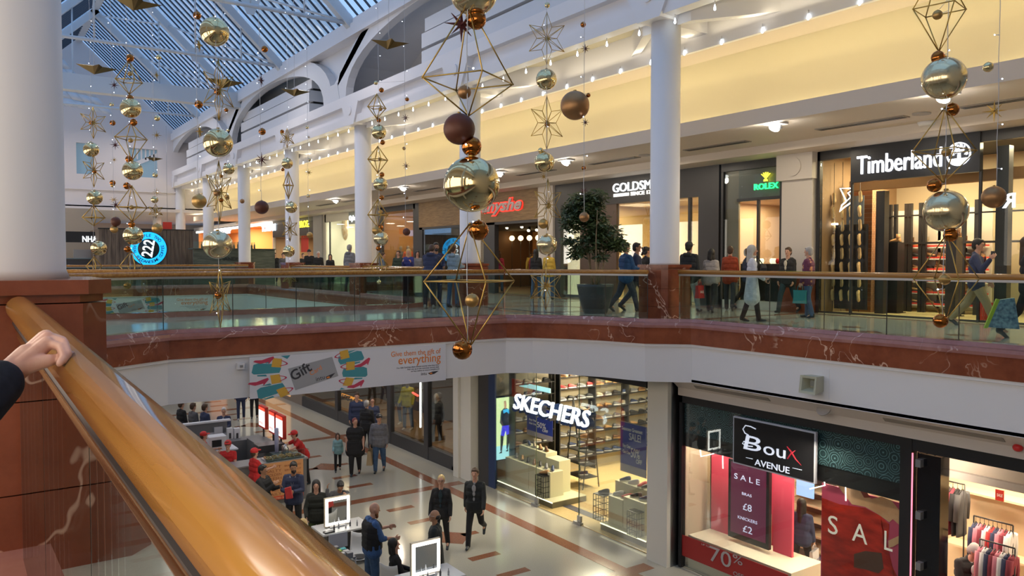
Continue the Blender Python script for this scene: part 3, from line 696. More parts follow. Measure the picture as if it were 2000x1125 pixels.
# garments at the top right of the boot shop
def garment(name, m, loc, rz=0, w=.46, h=.72, sleeve=.5, label=None, cat='garment', group=None, th=.09, hanger=True, mats=None):
    e = empty(name, loc, label, cat, group, rz=rz, w=False); mb = MB(); rings = []
    ps = [(-w / 2, -h), (-w * .46, -.32), (-w / 2, -.06), (-.07, 0), (.07, 0), (w / 2, -.06), (w * .46, -.32), (w / 2, -h)]
    N = 12
    for i in range(N + 1):
        t = i / N; z = -h * t; hw = w * (.16 + .84 * min(1, t / .12)) / 2 if t < .12 else w / 2 * (1 - .12 * math.sin(min(1, (t - .12) * 1.6) * PI) + .06 * t)
        d = th * (.4 if t == 0 else .5 + .12 * math.sin(t * 5))
        rings.append([(hw * math.cos(2 * PI * k / 14), d * math.sin(2 * PI * k / 14) * (1 + .25 * math.sin(5 * 2 * PI * k / 14 + t * 2)), z) for k in range(14)])
    V = [[mb.bm.verts.new(p) for p in r] for r in rings]
    for a, b in zip(V, V[1:]):
        for k in range(14): f = mb.bm.faces.new((a[k], a[(k + 1) % 14], b[(k + 1) % 14], b[k])); f.smooth = True
    mb.bm.faces.new(V[0]); mb.bm.faces.new(V[-1]); mb.obj('body', m, e)
    if sleeve:
        for s in (-1, 1): MB().tube([(s * w * .42, 0, -.06), (s * w * .56, .0, -.25), (s * w * .58, .01, -.06 - sleeve)], [.06, .055, .045], 8).obj('sleeve', m, e)
    if hanger: MB().tube([(-w * .35, 0, -.05), (0, 0, .03), (w * .35, 0, -.05)], .008, 5).tube([(0, 0, .03), (0, 0, .1), (.02, 0, .12)], .004, 5).obj('hanger', M_BLACK, e)
    return e
GC = [lm('cloth_' + n, c, .85) for n, c in (('green', (.12, .20, .10)), ('cream', (.62, .56, .44)), ('navy', (.03, .04, .09)), ('red', (.5, .04, .04)), ('charcoal', (.06, .06, .065)), ('khaki', (.30, .24, .14)), ('burgundy', (.22, .03, .05)), ('denim', (.10, .16, .28)), ('black', (.015, .015, .017)), ('mustard', (.55, .36, .05)), ('white', (.68, .68, .68)), ('pink', (.60, .22, .28)))]
CL = dict(zip(('green', 'cream', 'navy', 'red', 'charcoal', 'khaki', 'burgundy', 'denim', 'black', 'mustard', 'white', 'pink'), GC))
def rail(label, x, y0, y1, z, n, cols, gname='hanging_coat', group='garments on the rail', along='y', w=.46, h=.75, glab='garment hanging on the rail', legs=True, zf=0):
    e = empty('clothes_rail', (x, (y0 + y1) / 2, zf), label, 'clothes rail'); mb = MB()
    A, B = ((x, y0, z), (x, y1, z)) if along == 'y' else ((y0, x, z), (y1, x, z))
    MB().cone(A, B, .014, .014, 8).obj('bar', M_BLACK, e)
    if legs:
        for p in (A, B): MB().cone((p[0], p[1], zf), p, .014, .014, 8).obj('leg', M_BLACK, e)
    g0 = {}
    for i in range(n):
        t = y0 + (y1 - y0) * (i + .5) / n; loc = (x, t, z - .12) if along == 'y' else (t, x, z - .12); c = cols[i % len(cols)]
        if c in g0:
            g = copy_tree(g0[c]); g.location = loc; tag(g, g0[c]['label'], 'garment', group)
        else:
            g = garment(gname, CL[c], loc, rz=(0 if along == 'y' else PI / 2), w=w, h=h, label=c + ' ' + glab, cat='garment', group=group); g0[c] = g
rail('black clothes rail of coats at the far right of the boot shop', 19.6, 5.2, 7.9, 2.75, 12, ['cream', 'green', 'khaki', 'white'], group='pale coats on the high rail', glab='coat hanging on the high rail at right of the boot shop')
rail('black clothes rail with dark jackets behind the right window', 19.4, 4.4, 6.9, 1.75, 9, ['navy', 'charcoal', 'black', 'khaki'], group='dark jackets on the low rail', glab='jacket hanging on the low rail behind the right window')
(y, z) = yz(1958, 450, XS + .4); tag(bx('black_post', XS + .35, XS + .55, y - .12, y + .12, 0, 3.7, M_BLACK), 'thick dark post behind the right window of the boot shop', 'post')
(y0, z0), (y1, z1) = yz(1912, 595, XS + .3), yz(1960, 620, XS + .3)
e = empty('slatted_crate', (XS + .4, (y0 + y1) / 2, 0), 'low red slatted crate on the floor of the right window', 'crate')
for k in range(9): bx('slat', XS + .3, XS + .33, y1 + k * (y0 - y1) / 9, y1 + (k + .7) * (y0 - y1) / 9, .02, .42, REDB, e)
bx('rail', XS + .33, XS + .36, y1, y0, .32, .38, REDB, e); bx('rail', XS + .33, XS + .36, y1, y0, .06, .12, REDB, e)
a = at_x(1975, 405, XS + .25)
o = text('reversed_letter_sign', 'R', .42, mat('sign_blue_glow', (1, 1, 1), .5, 0, 2.5, (.8, .87, 1)), frame((XS + .25, a.y - .1, a.z), (0, 1, 0), (1, 0, 0)) , bold=.008)
tag(o, 'reversed white glowing letter in the right window', 'sign')
for k, (px, py) in enumerate(((1540, 0),)): pass
# ---- pilaster between the boot shop and the watch shop
sbx('wall_pilaster', XS - .12, XS + .3, 12.05, 12.95, 0, 4.0, PLAS); sbx('trim_pilaster_head', XS - .22, XS + .3, 12.0, 13.05, 3.35, 4.02, PLAS)
struct(MB().cone((XS - .22, 12.55, 3.68), (XS - .25, 12.55, 3.68), .24, .24, 24).obj('trim_roundel', PLAS)); sbx('trim_pilaster_base', XS - .16, XS + .3, 12.02, 12.98, 0, .95, M_MARBLED)
# ---- watch shop
e = empty('shopfront', (XS, 14, 0), 'watch shop window with black frame and green lettering between pilaster and jeweller', 'shopfront')
ya, yb = 15.05, 12.98; ym = yz(1438, 400, XS)[0]
mb = MB(); mb.box(XS, XS + .2, yb, ya, 3.78, 4.05); mb.box(XS, XS + .12, yb, yb + .12, 0, 3.8); mb.box(XS, XS + .12, ya - .08, ya, 0, 3.8); mb.box(XS + .02, XS + .1, yb, ym, 2.92, 3.0); mb.box(XS + .02, XS + .1, 13.78, 13.84, .2, 2.95)
mb.obj('frame', M_BLACK, e); bx('glass_pane', XS + .03, XS + .045, yb + .1, ya - .05, .2, 3.8, M_SHOP, e)
bx('stall_riser', XS, XS + .1, yb, ya, 0, .22, mat('pale_stone', (.6, .6, .55), .3), e)
bx('transom_panel', XS + .1, XS + .16, yb, ym, 3.0, 3.8, mat('olive_grey_panel', (.14, .145, .13), .3), e)
bx('side_panel', XS + .1, XS + .16, ym, ya, .2, 3.8, mat('taupe_panel', (.24, .21, .16), .3), e)
sg = empty('shop_sign', (XS - .02, 13.4, 3.2), 'green glowing watch shop letters under a yellow crown', 'sign')
GRN = mat('sign_green_glow', (.05, 1, .3), .5, 0, 2.2, (.02, .9, .22)); YEL = mat('sign_yellow_glow', (1, 1, .1), .5, 0, 2.2, (1, .9, .05))
wtext('lettering', 'ROLEX', (1473, 371), 1520, XS - .02, GRN, sg, h=.22, bold=.003)
c = at_x(1496, 354, XS - .02); M = frame((XS - .02, c.y, c.z), (0, -1, 0), (-1, 0, 0)); mb = MB(); mb.prism([(-.06, 0), (.06, 0), (.05, .05), (-.05, .05)], 0, .03, M)
for k in range(5):
    a = R(90 + (k - 2) * 17); mb.prism([(-.03 + k * .015, .04), (-.015 + k * .015, .04), (math.cos(a) * .24 + .012, math.sin(a) * .24), (math.cos(a) * .24 - .012, math.sin(a) * .24)], 0, .03, M)
mb.obj('crown', YEL, sg)
room(XS + .2, 20.5, 12.98, 15.05, .2, 3.0, mat('blush_wall', (.62, .44, .30), .6), mat('watch_floor', (.4, .33, .25)), power=80, n=1, nm='watch_shop')
WEAVE = mat('woven_wood', (.5, .36, .18), .6)
o = bx('lattice_screen', 19.3, 19.36, 13.05, 13.8, 1.2, 2.95, WEAVE); tag(o, 'woven wooden lattice screen behind the watch window', 'screen')
for k in range(14): bx('slot', 19.28, 19.3, 13.1 + (k % 4) * .17, 13.2 + (k % 4) * .17, 1.5 + (k // 4) * .33 + (k % 2) * .12, 1.53 + (k // 4) * .33 + (k % 2) * .12, M_BLACK, o)
for (ya_, yb_, lab) in ((13.9, 14.55, 'left'), (13.12, 13.72, 'right')):
    o = bx('display_cabinet', XS + .25, XS + .75, ya_, yb_, .22, 1.22, M_BLACK); tag(o, 'black display cabinet with sparkling ornaments, ' + lab + ' of the watch window', 'cabinet')
    random.seed(5 if lab == 'left' else 6)
    for k in range(9):
        o2 = MB().ball((0, 0, 0), .05, (1, 1, 1.5 + (k % 3) * .0), 8, 6).obj('window_ornament', mat('glow_ornament', (.9, .85, .6), .4, 0, 1.2, (1, .95, .65)) if lab == 'left' or k > 5 else mat('red_ornament', (.8, .03, .03), .3), None, (XS + .32 + .16 * (k % 3), ya_ + .05 + (yb_ - ya_) * (k + .5) / 9 * .95, 1.295))
        tag(o2, 'small bright ornament on the ' + lab + ' watch window cabinet', 'ornament', 'ornaments on the ' + lab + ' watch cabinet')
# ---- jeweller
e = empty('shopfront', (XS, 19, 0), 'anthracite jeweller shopfront behind the column and the potted tree', 'shopfront')
ANT = mat('anthracite_fascia', (.036, .034, .036), .4)
GY0, GY1 = 15.1, 22.6
zf = yz(1205, 398, XS)[1]; y_a = yz(1204, 450, XS)[0]; y_b = yz(1365, 450, XS)[0]; y_c = yz(1133, 450, XS)[0]; y_d = yz(1096, 450, XS)[0]
mb = MB(); mb.box(XS - .03, XS + .2, GY0, GY1, zf, 4.1); mb.box(XS - .03, XS + .2, GY0, y_b, 0, zf); mb.box(XS - .03, XS + .2, y_d, GY1, 0, zf + .0); mb.obj('fascia', ANT, e)
bx('brown_panel', XS, XS + .12, y_a, y_c, 0, zf, mat('brown_panel', (.10, .06, .04), .4), e)
bx('glass_pane', XS + .03, XS + .045, y_b, y_a, .1, zf, M_SHOP, e)
bx('lit_side_panel', XS + .3, XS + .35, y_c, y_d, .1, 3.3, mat('cream_lit_panel', (.9, .8, .55), .5, 0, .75, (1, .86, .5)), e)
bx('glass_pane', XS + .03, XS + .045, y_c, y_d, .1, 3.4, M_SHOP, e)
bx('mullion', XS + .02, XS + .1, yz(1345, 450, XS)[0] - .05, yz(1345, 450, XS)[0] + .05, 0, zf, M_BLACK, e)
sg = empty('shop_sign', (XS - .05, 20, 3.5), 'white jeweller lettering with an underline on anthracite fascia', 'sign')
wtext('lettering', 'GOLDSMITHS', (1197, 376), 1315, XS - .06, mat('sign_soft_white', (1, 1, 1), .5, 0, 1.8, (.9, .97, 1)), sg, h=.4, bold=.0)
wtext('small_lettering', 'SINCE 1778', (1232, 382), 1282, XS - .05, mat('sign_dim_white', (1, 1, 1), .5, 0, 1.1, (1, .98, .9)), sg, h=.16, bold=.003)
panel('underline', (1198, 379), (1228, 382), XS - .05, mat('sign_dim_white', (1, 1, 1)), sg)
room(XS + .3, 21, y_b - .2, y_c + .1, 0, 3.3, mat('jeweller_wall', (.70, .54, .30), .6), mat('jeweller_floor', (.55, .45, .3), .3), power=230, n=2, nm='jeweller')
for k, yy in enumerate((16.4, 17.3, 18.6, 19.4)):
    o = bx('jewellery_cabinet', 18.4, 18.8, yy, yy + .6, 0, 1.3, mat('cabinet_cream', (.6, .5, .35), .4)); tag(o, 'cream jewellery cabinet behind the shop window', 'cabinet', 'cream jewellery cabinets')
o = bx('shelf_unit', 20.2, 20.6, 16.0, 16.9, 0, 2.4, mat('amber_screen', (.32, .17, .05), .5)); tag(o, 'amber patterned screen inside the jeweller at right', 'screen')
mb = MB().ball((XS + .6, y_a - .35, 1.62), .14, u=16, v=10); tag(mb.obj('red_paper_ball', mat('red_ornament', (.8, .03, .03), .3)), 'round red ornament behind the two men walking', 'ornament')
mb = MB().lathe([(.1, .0), (.11, .1), (.06, .2), (.09, .32), (.05, .4), (.05, .5), (.02, .52)], (XS + .6, yz(1237, 500, XS + .6)[0], 1.25), 14); tag(bx('figure_stand', XS + .45, XS + .75, yz(1237, 500, XS + .6)[0] - .15, yz(1237, 500, XS + .6)[0] + .15, .012, 1.25, mat('cabinet_cream', (.6, .5, .35))), 'slim cream stand under the toy soldier figure', 'stand'); tag(mb.obj('nutcracker_figure', CL['cream']), 'small white toy soldier figure in the jeweller window', 'figurine')
# ---- pilaster and wood fronted fashion shop
sbx('wall_pilaster', XS - .1, XS + .3, 22.65, 23.55, 0, 4.0, PLAS)
WOODF = noisy('fascia_wood', (.20, .12, .055), (.30, .19, .09), 2.5, .55, stretch=(1, 1, 12), detail=6)
e = empty('shopfront', (XS, 28, 0), 'brown wooden fascia shopfront with red edged lettering beside the pilaster', 'shopfront')
FZ = yz(1050, 428, XS)[1]
bx('wood_fascia', XS - .02, XS + .15, 23.6, 33.0, FZ, 4.05, WOODF, e)
mb = MB(); mb.box(XS, XS + .12, 23.6, 33.0, FZ - .1, FZ); mb.box(XS, XS + .2, 26.6, 27.4, 0, FZ); mb.box(XS, XS + .2, 32.7, 33.6, 0, 4.05); mb.box(XS, XS + .12, 37.0, 37.4, 0, 4.05); mb.box(XS, XS + .1, 33.4, 37.2, 3.75, 4.05); mb.obj('frame', M_DARK, e)
bx('glass_pane', XS + .03, XS + .045, 27.4, 32.7, .1, FZ - .1, M_SHOP, e); bx('glass_pane', XS + .03, XS + .045, 33.6, 37.0, .1, 3.75, M_SHOP, e)
sg = empty('shop_sign', (XS - .05, 25, 3.4), 'silver cursive lettering edged in red light on the wood fascia', 'sign')
wtext('glow_edge', 'anyshe', (940, 415), 1022, XS - .04, mat('sign_red_glow', (1, .05, .03), .5, 0, 1.1, (1, .05, .03)), sg, h=.62, bold=.06, shear=.3, depth=.01)
wtext('lettering', 'anyshe', (941, 414.5), 1019, XS - .09, mat('brushed_letter', (.42, .36, .36), .4, .4), sg, h=.6, bold=.02, shear=.3)
room(XS + .1, 24, 23.65, 33.0, 0, FZ, mat('dark_timber_wall', (.11, .06, .03), .7), mat('dark_shop_floor', (.13, .09, .06), .3), mat('shop_dark_ceiling', (.03, .025, .02)), power=120, color=(1, .62, .28), n=2, nm='fashion_shop', back=mat('orange_lit_wall', (.55, .28, .10), .7))
random.seed(4)
for k in range(7):
    y, z = yz(966 + k * 17, 466 - k * .3, 22.5)
    e2 = empty('globe_lamp', (22.5, y, z), 'glowing globe bulb on a thin stem in the fashion shop', 'lamp', 'row of globe lamps')
    MB().ball((22.5, y, z), .13, u=12, v=8).obj('bulb', mat('globe_glow', (1, 1, 1), .5, 0, 7, (1, .68, .32)), e2); MB().cone((22.5, y, 0), (22.5, y, z - .1), .015, .015, 6).obj('stem', M_BLACK, e2)
for k, (px, py) in enumerate(((978, 425), (1021, 438), (1034, 445), (1050, 444), (992, 440))):
    p = at_x(px, py, 20.0); e2 = empty('track_spotlight', p, 'black ceiling spotlight in the fashion shop', 'spotlight', 'spotlights in the fashion shop')
    MB().cone((p.x, p.y, p.z), (p.x - .12, p.y - .1, p.z - .12), .06, .08, 10).obj('can', M_BLACK, e2); MB().cone((p.x - .122, p.y - .102, p.z - .122), (p.x - .126, p.y - .105, p.z - .126), .065, .065, 10).obj('lens', M_LEDW, e2); MB().cone(p, (p.x, p.y, FZ - .05), .012, .012, 6).obj('rod', M_BLACK, e2)
rail('black rail of dark jackets just inside the fashion shop door', 19.0, 24.3, 26.2, 1.6, 9, ['black', 'charcoal', 'burgundy', 'mustard', 'red'], group='jackets inside the fashion shop door', glab='jacket on the rail inside the fashion shop')
rail('rail of hanging shirts on the orange back wall', 22.8, 24.2, 27.2, 2.3, 10, ['cream', 'charcoal', 'khaki'], group='shirts on the orange back wall', glab='shirt hanging on the orange back wall')
room(XS + .1, 20, 33.6, 37.2, 0, 4.0, mat('warm_window_wall', (.45, .26, .10), .7), W_WOOD, power=90, color=(1, .66, .32), n=1, nm='window_display')
for k, y in enumerate((28.6, 30.2, 31.8)):
    o = bx('hanging_cloth', 18.9, 18.95, y, y + 1.1, .3, 3.0, noisy('draped_cloth', (.10, .07, .04), (.28, .19, .10), 3, .8, stretch=(1, 8, .3))); tag(o, 'long brown draped cloth behind the fashion shop window', 'curtain', 'draped cloths')
# ---- bright shop, menswear sign, far shops
sbx('wall_pilaster', XS - .1, XS + .3, 37.45, 38.3, 0, 4.1, PLAS)
BR = mat('bright_wall', (.82, .80, .66), .5)
e = empty('shopfront', (XS, 41, 0), 'bright cream shopfront with grey sign panel beside the third column', 'shopfront')
mb = MB(); mb.box(XS, XS + .1, 38.3, 44.8, 3.55, 4.1); mb.box(XS, XS + .15, 44.6, 45.0, 0, 4.1); mb.obj('frame', mat('cream_frame', (.74, .70, .58), .5), e)
bx('mullion', XS, XS + .06, 44.0, 44.08, 0, 3.6, M_BLACK, e); bx('glass_pane', XS + .03, XS + .045, 38.3, 44.6, .1, 3.55, M_SHOP, e)
room(XS + .1, 20.5, 38.3, 44.9, 0, 3.9, BR, BR, power=330, color=(1, .92, .70), n=2, nm='bright_shop')
sg = empty('shop_sign', (XS - .05, 41, 3), 'grey sign panel with thin white letters on the bright shop', 'sign')
panel('panel', (681, 415), (694, 437), XS - .03, mat('grey_sign', (.30, .33, .30), .5), sg); wtext('lettering', 'Oyle', (682, 431), 693, XS - .06, mat('sign_soft_white', (1, 1, 1)), sg, h=.4)
o = panel('lit_door', (643, 468), (658, 500), 19.6, mat('door_glow', (1, 1, 1), .5, 0, 3, (1, 1, .9))); tag(o, 'brightly lit white doorway in the cream shop', 'doorway')
p = at_x(674, 444, 18.6); o = MB().ball(p, .62, (.1, .8, 1.25), 18, 12).obj('hanging_display', noisy('gilded_patch', (.62, .34, .12), (.85, .78, .6), 5, .5)); tag(o, 'oval patterned hanging display in the cream shop window', 'display')
sbx('wall_pilaster', XS - .1, XS + .3, 45.0, 46.4, 0, 4.1, mat('grey_pilaster', (.42, .42, .40), .5))
e = empty('shop_sign', (XS - .05, 48, 3), 'black menswear fascia with yellow letters beside the fourth column', 'sign')
(yA, zA), (yB, zB) = yz(560, 435, XS), yz(623, 455, XS); bx('panel', XS - .05, XS + .05, 46.4, 54.2, 2.9, 3.75, M_BLACK, e)
wtext('lettering', 'MOSS BROS.', (563, 447), 603, XS - .08, YEL, e, h=.6)
sbx('wall_menswear_transom', XS - .02, XS + .1, 46.4, 54.2, 3.75, 4.15, mat('olive_grey_panel', (.14, .145, .13)))
room(XS + .1, 21, 46.4, 54.2, 0, 2.95, mat('menswear_wall', (.36, .24, .15), .6), mat('menswear_floor', (.35, .3, .22), .3), power=180, n=2, nm='menswear')
o = panel('red_banner', (588, 465), (602, 492), XS + .4, REDB, th=.02); tag(o, 'red banner hanging in the menswear window', 'banner')
wtext('banner_lettering', 'SALE', (589, 464), 601, XS + .38, REDB, o, h=.5)
for (a, b, word, px0, px1, py, lab) in ((54.4, 61.8, 'TOPMAN', 511, 538, 452, 'blue white lettering above the far orange shop beside the fifth column'), (62.2, 76, 'TOPSHOP', 430, 451, 457, 'furthest blue white lettering above the orange shop')):
    OR = mat('orange_shop_wall', (.80, .42, .18), .6)
    room(XS + .1, 20.5, a, b, 0, 3.9, OR, OR, power=420, color=(1, .72, .40), n=2, nm='orange_shop')
    o = bx('fascia_light', XS - .06, XS + .05, a, b, 3.8, 3.98, mat('fascia_glow', (1, 1, 1), .5, 0, 3, (1, .95, .85))); tag(o, 'long white light strip above the far orange shop, ' + word.lower()[:3] + ' lettering below' if False else ('long white light strip above the orange shop, ' + ('nearer' if a < 60 else 'further') + ' of the two'), 'light strip')
    e = empty('shop_sign', (XS - .1, (a + b) / 2, 3.3), lab, 'sign'); wtext('lettering', word, (px0, py), px1, XS - .08, mat('sign_blue_white', (1, 1, 1), .5, 0, 3.2, (.72, .86, 1)), e, h=.6, bold=.03)
sbx('wall_shop_gap', XS, XS + .3, 61.8, 62.2, 0, 4.2, PLAS); sbx('wall_shop_gap', XS, XS + .3, 54.2, 54.4, 0, 4.2, PLAS)
sbx('wall_above_shops', XS + .21, XS + .4, -4, 78, 4.1, 4.35, PLAS)
# ---- soffit fittings
VENT = mat('vent_grille', (.26, .23, .20), .6)
for k, (px, py) in enumerate(((1680, 241), (1398, 285), (1198, 314), (1045, 337), (833, 370), (764, 381), (686, 392), (635, 400), (1990, 194))):
    p = at_z(px, py, 4.19); e = empty('ceiling_vent', (p.x, p.y, 4.19), 'grey slotted air vent in the gallery soffit', 'vent', 'slotted vents in the soffit', w=False)
    MB().box(-.13, .13, -1.0, 1.0, -.012, .012).obj('grille', VENT, e)
    mb = MB()
    for q in (-.07, 0, .07): mb.box(q - .008, q + .008, -.96, .96, -.018, -.012)
    mb.obj('slot', M_BLACK, e)
for k, (px, py) in enumerate(((1515, 237), (1106, 308), (976, 331), (788, 361), (656, 386), (1845, 178))):
    p = at_z(px, py + 4, 4.18); e = empty('downlight', (p.x, p.y, 4.1), 'bright twin downlight fitting under the gallery soffit', 'ceiling lamp', 'downlights under the soffit', w=False)
    MB().box(-.16, .16, -.2, .2, .05, .09).obj('housing', M_WHITE, e); MB().cone((0, 0, .05), (-.05, 0, -.03), .09, .11, 16).obj('lamp', M_LED, e); MB().cone((.1, 0, .05), (.14, .0, -.02), .05, .06, 12).obj('side_spot', M_GREY, e)
    point('downlight_glow', (p.x - .05, p.y, 3.98), 30, (1, .93, .8), .1)
for px, py in ((1800, 222), (1259, 303)):
    p = at_z(px, py, 4.19); o = MB().cone((p.x, p.y, 4.2), (p.x, p.y, 4.175), .17, .17, 24).obj('ceiling_speaker', mat('speaker_grey', (.40, .37, .35), .6)); tag(o, 'round grey ceiling speaker in the gallery soffit, ' + ('right above the boot shop' if px > 1500 else 'beside the near right column'), 'speaker')
p = at_z(1812, 243, 4.15); o = MB().cone((p.x, p.y, 4.2), (p.x, p.y, 4.12), .2, .16, 20).obj('smoke_detector', M_WHITE); tag(o, 'flat white disc fitting under the soffit above the boot sign', 'detector')
# ================================================================== LOWER MALL
LT = -1.52     # top of lower shopfronts
SOF = mat('lower_soffit', (.60, .54, .49), .6)
mb = MB(); mb.face([(12.06, -4, -1.15), (12.32, -4, -1.36), (12.32, 11.7, -1.36), (12.06, 11.7, -1.15)]); mb.box(12.32, 12.45, -4, 11.7, LT, -1.36)
mb.box(12.05, 12.6, -4, 11.7, -1.15, -1.1); struct(mb.obj('ceiling_lower_soffit', SOF))
sbx('wall_lower_return', 12.62, 12.7, 11.7, 12.6, ZL, -1.1, SOF)
sbx('wall_lower_header', 12.25, 12.5, 20.7, 60, -1.4, -.3, M_DARK); sbx('wall_lower_header', 12.25, 12.5, 12.5, 19.6, -1.1, -.3, M_DARK)
def slot_on_soffit(px0, py0, px1, py1, nm, lab, grp):
    a = at_x(px0, py0, 12.2); b = at_x(px1, py1, 12.2); zc = -1.262
    e = empty(nm, (12.19, (a.y + b.y) / 2, zc), lab, 'vent', grp); M = Matrix.Translation((12.19, 0, zc)) @ Matrix.Rotation(R(39), 4, 'Y')
    MB().box(-.05, .05, b.y, a.y, -.006, .004, M).obj('grille', VENT, e); MB().box(-.006, .006, b.y + .03, a.y - .03, .003, .006, M).obj('slot', M_BLACK, e)
slot_on_soffit(1358, 755, 1503, 780, 'ceiling_vent', 'long grey slot vent under the bulkhead left of the lower round speaker', 'slotted vents below the bulkhead')
slot_on_soffit(1727, 822, 1962, 862, 'ceiling_vent', 'long grey slot vent under the bulkhead above the black shop entrance', 'slotted vents below the bulkhead')
p = at_x(1609, 799, 12.19); M = Matrix.Translation((12.18, p.y, -1.255)) @ Matrix.Rotation(R(129), 4, 'Y')
mb = MB(); mb.lathe([(.13, 0), (.13, .02), (.11, .025)], (0, 0, 0), 20, M=M); tag(mb.obj('wall_speaker', mat('speaker_grey', (.40, .37, .35))), 'round grey speaker on the sloping soffit above the lingerie shop', 'speaker')
p = at_x(1990, 874, 12.30); o = MB().ball((0, 0, 0), .07, (1, 1, .8), 14, 8).obj('fire_beacon', mat('red_plastic', (.6, .02, .02), .3), None, (12.27, p.y, p.z)); tag(o, 'small red fire alarm beacon on the lower bulkhead at far right', 'beacon')
# square wall light on the right white bulkhead, small junction box on the left one
p = at_x(1596, 748, 12.03); e = empty('wall_light', (12.04, p.y, p.z), 'square cream wall light on the white bulkhead above the lingerie shop', 'wall lamp', w=False); e.rotation_euler = (0, 0, 0)
MB().box(0, .02, -.22, .22, -.26, .26).obj('back_plate', M_WHITE, e)
IV = mat('ivory_metal', (.50, .50, .38), .45); mb = MB()
c0 = [(.0, -.12, -.13), (.0, .12, -.13), (.0, .12, .13), (.0, -.12, .13)]; c1 = [(-.3, -.16, -.16), (-.3, .16, -.16), (-.26, .16, .14), (-.26, -.16, .14)]; c2 = [(-.29, -.12, -.12), (-.29, .12, -.12), (-.255, .12, .1), (-.255, -.12, .1)]; c3 = [(-.1, -.07, -.07), (-.1, .07, -.07), (-.1, .07, .07), (-.1, -.07, .07)]
for A, B in ((c0, c1), (c1, c2), (c2, c3)):
    for k in range(4): mb.face([A[k], A[(k + 1) % 4], B[(k + 1) % 4], B[k]])
mb.face(c3); mb.obj('shade', IV, e); MB().box(-.12, -.105, -.06, .06, -.05, .05).obj('lens', mat('lamp_lens', (.35, .37, .36), .2), e)
a = at_y(470, 715, 14.36); e = empty('junction_box', a, 'small white alarm box on the bulkhead left of the gift card banner', 'alarm box'); bx('box', a.x - .06, a.x + .06, 14.33, 14.42, a.z - .055, a.z + .055, M_WHITE, e); bx('sounder', a.x - .02, a.x + .03, 14.31, 14.33, a.z - .02, a.z + .02, M_GREY, e)
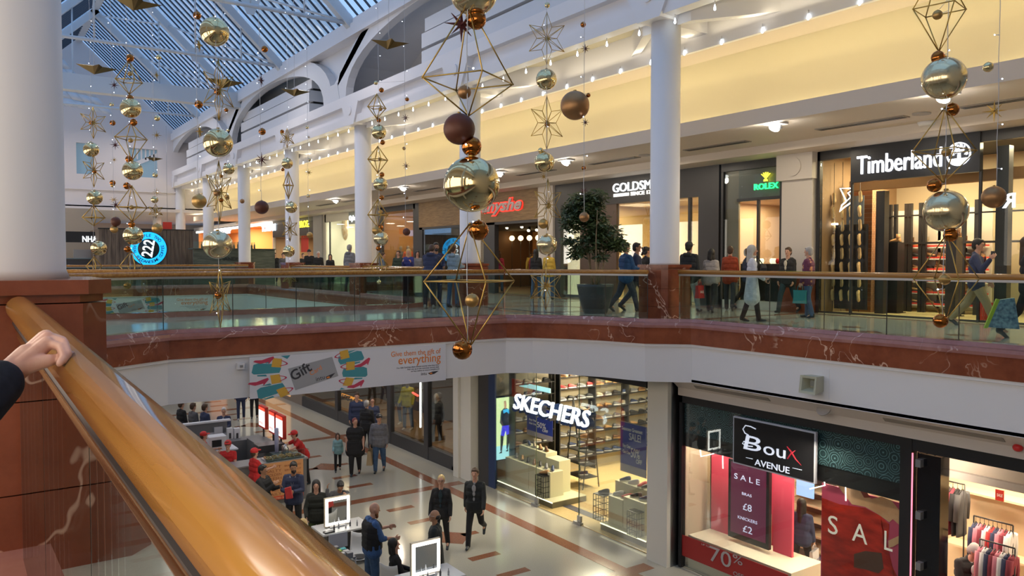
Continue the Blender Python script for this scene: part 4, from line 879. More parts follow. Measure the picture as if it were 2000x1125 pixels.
# ---------------------------------------------------------------- gift card banner
BAN = mat('banner_white', (.74, .74, .80), .5); TEAL = mat('print_teal', (.06, .30, .36), .5); YLW = mat('print_yellow', (.72, .42, .06), .5); MAG = mat('print_magenta', (.55, .05, .11), .5); ORG = mat('print_orange', (.80, .24, .05), .5); INK = mat('print_ink', (.04, .04, .05), .5); SIL = mat('print_silver', (.36, .37, .40), .4)
def banner(corner, right, W, H, label, full=True):
    """corner = top-left; art coordinates u 0..100, v 0..24 (down)"""
    out = Vector((right[1], -right[0], 0)) if abs(right[1]) < .5 else Vector((-1, 0, 0))
    e = empty('gift_card_banner', corner, label, 'banner'); M = frame(corner, right, (0, -1, 0)); su, sv = W / 100, H / 24
    MB().box(0, W, -H, 0, -.012, 0, M).obj('board', BAN, e)
    def pl(mb, pts, z): mb.prism([(u * su, -v * sv) for u, v in pts], z, z + .002, M)
    def tf(pts, u, v, s=1, a=0, fx=1): c, q = math.cos(R(a)), math.sin(R(a)); return [(u + (x * c * fx - y * q) * s, v + (x * fx * q + y * c) * s) for x, y in pts]
    top = [(-6, -2.5), (-4, -3.4), (6, -2.6), (6.6, 0), (6, 2.4), (-5.5, 3), (-6.5, 2)]
    slv = [(0, 3.2), (-4, 3.4), (-3.8, 4.2), (0.5, 4.3)]; slv2 = [(0, -3.3), (-3.6, -4.3), (.5, -4.4), (1.2, -3.5)]
    bag = [(-2.8, -2.8), (2.0, -2.8), (2.6, 2.8), (-2.4, 3)]
    shoe = [(-4, 1), (-1, 0), (1.5, -2.2), (3.2, -3.4), (3.9, -2.6), (2.6, 1.5), (2.2, .2), (-1, 2.2), (-4.5, 2)]
    for u, v, a, f in ((7.5, 7.4, 4, 1), (9.5, 20.3, -14, 1), (48, 4.6, -12, -1), (50, 13.8, 3, -1)):
        mb = MB(); pl(mb, tf(top, u, v, 1, a, f), .001); pl(mb, tf(slv, u, v, 1, a, f), .001); pl(mb, tf(slv2, u, v, 1, a, f), .001); mb.obj('printed_top', TEAL, e)
    for q in ([(14, .3), (18.5, .3), (17, 2.4)], [(42, 23.6), (43, 22.4), (45, 23.6)]): mb = MB(); pl(mb, q, .001); mb.obj('printed_top', TEAL, e)
    for u, v, a, f in ((12.4, 4.2, 12, 1), (11.8, 13.6, -4, 1), (15, 21.6, -20, 1), (44.5, 2.2, -14, -1), (47.5, 9.4, -4, -1), (46.5, 19.2, 14, -1)):
        mb = MB(); pl(mb, tf(bag, u, v, .9, a, f), .0015); o = mb.obj('printed_bag', YLW, e); hb = MB()
        arc = [(2.0 + 3.6 * math.sin(PI * k / 8), -1.9 + 3.8 * k / 8) for k in range(9)]
        q = tf(arc, u, v, .9, a, f); q2 = tf([(1.5 + 3.2 * math.sin(PI * k / 8), -1.6 + 3.2 * k / 8) for k in range(9)], u, v, .9, a, f)
        for k in range(8): pl(hb, [q[k], q[k + 1], q2[k + 1], q2[k]], .002)
        hb.obj('bag_handle', MAG, o)
    for u, v, a, f in ((6.5, 2.4, 20, 1), (4, 14.8, 18, 1), (54, 8.5, 0, 1), (50.5, 21.5, 10, 1)): mb = MB(); pl(mb, tf(shoe, u, v, 1, a, f), .002); mb.obj('printed_shoe', MAG, e)
    card = [(17.3, 8.2), (38.5, 3.0), (41.5, 15.0), (20.6, 21.3)]
    mb = MB(); pl(mb, card, .002); mb.obj('printed_card', SIL, e)
    ca = math.atan2(5.2 * sv, 21.2 * su); RM = lambda u, v: M @ Matrix.Translation((u * su, -v * sv, .005)) @ Matrix.Rotation(ca + .28, 4, 'Z')
    RM2 = lambda u, v: M @ Matrix.Translation((u * su, -v * sv, .005)) @ Matrix.Rotation(ca, 4, 'Z')
    text('card_lettering', 'Gift', H * .36, INK, RM(19.5, 16.0), e, depth=.002, bold=H * .006)
    text('card_orange_lettering', 'Card', H * .17, ORG, RM(28.0, 13.6), e, depth=.002); text('card_mark', 'intu', H * .16, INK, RM2(30.5, 17.2), e, depth=.002)
    def t(n, s, h, u, v, m, w=None, b=0): text(n, s, h, m, M @ Matrix.Translation((u * su, -v * sv, .002)), e, depth=.002, align='LEFT', width=w, bold=b)
    t('headline', 'Give them the gift of', H * .20, 69, 5.8, ORG, 28 * su, .001); t('headline_large', 'everything', H * .32, 73, 11.0, ORG, 24 * su, .002)
    mb = MB(); pl(mb, [(89.5, 18.4), (92, 17.6), (95.8, 17.4), (93.2, 19.2), (91, 19.6)], .002); mb.obj('bird_mark', INK, e)
    mb = MB(); pl(mb, [(90.3, 18.4), (91.8, 18.1), (92.2, 18.9), (91, 19.2)], .004); mb.obj('bird_mark_orange', ORG, e); mb = MB(); pl(mb, [(35.5, 15.2), (37, 14.7), (37.4, 15.7), (36, 16)], .004); mb.obj('bird_mark_orange', ORG, e)
    mb = MB(); pl(mb, [(35.2, 14.9), (37.5, 13.9), (40, 12.9), (37.8, 15.8), (35.8, 16.4)], .003); mb.obj('card_bird', INK, e)
    t('small_lettering', 'Our Gift Card lets them choose exactly what they want', H * .055, 72, 13.8, INK, 24 * su); t('small_lettering', 'Pick one up at the customer service desk', H * .055, 78, 15.2, INK, 18 * su); t('small_lettering', 'or buy online at intu.co.uk/giftcard', H * .055, 80, 16.6, INK, 16 * su); t('brand_lettering', 'intu', H * .12, 85.5, 19.4, INK)
a = at_y(488, 692, 14.3); b = at_y(872, 670, 14.3)
banner((a.x, 14.33, -.43), (1, 0, 0), b.x - a.x, .75, 'wide gift card banner on the white bulkhead of the crossing bridge')
banner((4.9, 41.1, -.45), (1, 0, 0), 5.2, .85, 'distant gift card banner seen through the balustrade glass below the kiosk')
# ---------------------------------------------------------------- shoe shop with lit italic letters
XK = 12.35; SKB = mat('shoe_shop_blue', (.015, .04, .13), .4); YFL = noisy('yellow_oak_floor', (.50, .36, .15), (.62, .47, .23), 5, .3, stretch=(2, 14, 2))
KY0, KY1 = 12.55, 19.6
room(XK, 20.5, KY0, KY1, ZL, -1.45, mat('shoe_shop_wall', (.34, .30, .22), .6), YFL, mat('shoe_shop_ceiling', (.09, .10, .12), .7), power=950, color=(1, .88, .62), n=3, nm='shoe_shop')
e = empty('shopfront', (XK, 16, ZL), 'frameless glass shopfront of the lower shoe shop with small floor brackets', 'shopfront')
for (p0, p1) in ((950, 1045), (1053, 1055), (1053, 1127), (1133, 1252)):
    a, b = at_z(p0, 1, ZL), 0
ks = [19.5, yx(1046, XK), yx(1130, XK), 12.6]
for i, (a, b) in enumerate(zip(ks, ks[1:])):
    if i == 1: continue
    bx('glass_pane', XK, XK + .015, b + .03, a - .03, ZL + .02, -1.5, M_SHOP, e)
for y in ks[1:3]: bx('floor_bracket', XK - .04, XK + .05, y - .14, y + .14, ZL, ZL + .06, M_GREY, e); bx('glass_edge', XK, XK + .018, y - .035, y - .022, ZL, -1.5, mat('glass_edge_green', (.10, .14, .10), .2), e); bx('patch_fitting', XK - .01, XK + .03, y - .12, y + .02, ZL + .07, ZL + .22, M_GREY, e)
bx('header', XK - .02, XK + .05, KY0 + .1, KY1, -1.5, -1.15, mat('shoe_header', (.05, .05, .055), .4), e)
bx('blue_jamb', XK - .03, XK + .02, 18.72, 19.05, ZL, -1.5, SKB, e); bx('dark_jamb', XK - .03, XK + .02, 19.05, 19.6, ZL, -1.5, M_DARK, e)
sg = empty('shop_sign', (XK - .1, 17, -1.9), 'lit white italic block letters on a dark blue body above the shoe shop', 'sign')
a = at_x(1004, 797, XK - .35); yb = at_x(1152, 800, XK - .35).y
wtext('letter_body', 'SKECHERS', (1006, 801), 1158, XK - .12, SKB, sg, h=.62, bold=.006, shear=.25, depth=.22)
wtext('lettering', 'SKECHERS', (1003, 797), 1153, XK - .26, mat('sign_cool_glow', (1, 1, 1),  .5, 0, 1.5, (.88, 1, 1)), sg, h=.60, bold=.003, shear=.25, depth=.05)
# light box poster with a standing sportsman
pa = at_y(968, 778, 19.3); pb = at_y(1003, 893, 19.3)
e = empty('light_box_poster', (pa.x, 19.3, pb.z), 'tall glowing poster of a standing sportsman at the left of the shoe shop', 'poster')
PX = lambda u, v: (pa.x + (pb.x - pa.x) * u, 19.28, pa.z + (pb.z - pa.z) * v)
bx('case', pa.x - .03, pb.x + .03, 19.3, 19.44, pb.z - .03, pa.z + .03, SKB, e)
def pp(nm, pts, m, d): mb = MB(); mb.face([(PX(u, v)[0], 19.295 - d, PX(u, v)[2]) for u, v in pts]); mb.obj(nm, m, e)
G = lambda n, c, s=1.6: mat(n, c, .5, 0, s, c)
pp('backdrop', [(0, 0), (1, 0), (1, 1), (0, 1)], G('poster_lime', (.62, .80, .40)), .0); pp('floor_tone', [(0, .78), (1, .78), (1, 1), (0, 1)], G('poster_aqua', (.35, .72, .74)), .001)
pp('skin', [(.44, .06), (.56, .05), (.6, .14), (.56, .19), (.46, .18)], G('poster_skin', (.55, .32, .20), 1), .003); pp('shirt', [(.28, .22), (.46, .17), (.62, .18), (.86, .24), (.9, .42), (.76, .44), (.72, .47), (.34, .46), (.22, .40)], G('poster_shirt', (.03, .05, .09), .6), .002)
pp('shirt_yoke', [(.4, .2), (.66, .19), (.88, .25), (.86, .32), (.6, .24), (.42, .26)], G('poster_cyan', (.05, .45, .8)), .004)
pp('shorts', [(.34, .46), (.72, .46), (.76, .6), (.58, .62), (.54, .54), (.46, .63), (.26, .61)], G('poster_blue', (.05, .05, .65)), .003)
pp('leg', [(.26, .6), (.44, .62), (.40, .74), (.34, .86), (.24, .86)], G('poster_leg', (.04, .05, .06), .6), .002); pp('leg', [(.6, .61), (.75, .6), (.74, .74), (.66, .85), (.58, .84)], G('poster_leg', (.04, .05, .06)), .002)
pp('shoe', [(.16, .9), (.34, .85), (.34, .9)], G('poster_leg', (.04, .05, .06)), .003); pp('shoe', [(.54, .88), (.68, .84), (.68, .89)], G('poster_leg', (.04, .05, .06)), .003)
# long wall of shoe shelves (faces the entrance)
SHY = 19.1
e = empty('shoe_shelving', (16.5, SHY, ZL), 'long wall of black shelves full of shoes along the side of the shoe shop', 'shelving')
for k in range(8): bx('shelf', 14.7, 20.3, SHY - .3, SHY + .02, ZL + .42 + k * .36, ZL + .445 + k * .36, M_BLACK, e)
for x in (14.7, 16.1, 17.5, 18.9, 20.27): bx('upright', x, x + .04, SHY - .32, SHY + .02, ZL, ZL + 3.1, M_BLACK, e)
bx('back_panel', 14.7, 20.3, SHY + .02, SHY + .06, ZL, ZL + 3.2, mat('shelf_back_beige', (.50, .43, .30), .6), e)
random.seed(21); kinds = list(SH)
WT = ['navy_trainer', 'grey_trainer', 'black_trainer', 'brown_shoe', 'black_shoe', 'tan_shoe', 'grey_trainer', 'beige_trainer', 'navy_trainer']
for k in range(8):
    for i in range(15):
        x = 14.95 + i * .37
        kd = 'red_trainer' if (k == 6 and i in (0, 1, 3)) else random.choice(WT)
        put_shoe(kd, (x, SHY - .15, ZL + .445 + k * .36), random.uniform(-.5, .2), kd.replace('_', ' ') + ' on the long wall of black shelves', 'shoes on the long shelves')
# left tall shelf bay and poster strip
e = empty('shoe_shelving', (13.6, 19.1, ZL), 'narrow tall bay of shoe shelves beside the glowing poster', 'shelving')
for k in range(8): bx('shelf', 13.15, 14.55, 18.85, 19.15, ZL + .7 + k * .36, ZL + .725 + k * .36, M_BLACK, e)
bx('upright', 13.1, 13.14, 18.85, 19.15, ZL, ZL + 3.3, M_BLACK, e); bx('upright', 14.56, 14.6, 18.85, 19.15, ZL, ZL + 3.3, M_BLACK, e)
for k in range(7):
    for i in range(4):
        kd = random.choice(WT); put_shoe(kd, (13.32 + i * .35, 19.0, ZL + .725 + k * .36), random.uniform(-.4, .2), kd.replace('_', ' ') + ' on the narrow shelf bay beside the glowing poster', 'shoes on the narrow bay')
tag(panel('screen', (1014, 746), (1074, 768), 13.6, mat('screen_glow', (.5, .8, .7), .5, 0, 1.1, (.35, .75, .75))), 'glowing green and blue screen high behind the shoe shop sign', 'screen')
# hanging sale banners
def salebanner(tl, brp, X, label, big):
    (ya, za), (yb, zb) = yz(*tl, X), yz(*brp, X); e = empty('hanging_banner', (X, (ya + yb) / 2, zb), label, 'banner')
    bx('cloth', X, X + .01, yb, ya, zb, za, mat('sale_blue', (.02, .045, .35), .5), e); bx('lower_strip', X - .002, X + .012, yb, ya, zb, zb + (za - zb) * .16, mat('sale_grey', (.42, .38, .42), .5), e)
    MB().cone((X, ya, za), (X, yb, za), .012, .012, 6).obj('rod', M_GREY, e); [MB().cone((X, q, za), (X, q, -1.5), .003, .003, 4).obj('wire', M_GREY, e) for q in (ya - .05, yb + .05)]
    M = frame((X - .006, ya, za), (0, -1, 0), (-1, 0, 0)); w, h = ya - yb, za - zb; W_ = mat('print_white', (.78, .80, .85), .5)
    for s, u, v, hh, ww in (('Seasons Greatest', .06, .16, .1, .8), ('SALE!', .35, .33, .2, .45), ('Buy One', .1, .5, .09, .3), ('Get One', .1, .62, .09, .3), ('50%', .42, .66, .26, .34), ('OFF', .62, .76, .12, .22)):
        text('lettering', s, hh * h, W_, M @ Matrix.Translation((u * w, -v * h, .003)), e, depth=.003, width=ww * w, bold=.003)
salebanner((1029, 790), (1079, 863), 12.95, 'blue half price sale banner hanging behind the lit letters', 1)
salebanner((1212, 822), (1262, 935), 12.75, 'blue sale banner hanging at the right of the shoe shop beside the pier', 2)
# plinths with shoes
PLW = mat('plinth_cream', (.66, .64, .44), .4); PLB = mat('plinth_base', (.12, .11, .07), .4); WIRE = mat('black_wire', (.012, .012, .012), .4)
def crate(x, y, z, w, h, label, n=4):
    e = empty('wire_crate', (x, y, z), label, 'crate', w=False); mb = MB(); q = w / 2
    for sx in (-q, q):
        for sy in (-q, q): mb.cone((sx, sy, 0), (sx, sy, h), .013, .013, 6)
    mb.obj('corner_rods', WIRE, e); mb = MB()
    for k in range(5):
        z_ = h * k / 4
        for a, b in (((-q, -q), (q, -q)), ((q, -q), (q, q)), ((q, q), (-q, q)), ((-q, q), (-q, -q))): mb.cone((*a, z_), (*b, z_), .008, .008, 5)
    for k in range(1, n):
        t = -q + w * k / n
        for a in ((t, -q), (t, q), (-q, t), (q, t)): mb.cone((*a, 0), (*a, h), .007, .007, 5)
    mb.obj('wire_mesh', WIRE, e); MB().box(-q, q, -q, q, h, h + .012).obj('top_panel', WIRE, e); return e
def display(label, x0, x1, y0, y1, steps, grp, shoes):
    e = empty('display_plinth', ((x0 + x1) / 2, (y0 + y1) / 2, ZL), label, 'display plinth')
    bx('base', x0 - .2, x1 + .1, y0 - .25, y1 + .05, ZL + .012, ZL + .16, PLB, e); bx('base_light', x0 - .21, x0 - .2, y0 - .26, y1 + .06, ZL + .15, ZL + .17, mat('plinth_glow', (1, 1, .8), .5, 0, 3, (1, .95, .6)), e); bx('base_top', x0 - .2, x1 + .1, y0 - .25, y1 + .05, ZL + .16, ZL + .175, PLW, e)
    for i, (a, b, c, d, h) in enumerate(steps): bx('block', a, b, c, d, ZL + .175, ZL + h, PLW, e, .004)
    for i, (x, y, z, kd, rz) in enumerate(shoes): put_shoe(kd, (x, y, ZL + z), rz, kd.replace('_', ' ') + ' on ' + grp, 'shoes on ' + grp)
g1 = 'the left stepped plinth of the shoe shop'; g2 = 'the right stepped plinth of the shoe shop'
ya, yb = yx(985, 12.75), yx(1080, 12.75)
S1 = [(12.75, 13.2, yb + 1.1, ya - .05, .85), (12.75, 13.2, yb + .1, yb + 1.08, .85), (13.2, 13.6, yb + .9, ya - .1, 1.15), (13.2, 13.6, yb + .3, yb + .88, 1.05)]
sh = []
random.seed(9)
for i in range(7): sh.append((12.95, yb + .25 + i * (ya - yb - .5) / 6.3, .85, WT[i], PI + .9))
for i in range(4): sh.append((13.4, yb + .95 + .17 + i * (ya - yb - 1.1) / 4.2, 1.15, WT[(i * 2 + 3) % 9], PI + 1.1))
display('cream stepped plinth of shoes behind the left pane of the shoe shop', 12.75, 13.6, yb, ya, S1, g1, sh)
crate(12.72, yb + .32, ZL + .175, .34, .58, 'black wire crate standing on the left plinth base') ; put_shoe('tan_shoe', (12.72, yb + .32, ZL + .77), PI / 2 + .7, 'tan shoe on top of the left wire crate', None)
put_shoe('beige_trainer', (12.62, 19.0, ZL + .014), 1.9, 'single beige trainer on the floor at the shop window corner', None)
put_shoe('beige_trainer', (12.64, 18.85, ZL + .014), 1.9, 'trainer lying beside its pair on the shop window floor', None)
ya, yb = yx(1190, 12.75), yx(1262, 12.75)
S2 = [(12.75, 13.15, yb + .75, ya, .82), (12.75, 13.15, yb, yb + .72, .92), (13.15, 13.5, yb + .3, ya + .2, 1.08)]
sh = [(12.95, ya - .15, .82, 'white_trainer', 2.2), (12.95, ya - .45, .82, 'red_trainer', 2.4), (12.95, yb + .5, .92, 'black_trainer', 2.3), (12.95, yb + .2, .92, 'navy_trainer', 2.3), (13.3, ya, 1.08, 'navy_trainer', 2.6), (13.3, ya - .3, 1.08, 'white_trainer', 2.2), (13.3, ya - .6, 1.08, 'red_trainer', 3), (13.3, yb + .5, 1.08, 'grey_trainer', 2.8)]
display('cream stepped plinth of shoes behind the right pane of the shoe shop', 12.75, 13.5, yb, ya, S2, g2, sh)
crate(12.78, ya + .2, ZL + .175, .36, .62, 'black wire crate at the left end of the right plinth'); put_shoe('black_trainer', (12.78, ya + .2, ZL + .81), 2.4, 'black trainer on top of the right plinth wire crate', None)
crate(12.68, yb - .02 + .2, ZL + .175, .32, .55, 'black wire crate at the foot of the right plinth near the pier')
e = empty('display_stand', (13.9, 14.4, ZL), 'black display stand with white comfort lettering and shoes on top', 'display stand')
(yA, zA), (yB, zB) = yz(1188, 980, 14.0), yz(1262, 1018, 14.0)
bx('case', 14.0, 14.5, yB, yA, ZL, zA, M_BLACK, e); bx('upper_case', 14.5, 14.9, yB, yA - .1, ZL, zA + .35, M_BLACK, e)
wtext('lettering', 'Comfort', (1196, 999), 1240, 13.98, mat('print_white', (.78, .80, .85)), e, h=.25, shear=.3)
for i in range(4): put_shoe(['tan_shoe', 'navy_trainer', 'white_trainer', 'grey_trainer'][i], (14.2, yA - .2 - i * .4, zA), 2.4, ['tan shoe', 'navy trainer', 'white trainer', 'grey trainer'][i] + ' on the black comfort display stand', 'shoes on the comfort stand')
e = empty('shoe_ladder_rack', (14.6, 17.6, ZL), 'black slanting ladder rack of shoes in the middle of the shoe shop', 'rack')
for y in (17.2, 18.0): MB().cone((14.3, y, ZL), (14.6, y, ZL + 2.5), .02, .02, 6).obj('upright', WIRE, e); MB().cone((14.9, y, ZL), (14.6, y, ZL + 2.5), .02, .02, 6).obj('upright', WIRE, e)
for k in range(6): bx('shelf', 14.33 + k * .05, 14.85 - k * .05, 17.2, 18.0, ZL + .3 + k * .36, ZL + .32 + k * .36, WIRE, e)
for k in range(6): put_shoe(WT[k], (14.6, 17.55, ZL + .32 + k * .36), 2.6, WT[k].replace('_', ' ') + ' on the slanting ladder rack', 'shoes on the ladder rack')
bx('threshold', 12.4, 12.6, 0, 1, 0, 1, M_DARK) if False else sbx('floor_mat_strip', 12.9, 13.15, yx(1170, 12.9), yx(1080, 12.9), ZL + .012, ZL + .018, mat('dark_floor_strip', (.05, .05, .07), .4))
# piers between shops
for y in (20.0,): sbx('wall_pier_clad', 12.05, 12.6, y + .31, y + .6, ZL, -1.2, mat('pier_paint', (.66, .62, .52)))
sbx('wall_steel_pier', 12.22, 12.6, 11.78, 11.95, ZL, -1.2, M_STEEL)
# ---------------------------------------------------------------- fashion window further along (left)
NX = 12.35
room(NX + .1, 16.0, 20.7, 34.5, ZL, -1.5, mat('dark_window_wall', (.07, .055, .05), .6), noisy('dark_timber_floor', (.20, .12, .06), (.34, .22, .11), 3, .3, stretch=(2, 14, 2)), power=170, color=(1, .74, .42), n=4, nm='clothes_window')
e = empty('shopfront', (NX, 27, ZL), 'long dark framed clothes shop window beyond the cream pier', 'shopfront')
mb = MB(); mb.box(NX, NX + .12, 20.7, 21.2, ZL, ZL + .12); mb.box(NX, NX + .12, 21.0, 34.5, ZL, ZL + .42); mb.box(NX, NX + .12, 20.7, 34.5, -1.8, -1.4)
for px in (831, 758, 655): y = yx(px, NX); mb.box(NX - .01, NX + .15, y - .14, y + .14, ZL, -1.5)
mb.obj('frame', M_DARK, e); bx('glass_pane', NX + .05, NX + .065, 20.7, 34.5, ZL + .1, -1.8, M_SHOP, e)
o = MB().cone(at_x(821, 835, NX + .3), at_x(821, 745, NX + .3), .03, .03, 8).obj('tube_light', mat('tube_glow', (1, 1, 1), .5, 0, 4, (1, .97, .9))); tag(o, 'vertical white tube light in the lower clothes window', 'light tube')
o = panel('window_sign', (667, 768), (706, 787), NX + .3, mat('orange_sign', (.9, .35, .03), .5, 0, 1.0, (1, .36, .03))); tag(o, 'orange sign with dark lettering behind the lower clothes window', 'sign'); wtext('lettering', "100's OF", (669, 779), 704, NX + .27, INK, o, h=.3)
o = MB().cone(at_x(806, 767, NX + .5), at_x(816, 773, NX + .5), .035, .035, 8).obj('red_tube_light', mat('red_tube', (1, .1, .1), .5, 0, 3, (1, .08, .05))); tag(o, 'short red light tube in the lower clothes window', 'light tube')
for k, (y0, y1) in enumerate(((21.6, 23.6), (24.2, 28.0), (28.6, 33))):
    o = bx('window_bench', NX + .4, NX + 1.5, y0, y1, ZL + .012, ZL + .35, noisy('dark_timber_floor', (.2, .12, .06), (.34, .22, .11), 3)); tag(o, ('near', 'middle', 'far')[k] + ' low timber platform inside the lower clothes window', 'platform')
# ---------------------------------------------------------------- lingerie shop
BXX = 12.40; PINK = mat('pink_panel', (.80, .09, .16), .5)
for _y in (6.6, 8.2, 9.6, 11.0): area('window_warm_fill', (12.78, _y, -1.72), .15, 60, (1, .84, .66), rot=(0, R(-8), 0)); CRM = mat('cream_display', (.70, .52, .32), .6)  # warm lamps added to brighten the window display
room(BXX + .05, 18.5, 2.0, 11.72, ZL, -1.55, mat('lingerie_wall', (.62, .50, .36), .6), mat('lingerie_floor', (.50, .45, .36), .25), mat('lingerie_ceiling', (.45, .40, .34)), power=520, color=(1, .80, .56), n=3, nm='lingerie_shop')
e = empty('shopfront', (BXX, 9, ZL), 'black framed lingerie shop window with patterned frieze at lower right', 'shopfront')
LACE = mat('lace_frieze', (.04, .10, .12), .3); n, l, b = nodes(LACE)
tc = n.new('ShaderNodeTexCoord'); v = n.new('ShaderNodeTexVoronoi'); v.inputs['Scale'].default_value = 4.6; v.inputs['Randomness'].default_value = .55
mm = n.new('ShaderNodeMath'); mm.operation = 'MULTIPLY'; mm.inputs[1].default_value = 38; sn = n.new('ShaderNodeMath'); sn.operation = 'SINE'
v2 = n.new('ShaderNodeTexVoronoi'); v2.feature = 'DISTANCE_TO_EDGE'; v2.inputs['Scale'].default_value = 9
r = n.new('ShaderNodeValToRGB'); r.color_ramp.elements[0].position = .55; r.color_ramp.elements[0].color = (.022, .05, .06, 1); r.color_ramp.elements[1].position = .95; r.color_ramp.elements[1].color = (.15, .28, .32, 1)
l.new(tc.outputs['Object'], v.inputs['Vector']); l.new(tc.outputs['Object'], v2.inputs['Vector']); l.new(v.outputs['Distance'], mm.inputs[0]); l.new(mm.outputs[0], sn.inputs[0]); l.new(sn.outputs[0], r.inputs['Fac']); l.new(r.outputs['Color'], b.inputs['Base Color'])
yl = 11.72; yj = yx(1767, BXX); yd = yx(1862, BXX)
mb = MB(); mb.box(BXX - .02, BXX + .1, yl - .08, yl, ZL, LT); mb.box(BXX - .02, BXX + .1, yj, yl, -1.68, LT); mb.box(BXX - .03, BXX + .12, 2, yd + .7, -1.72, LT); mb.box(BXX - .04, BXX + .12, yx(1790, BXX), yj, ZL, LT); mb.obj('frame', M_BLACK, e)
bx('glass_pane', BXX + .03, BXX + .045, yj, yl - .08, ZL, -1.68, M_SHOP, e)
bx('frieze', BXX + .06, BXX + .08, yj, yl - .08, -2.32, -1.68, LACE, e)
bx('dark_band', BXX + .09, BXX + .11, yj, yl - .08, -2.62, -2.3, M_BLACK, e)
(ya, za) = yz(1320, 1040, BXX); (yb, zb) = yz(1320, 1080, BXX)
bx('red_band', BXX + .01, BXX + .02, yx(1545, BXX), yl - .08, zb, za, mat('red_band', (.36, .02, .02), .4), e)
GRY = mat('vinyl_grey', (.45, .42, .42), .5)
wtext('vinyl_lettering', '70', (1386, 1094), 1428, BXX - .0, GRY, e, h=.44, depth=.004); wtext('vinyl_lettering', '%', (1431, 1098), 1450, BXX - .0, GRY, e, h=.25, depth=.004); wtext('vinyl_lettering', 'UP TO', (1370, 1064), 1386, BXX, GRY, e, h=.05, depth=.004); wtext('vinyl_lettering', 'OFF', (1432, 1123), 1452, BXX, GRY, e, h=.12, depth=.004)
bx('folding_door', BXX, BXX + .1, yx(1845, BXX), yx(1800, BXX), ZL, -1.75, mat('gloss_black', (.008, .008, .01), .12), e)
for k in range(3): bx('door_leaf', BXX + .06, BXX + .5, yx(1862 - k * 16, BXX + .5), yx(1862 - k * 16, BXX + .5) + .03, ZL, -1.75, mat('gloss_black', (.008, .008, .01)), e)
o = MB().cone((BXX - .06, yx(1793, BXX), ZL + .02), (BXX - .06, yx(1793, BXX), -1.75), .012, .012, 6).obj('pink_light_edge', mat('pink_glow', (1, .2, .3), .5, 0, 1.8, (1, .22, .32)), e)
for py in (905, 1007, 1106): p = at_x(1794, py, BXX - .08); bx('hinge', BXX - .1, BXX, p.y - .04, p.y + .04, p.z - .06, p.z + .06, M_GREY, e)
# sign board
(ya, za), (yb, zb) = yz(1432, 812, BXX - .1), yz(1592, 946, BXX - .1)
e = empty('shop_sign', (BXX - .1, (ya + yb) / 2, zb), 'black sign board with silver border and white serif lettering on the lingerie window', 'sign')
bx('border', BXX - .1, BXX - .04, yb, ya, zb, za, mat('silver_border', (.50, .52, .58), .4), e, .004); bx('board', BXX - .108, BXX - .09, yb + .03, ya - .03, zb + .03, za - .03, mat('sign_black', (.012, .012, .014), .25), e)
LW = mat('sign_lavender', (.8, .85, 1), .5, 0, .55, (.8, .87, 1)); XW = BXX - .115
wtext('lettering', 'B', (1452, 876), 1486, XW, LW, e, h=.40, shear=.12, depth=.012); wtext('lettering', 'ou', (1491, 886), 1534, XW, LW, e, h=.34, bold=.0, depth=.012)
Bp = lambda pts, r, m: MB().tube([at_x(x, y, XW) for x, y in pts], r, 6).obj('flourish', m, e)
Bp([(1462, 850), (1455, 846), (1451, 838), (1456, 831), (1466, 833), (1476, 838)], .011, LW); Bp([(1470, 872), (1458, 871), (1450, 866), (1453, 862), (1459, 864)], .011, LW)
RX_ = mat('sign_red_letter', (.55, .03, .05), .5, 0, .35, (.7, .03, .06)); Bp([(1537, 872), (1545, 882), (1554, 897), (1565, 909)], [.008, .016, .012, .004], RX_); Bp([(1553, 880), (1545, 886), (1538, 896)], [.006, .014, .012], RX_)
wtext('small_lettering', 'AVENUE', (1474, 908), 1542, XW, LW, e, h=.17, depth=.01); Bp([(1457, 893.5), (1470, 896.5)], .006, LW); Bp([(1548, 914), (1566, 918)], .006, LW)
# sale screen, pink panels, cream wall, poster
X1 = 12.95; e = empty('sale_screen', (X1, yx(1460, X1), -3.2), 'tall dark sale screen with pale prices hanging in the lingerie window', 'screen')
(ya, za), (yb, zb) = yz(1423, 895, X1), yz(1501, 1075, X1)
bx('bezel', X1, X1 + .08, yb, ya, zb, za, M_BLACK, e); bx('display', X1 - .006, X1, yb + .07, ya - .07, zb + .12, za - .05, mat('screen_plum', (.08, .015, .04), .3, 0, .35, (.20, .03, .09)), e)
PB = mat('screen_text', (.6, .65, .85), .5, 0, .7, (.60, .68, .9)); mid = 1459
for s, x0, y0, x1, h in (('S A L E', 1434, 934, 1484, .16), ('BRAS', 1449, 966, 1468, .08), ('£8', 1451, 995, 1468, .2), ('KNICKERS', 1441, 1012, 1479, .09), ('£2', 1451, 1038, 1469, .2)): wtext('lettering', s, (x0, y0), x1, X1 - .01, PB, e, h=h, depth=.004)
X2 = 13.2
tag(panel('cream_display_wall', (1312, 840), (1387, 1190), X2, CRM, th=.05), 'cream curtain panel at the left of the lingerie window', 'panel')
for k, (a, b) in enumerate(((1388, 1427), (1512, 1545))): tag(panel('pink_display_panel', (a, 860), (b, 1190), X2 + .0, PINK, th=.06), ('wide pink panel left of the sale screen', 'pink panel right of the sale screen')[k], 'panel')
tag(panel('pink_backdrop', (1427, 880), (1512, 1190), X2 + .25, PINK, th=.05), 'pink backdrop behind the sale screen', 'panel')
for k, a in enumerate((1439, 1463, 1491)): tag(panel('cream_stripe', (a, 1000), (a + 13, 1190), X2 + .2, mat('cream_stripe', (.72, .62, .40)), th=.02), 'cream vertical board below the sale screen', 'board', 'cream boards below the sale screen')
tag(bx('window_floor_box', BXX + .12, X2 + .3, yx(1545, BXX), yl - .15, ZL + .012, ZL + .7, mat('cream_floor_box', (.72, .66, .5), .4)), 'low cream box floor of the lingerie window display', 'platform')
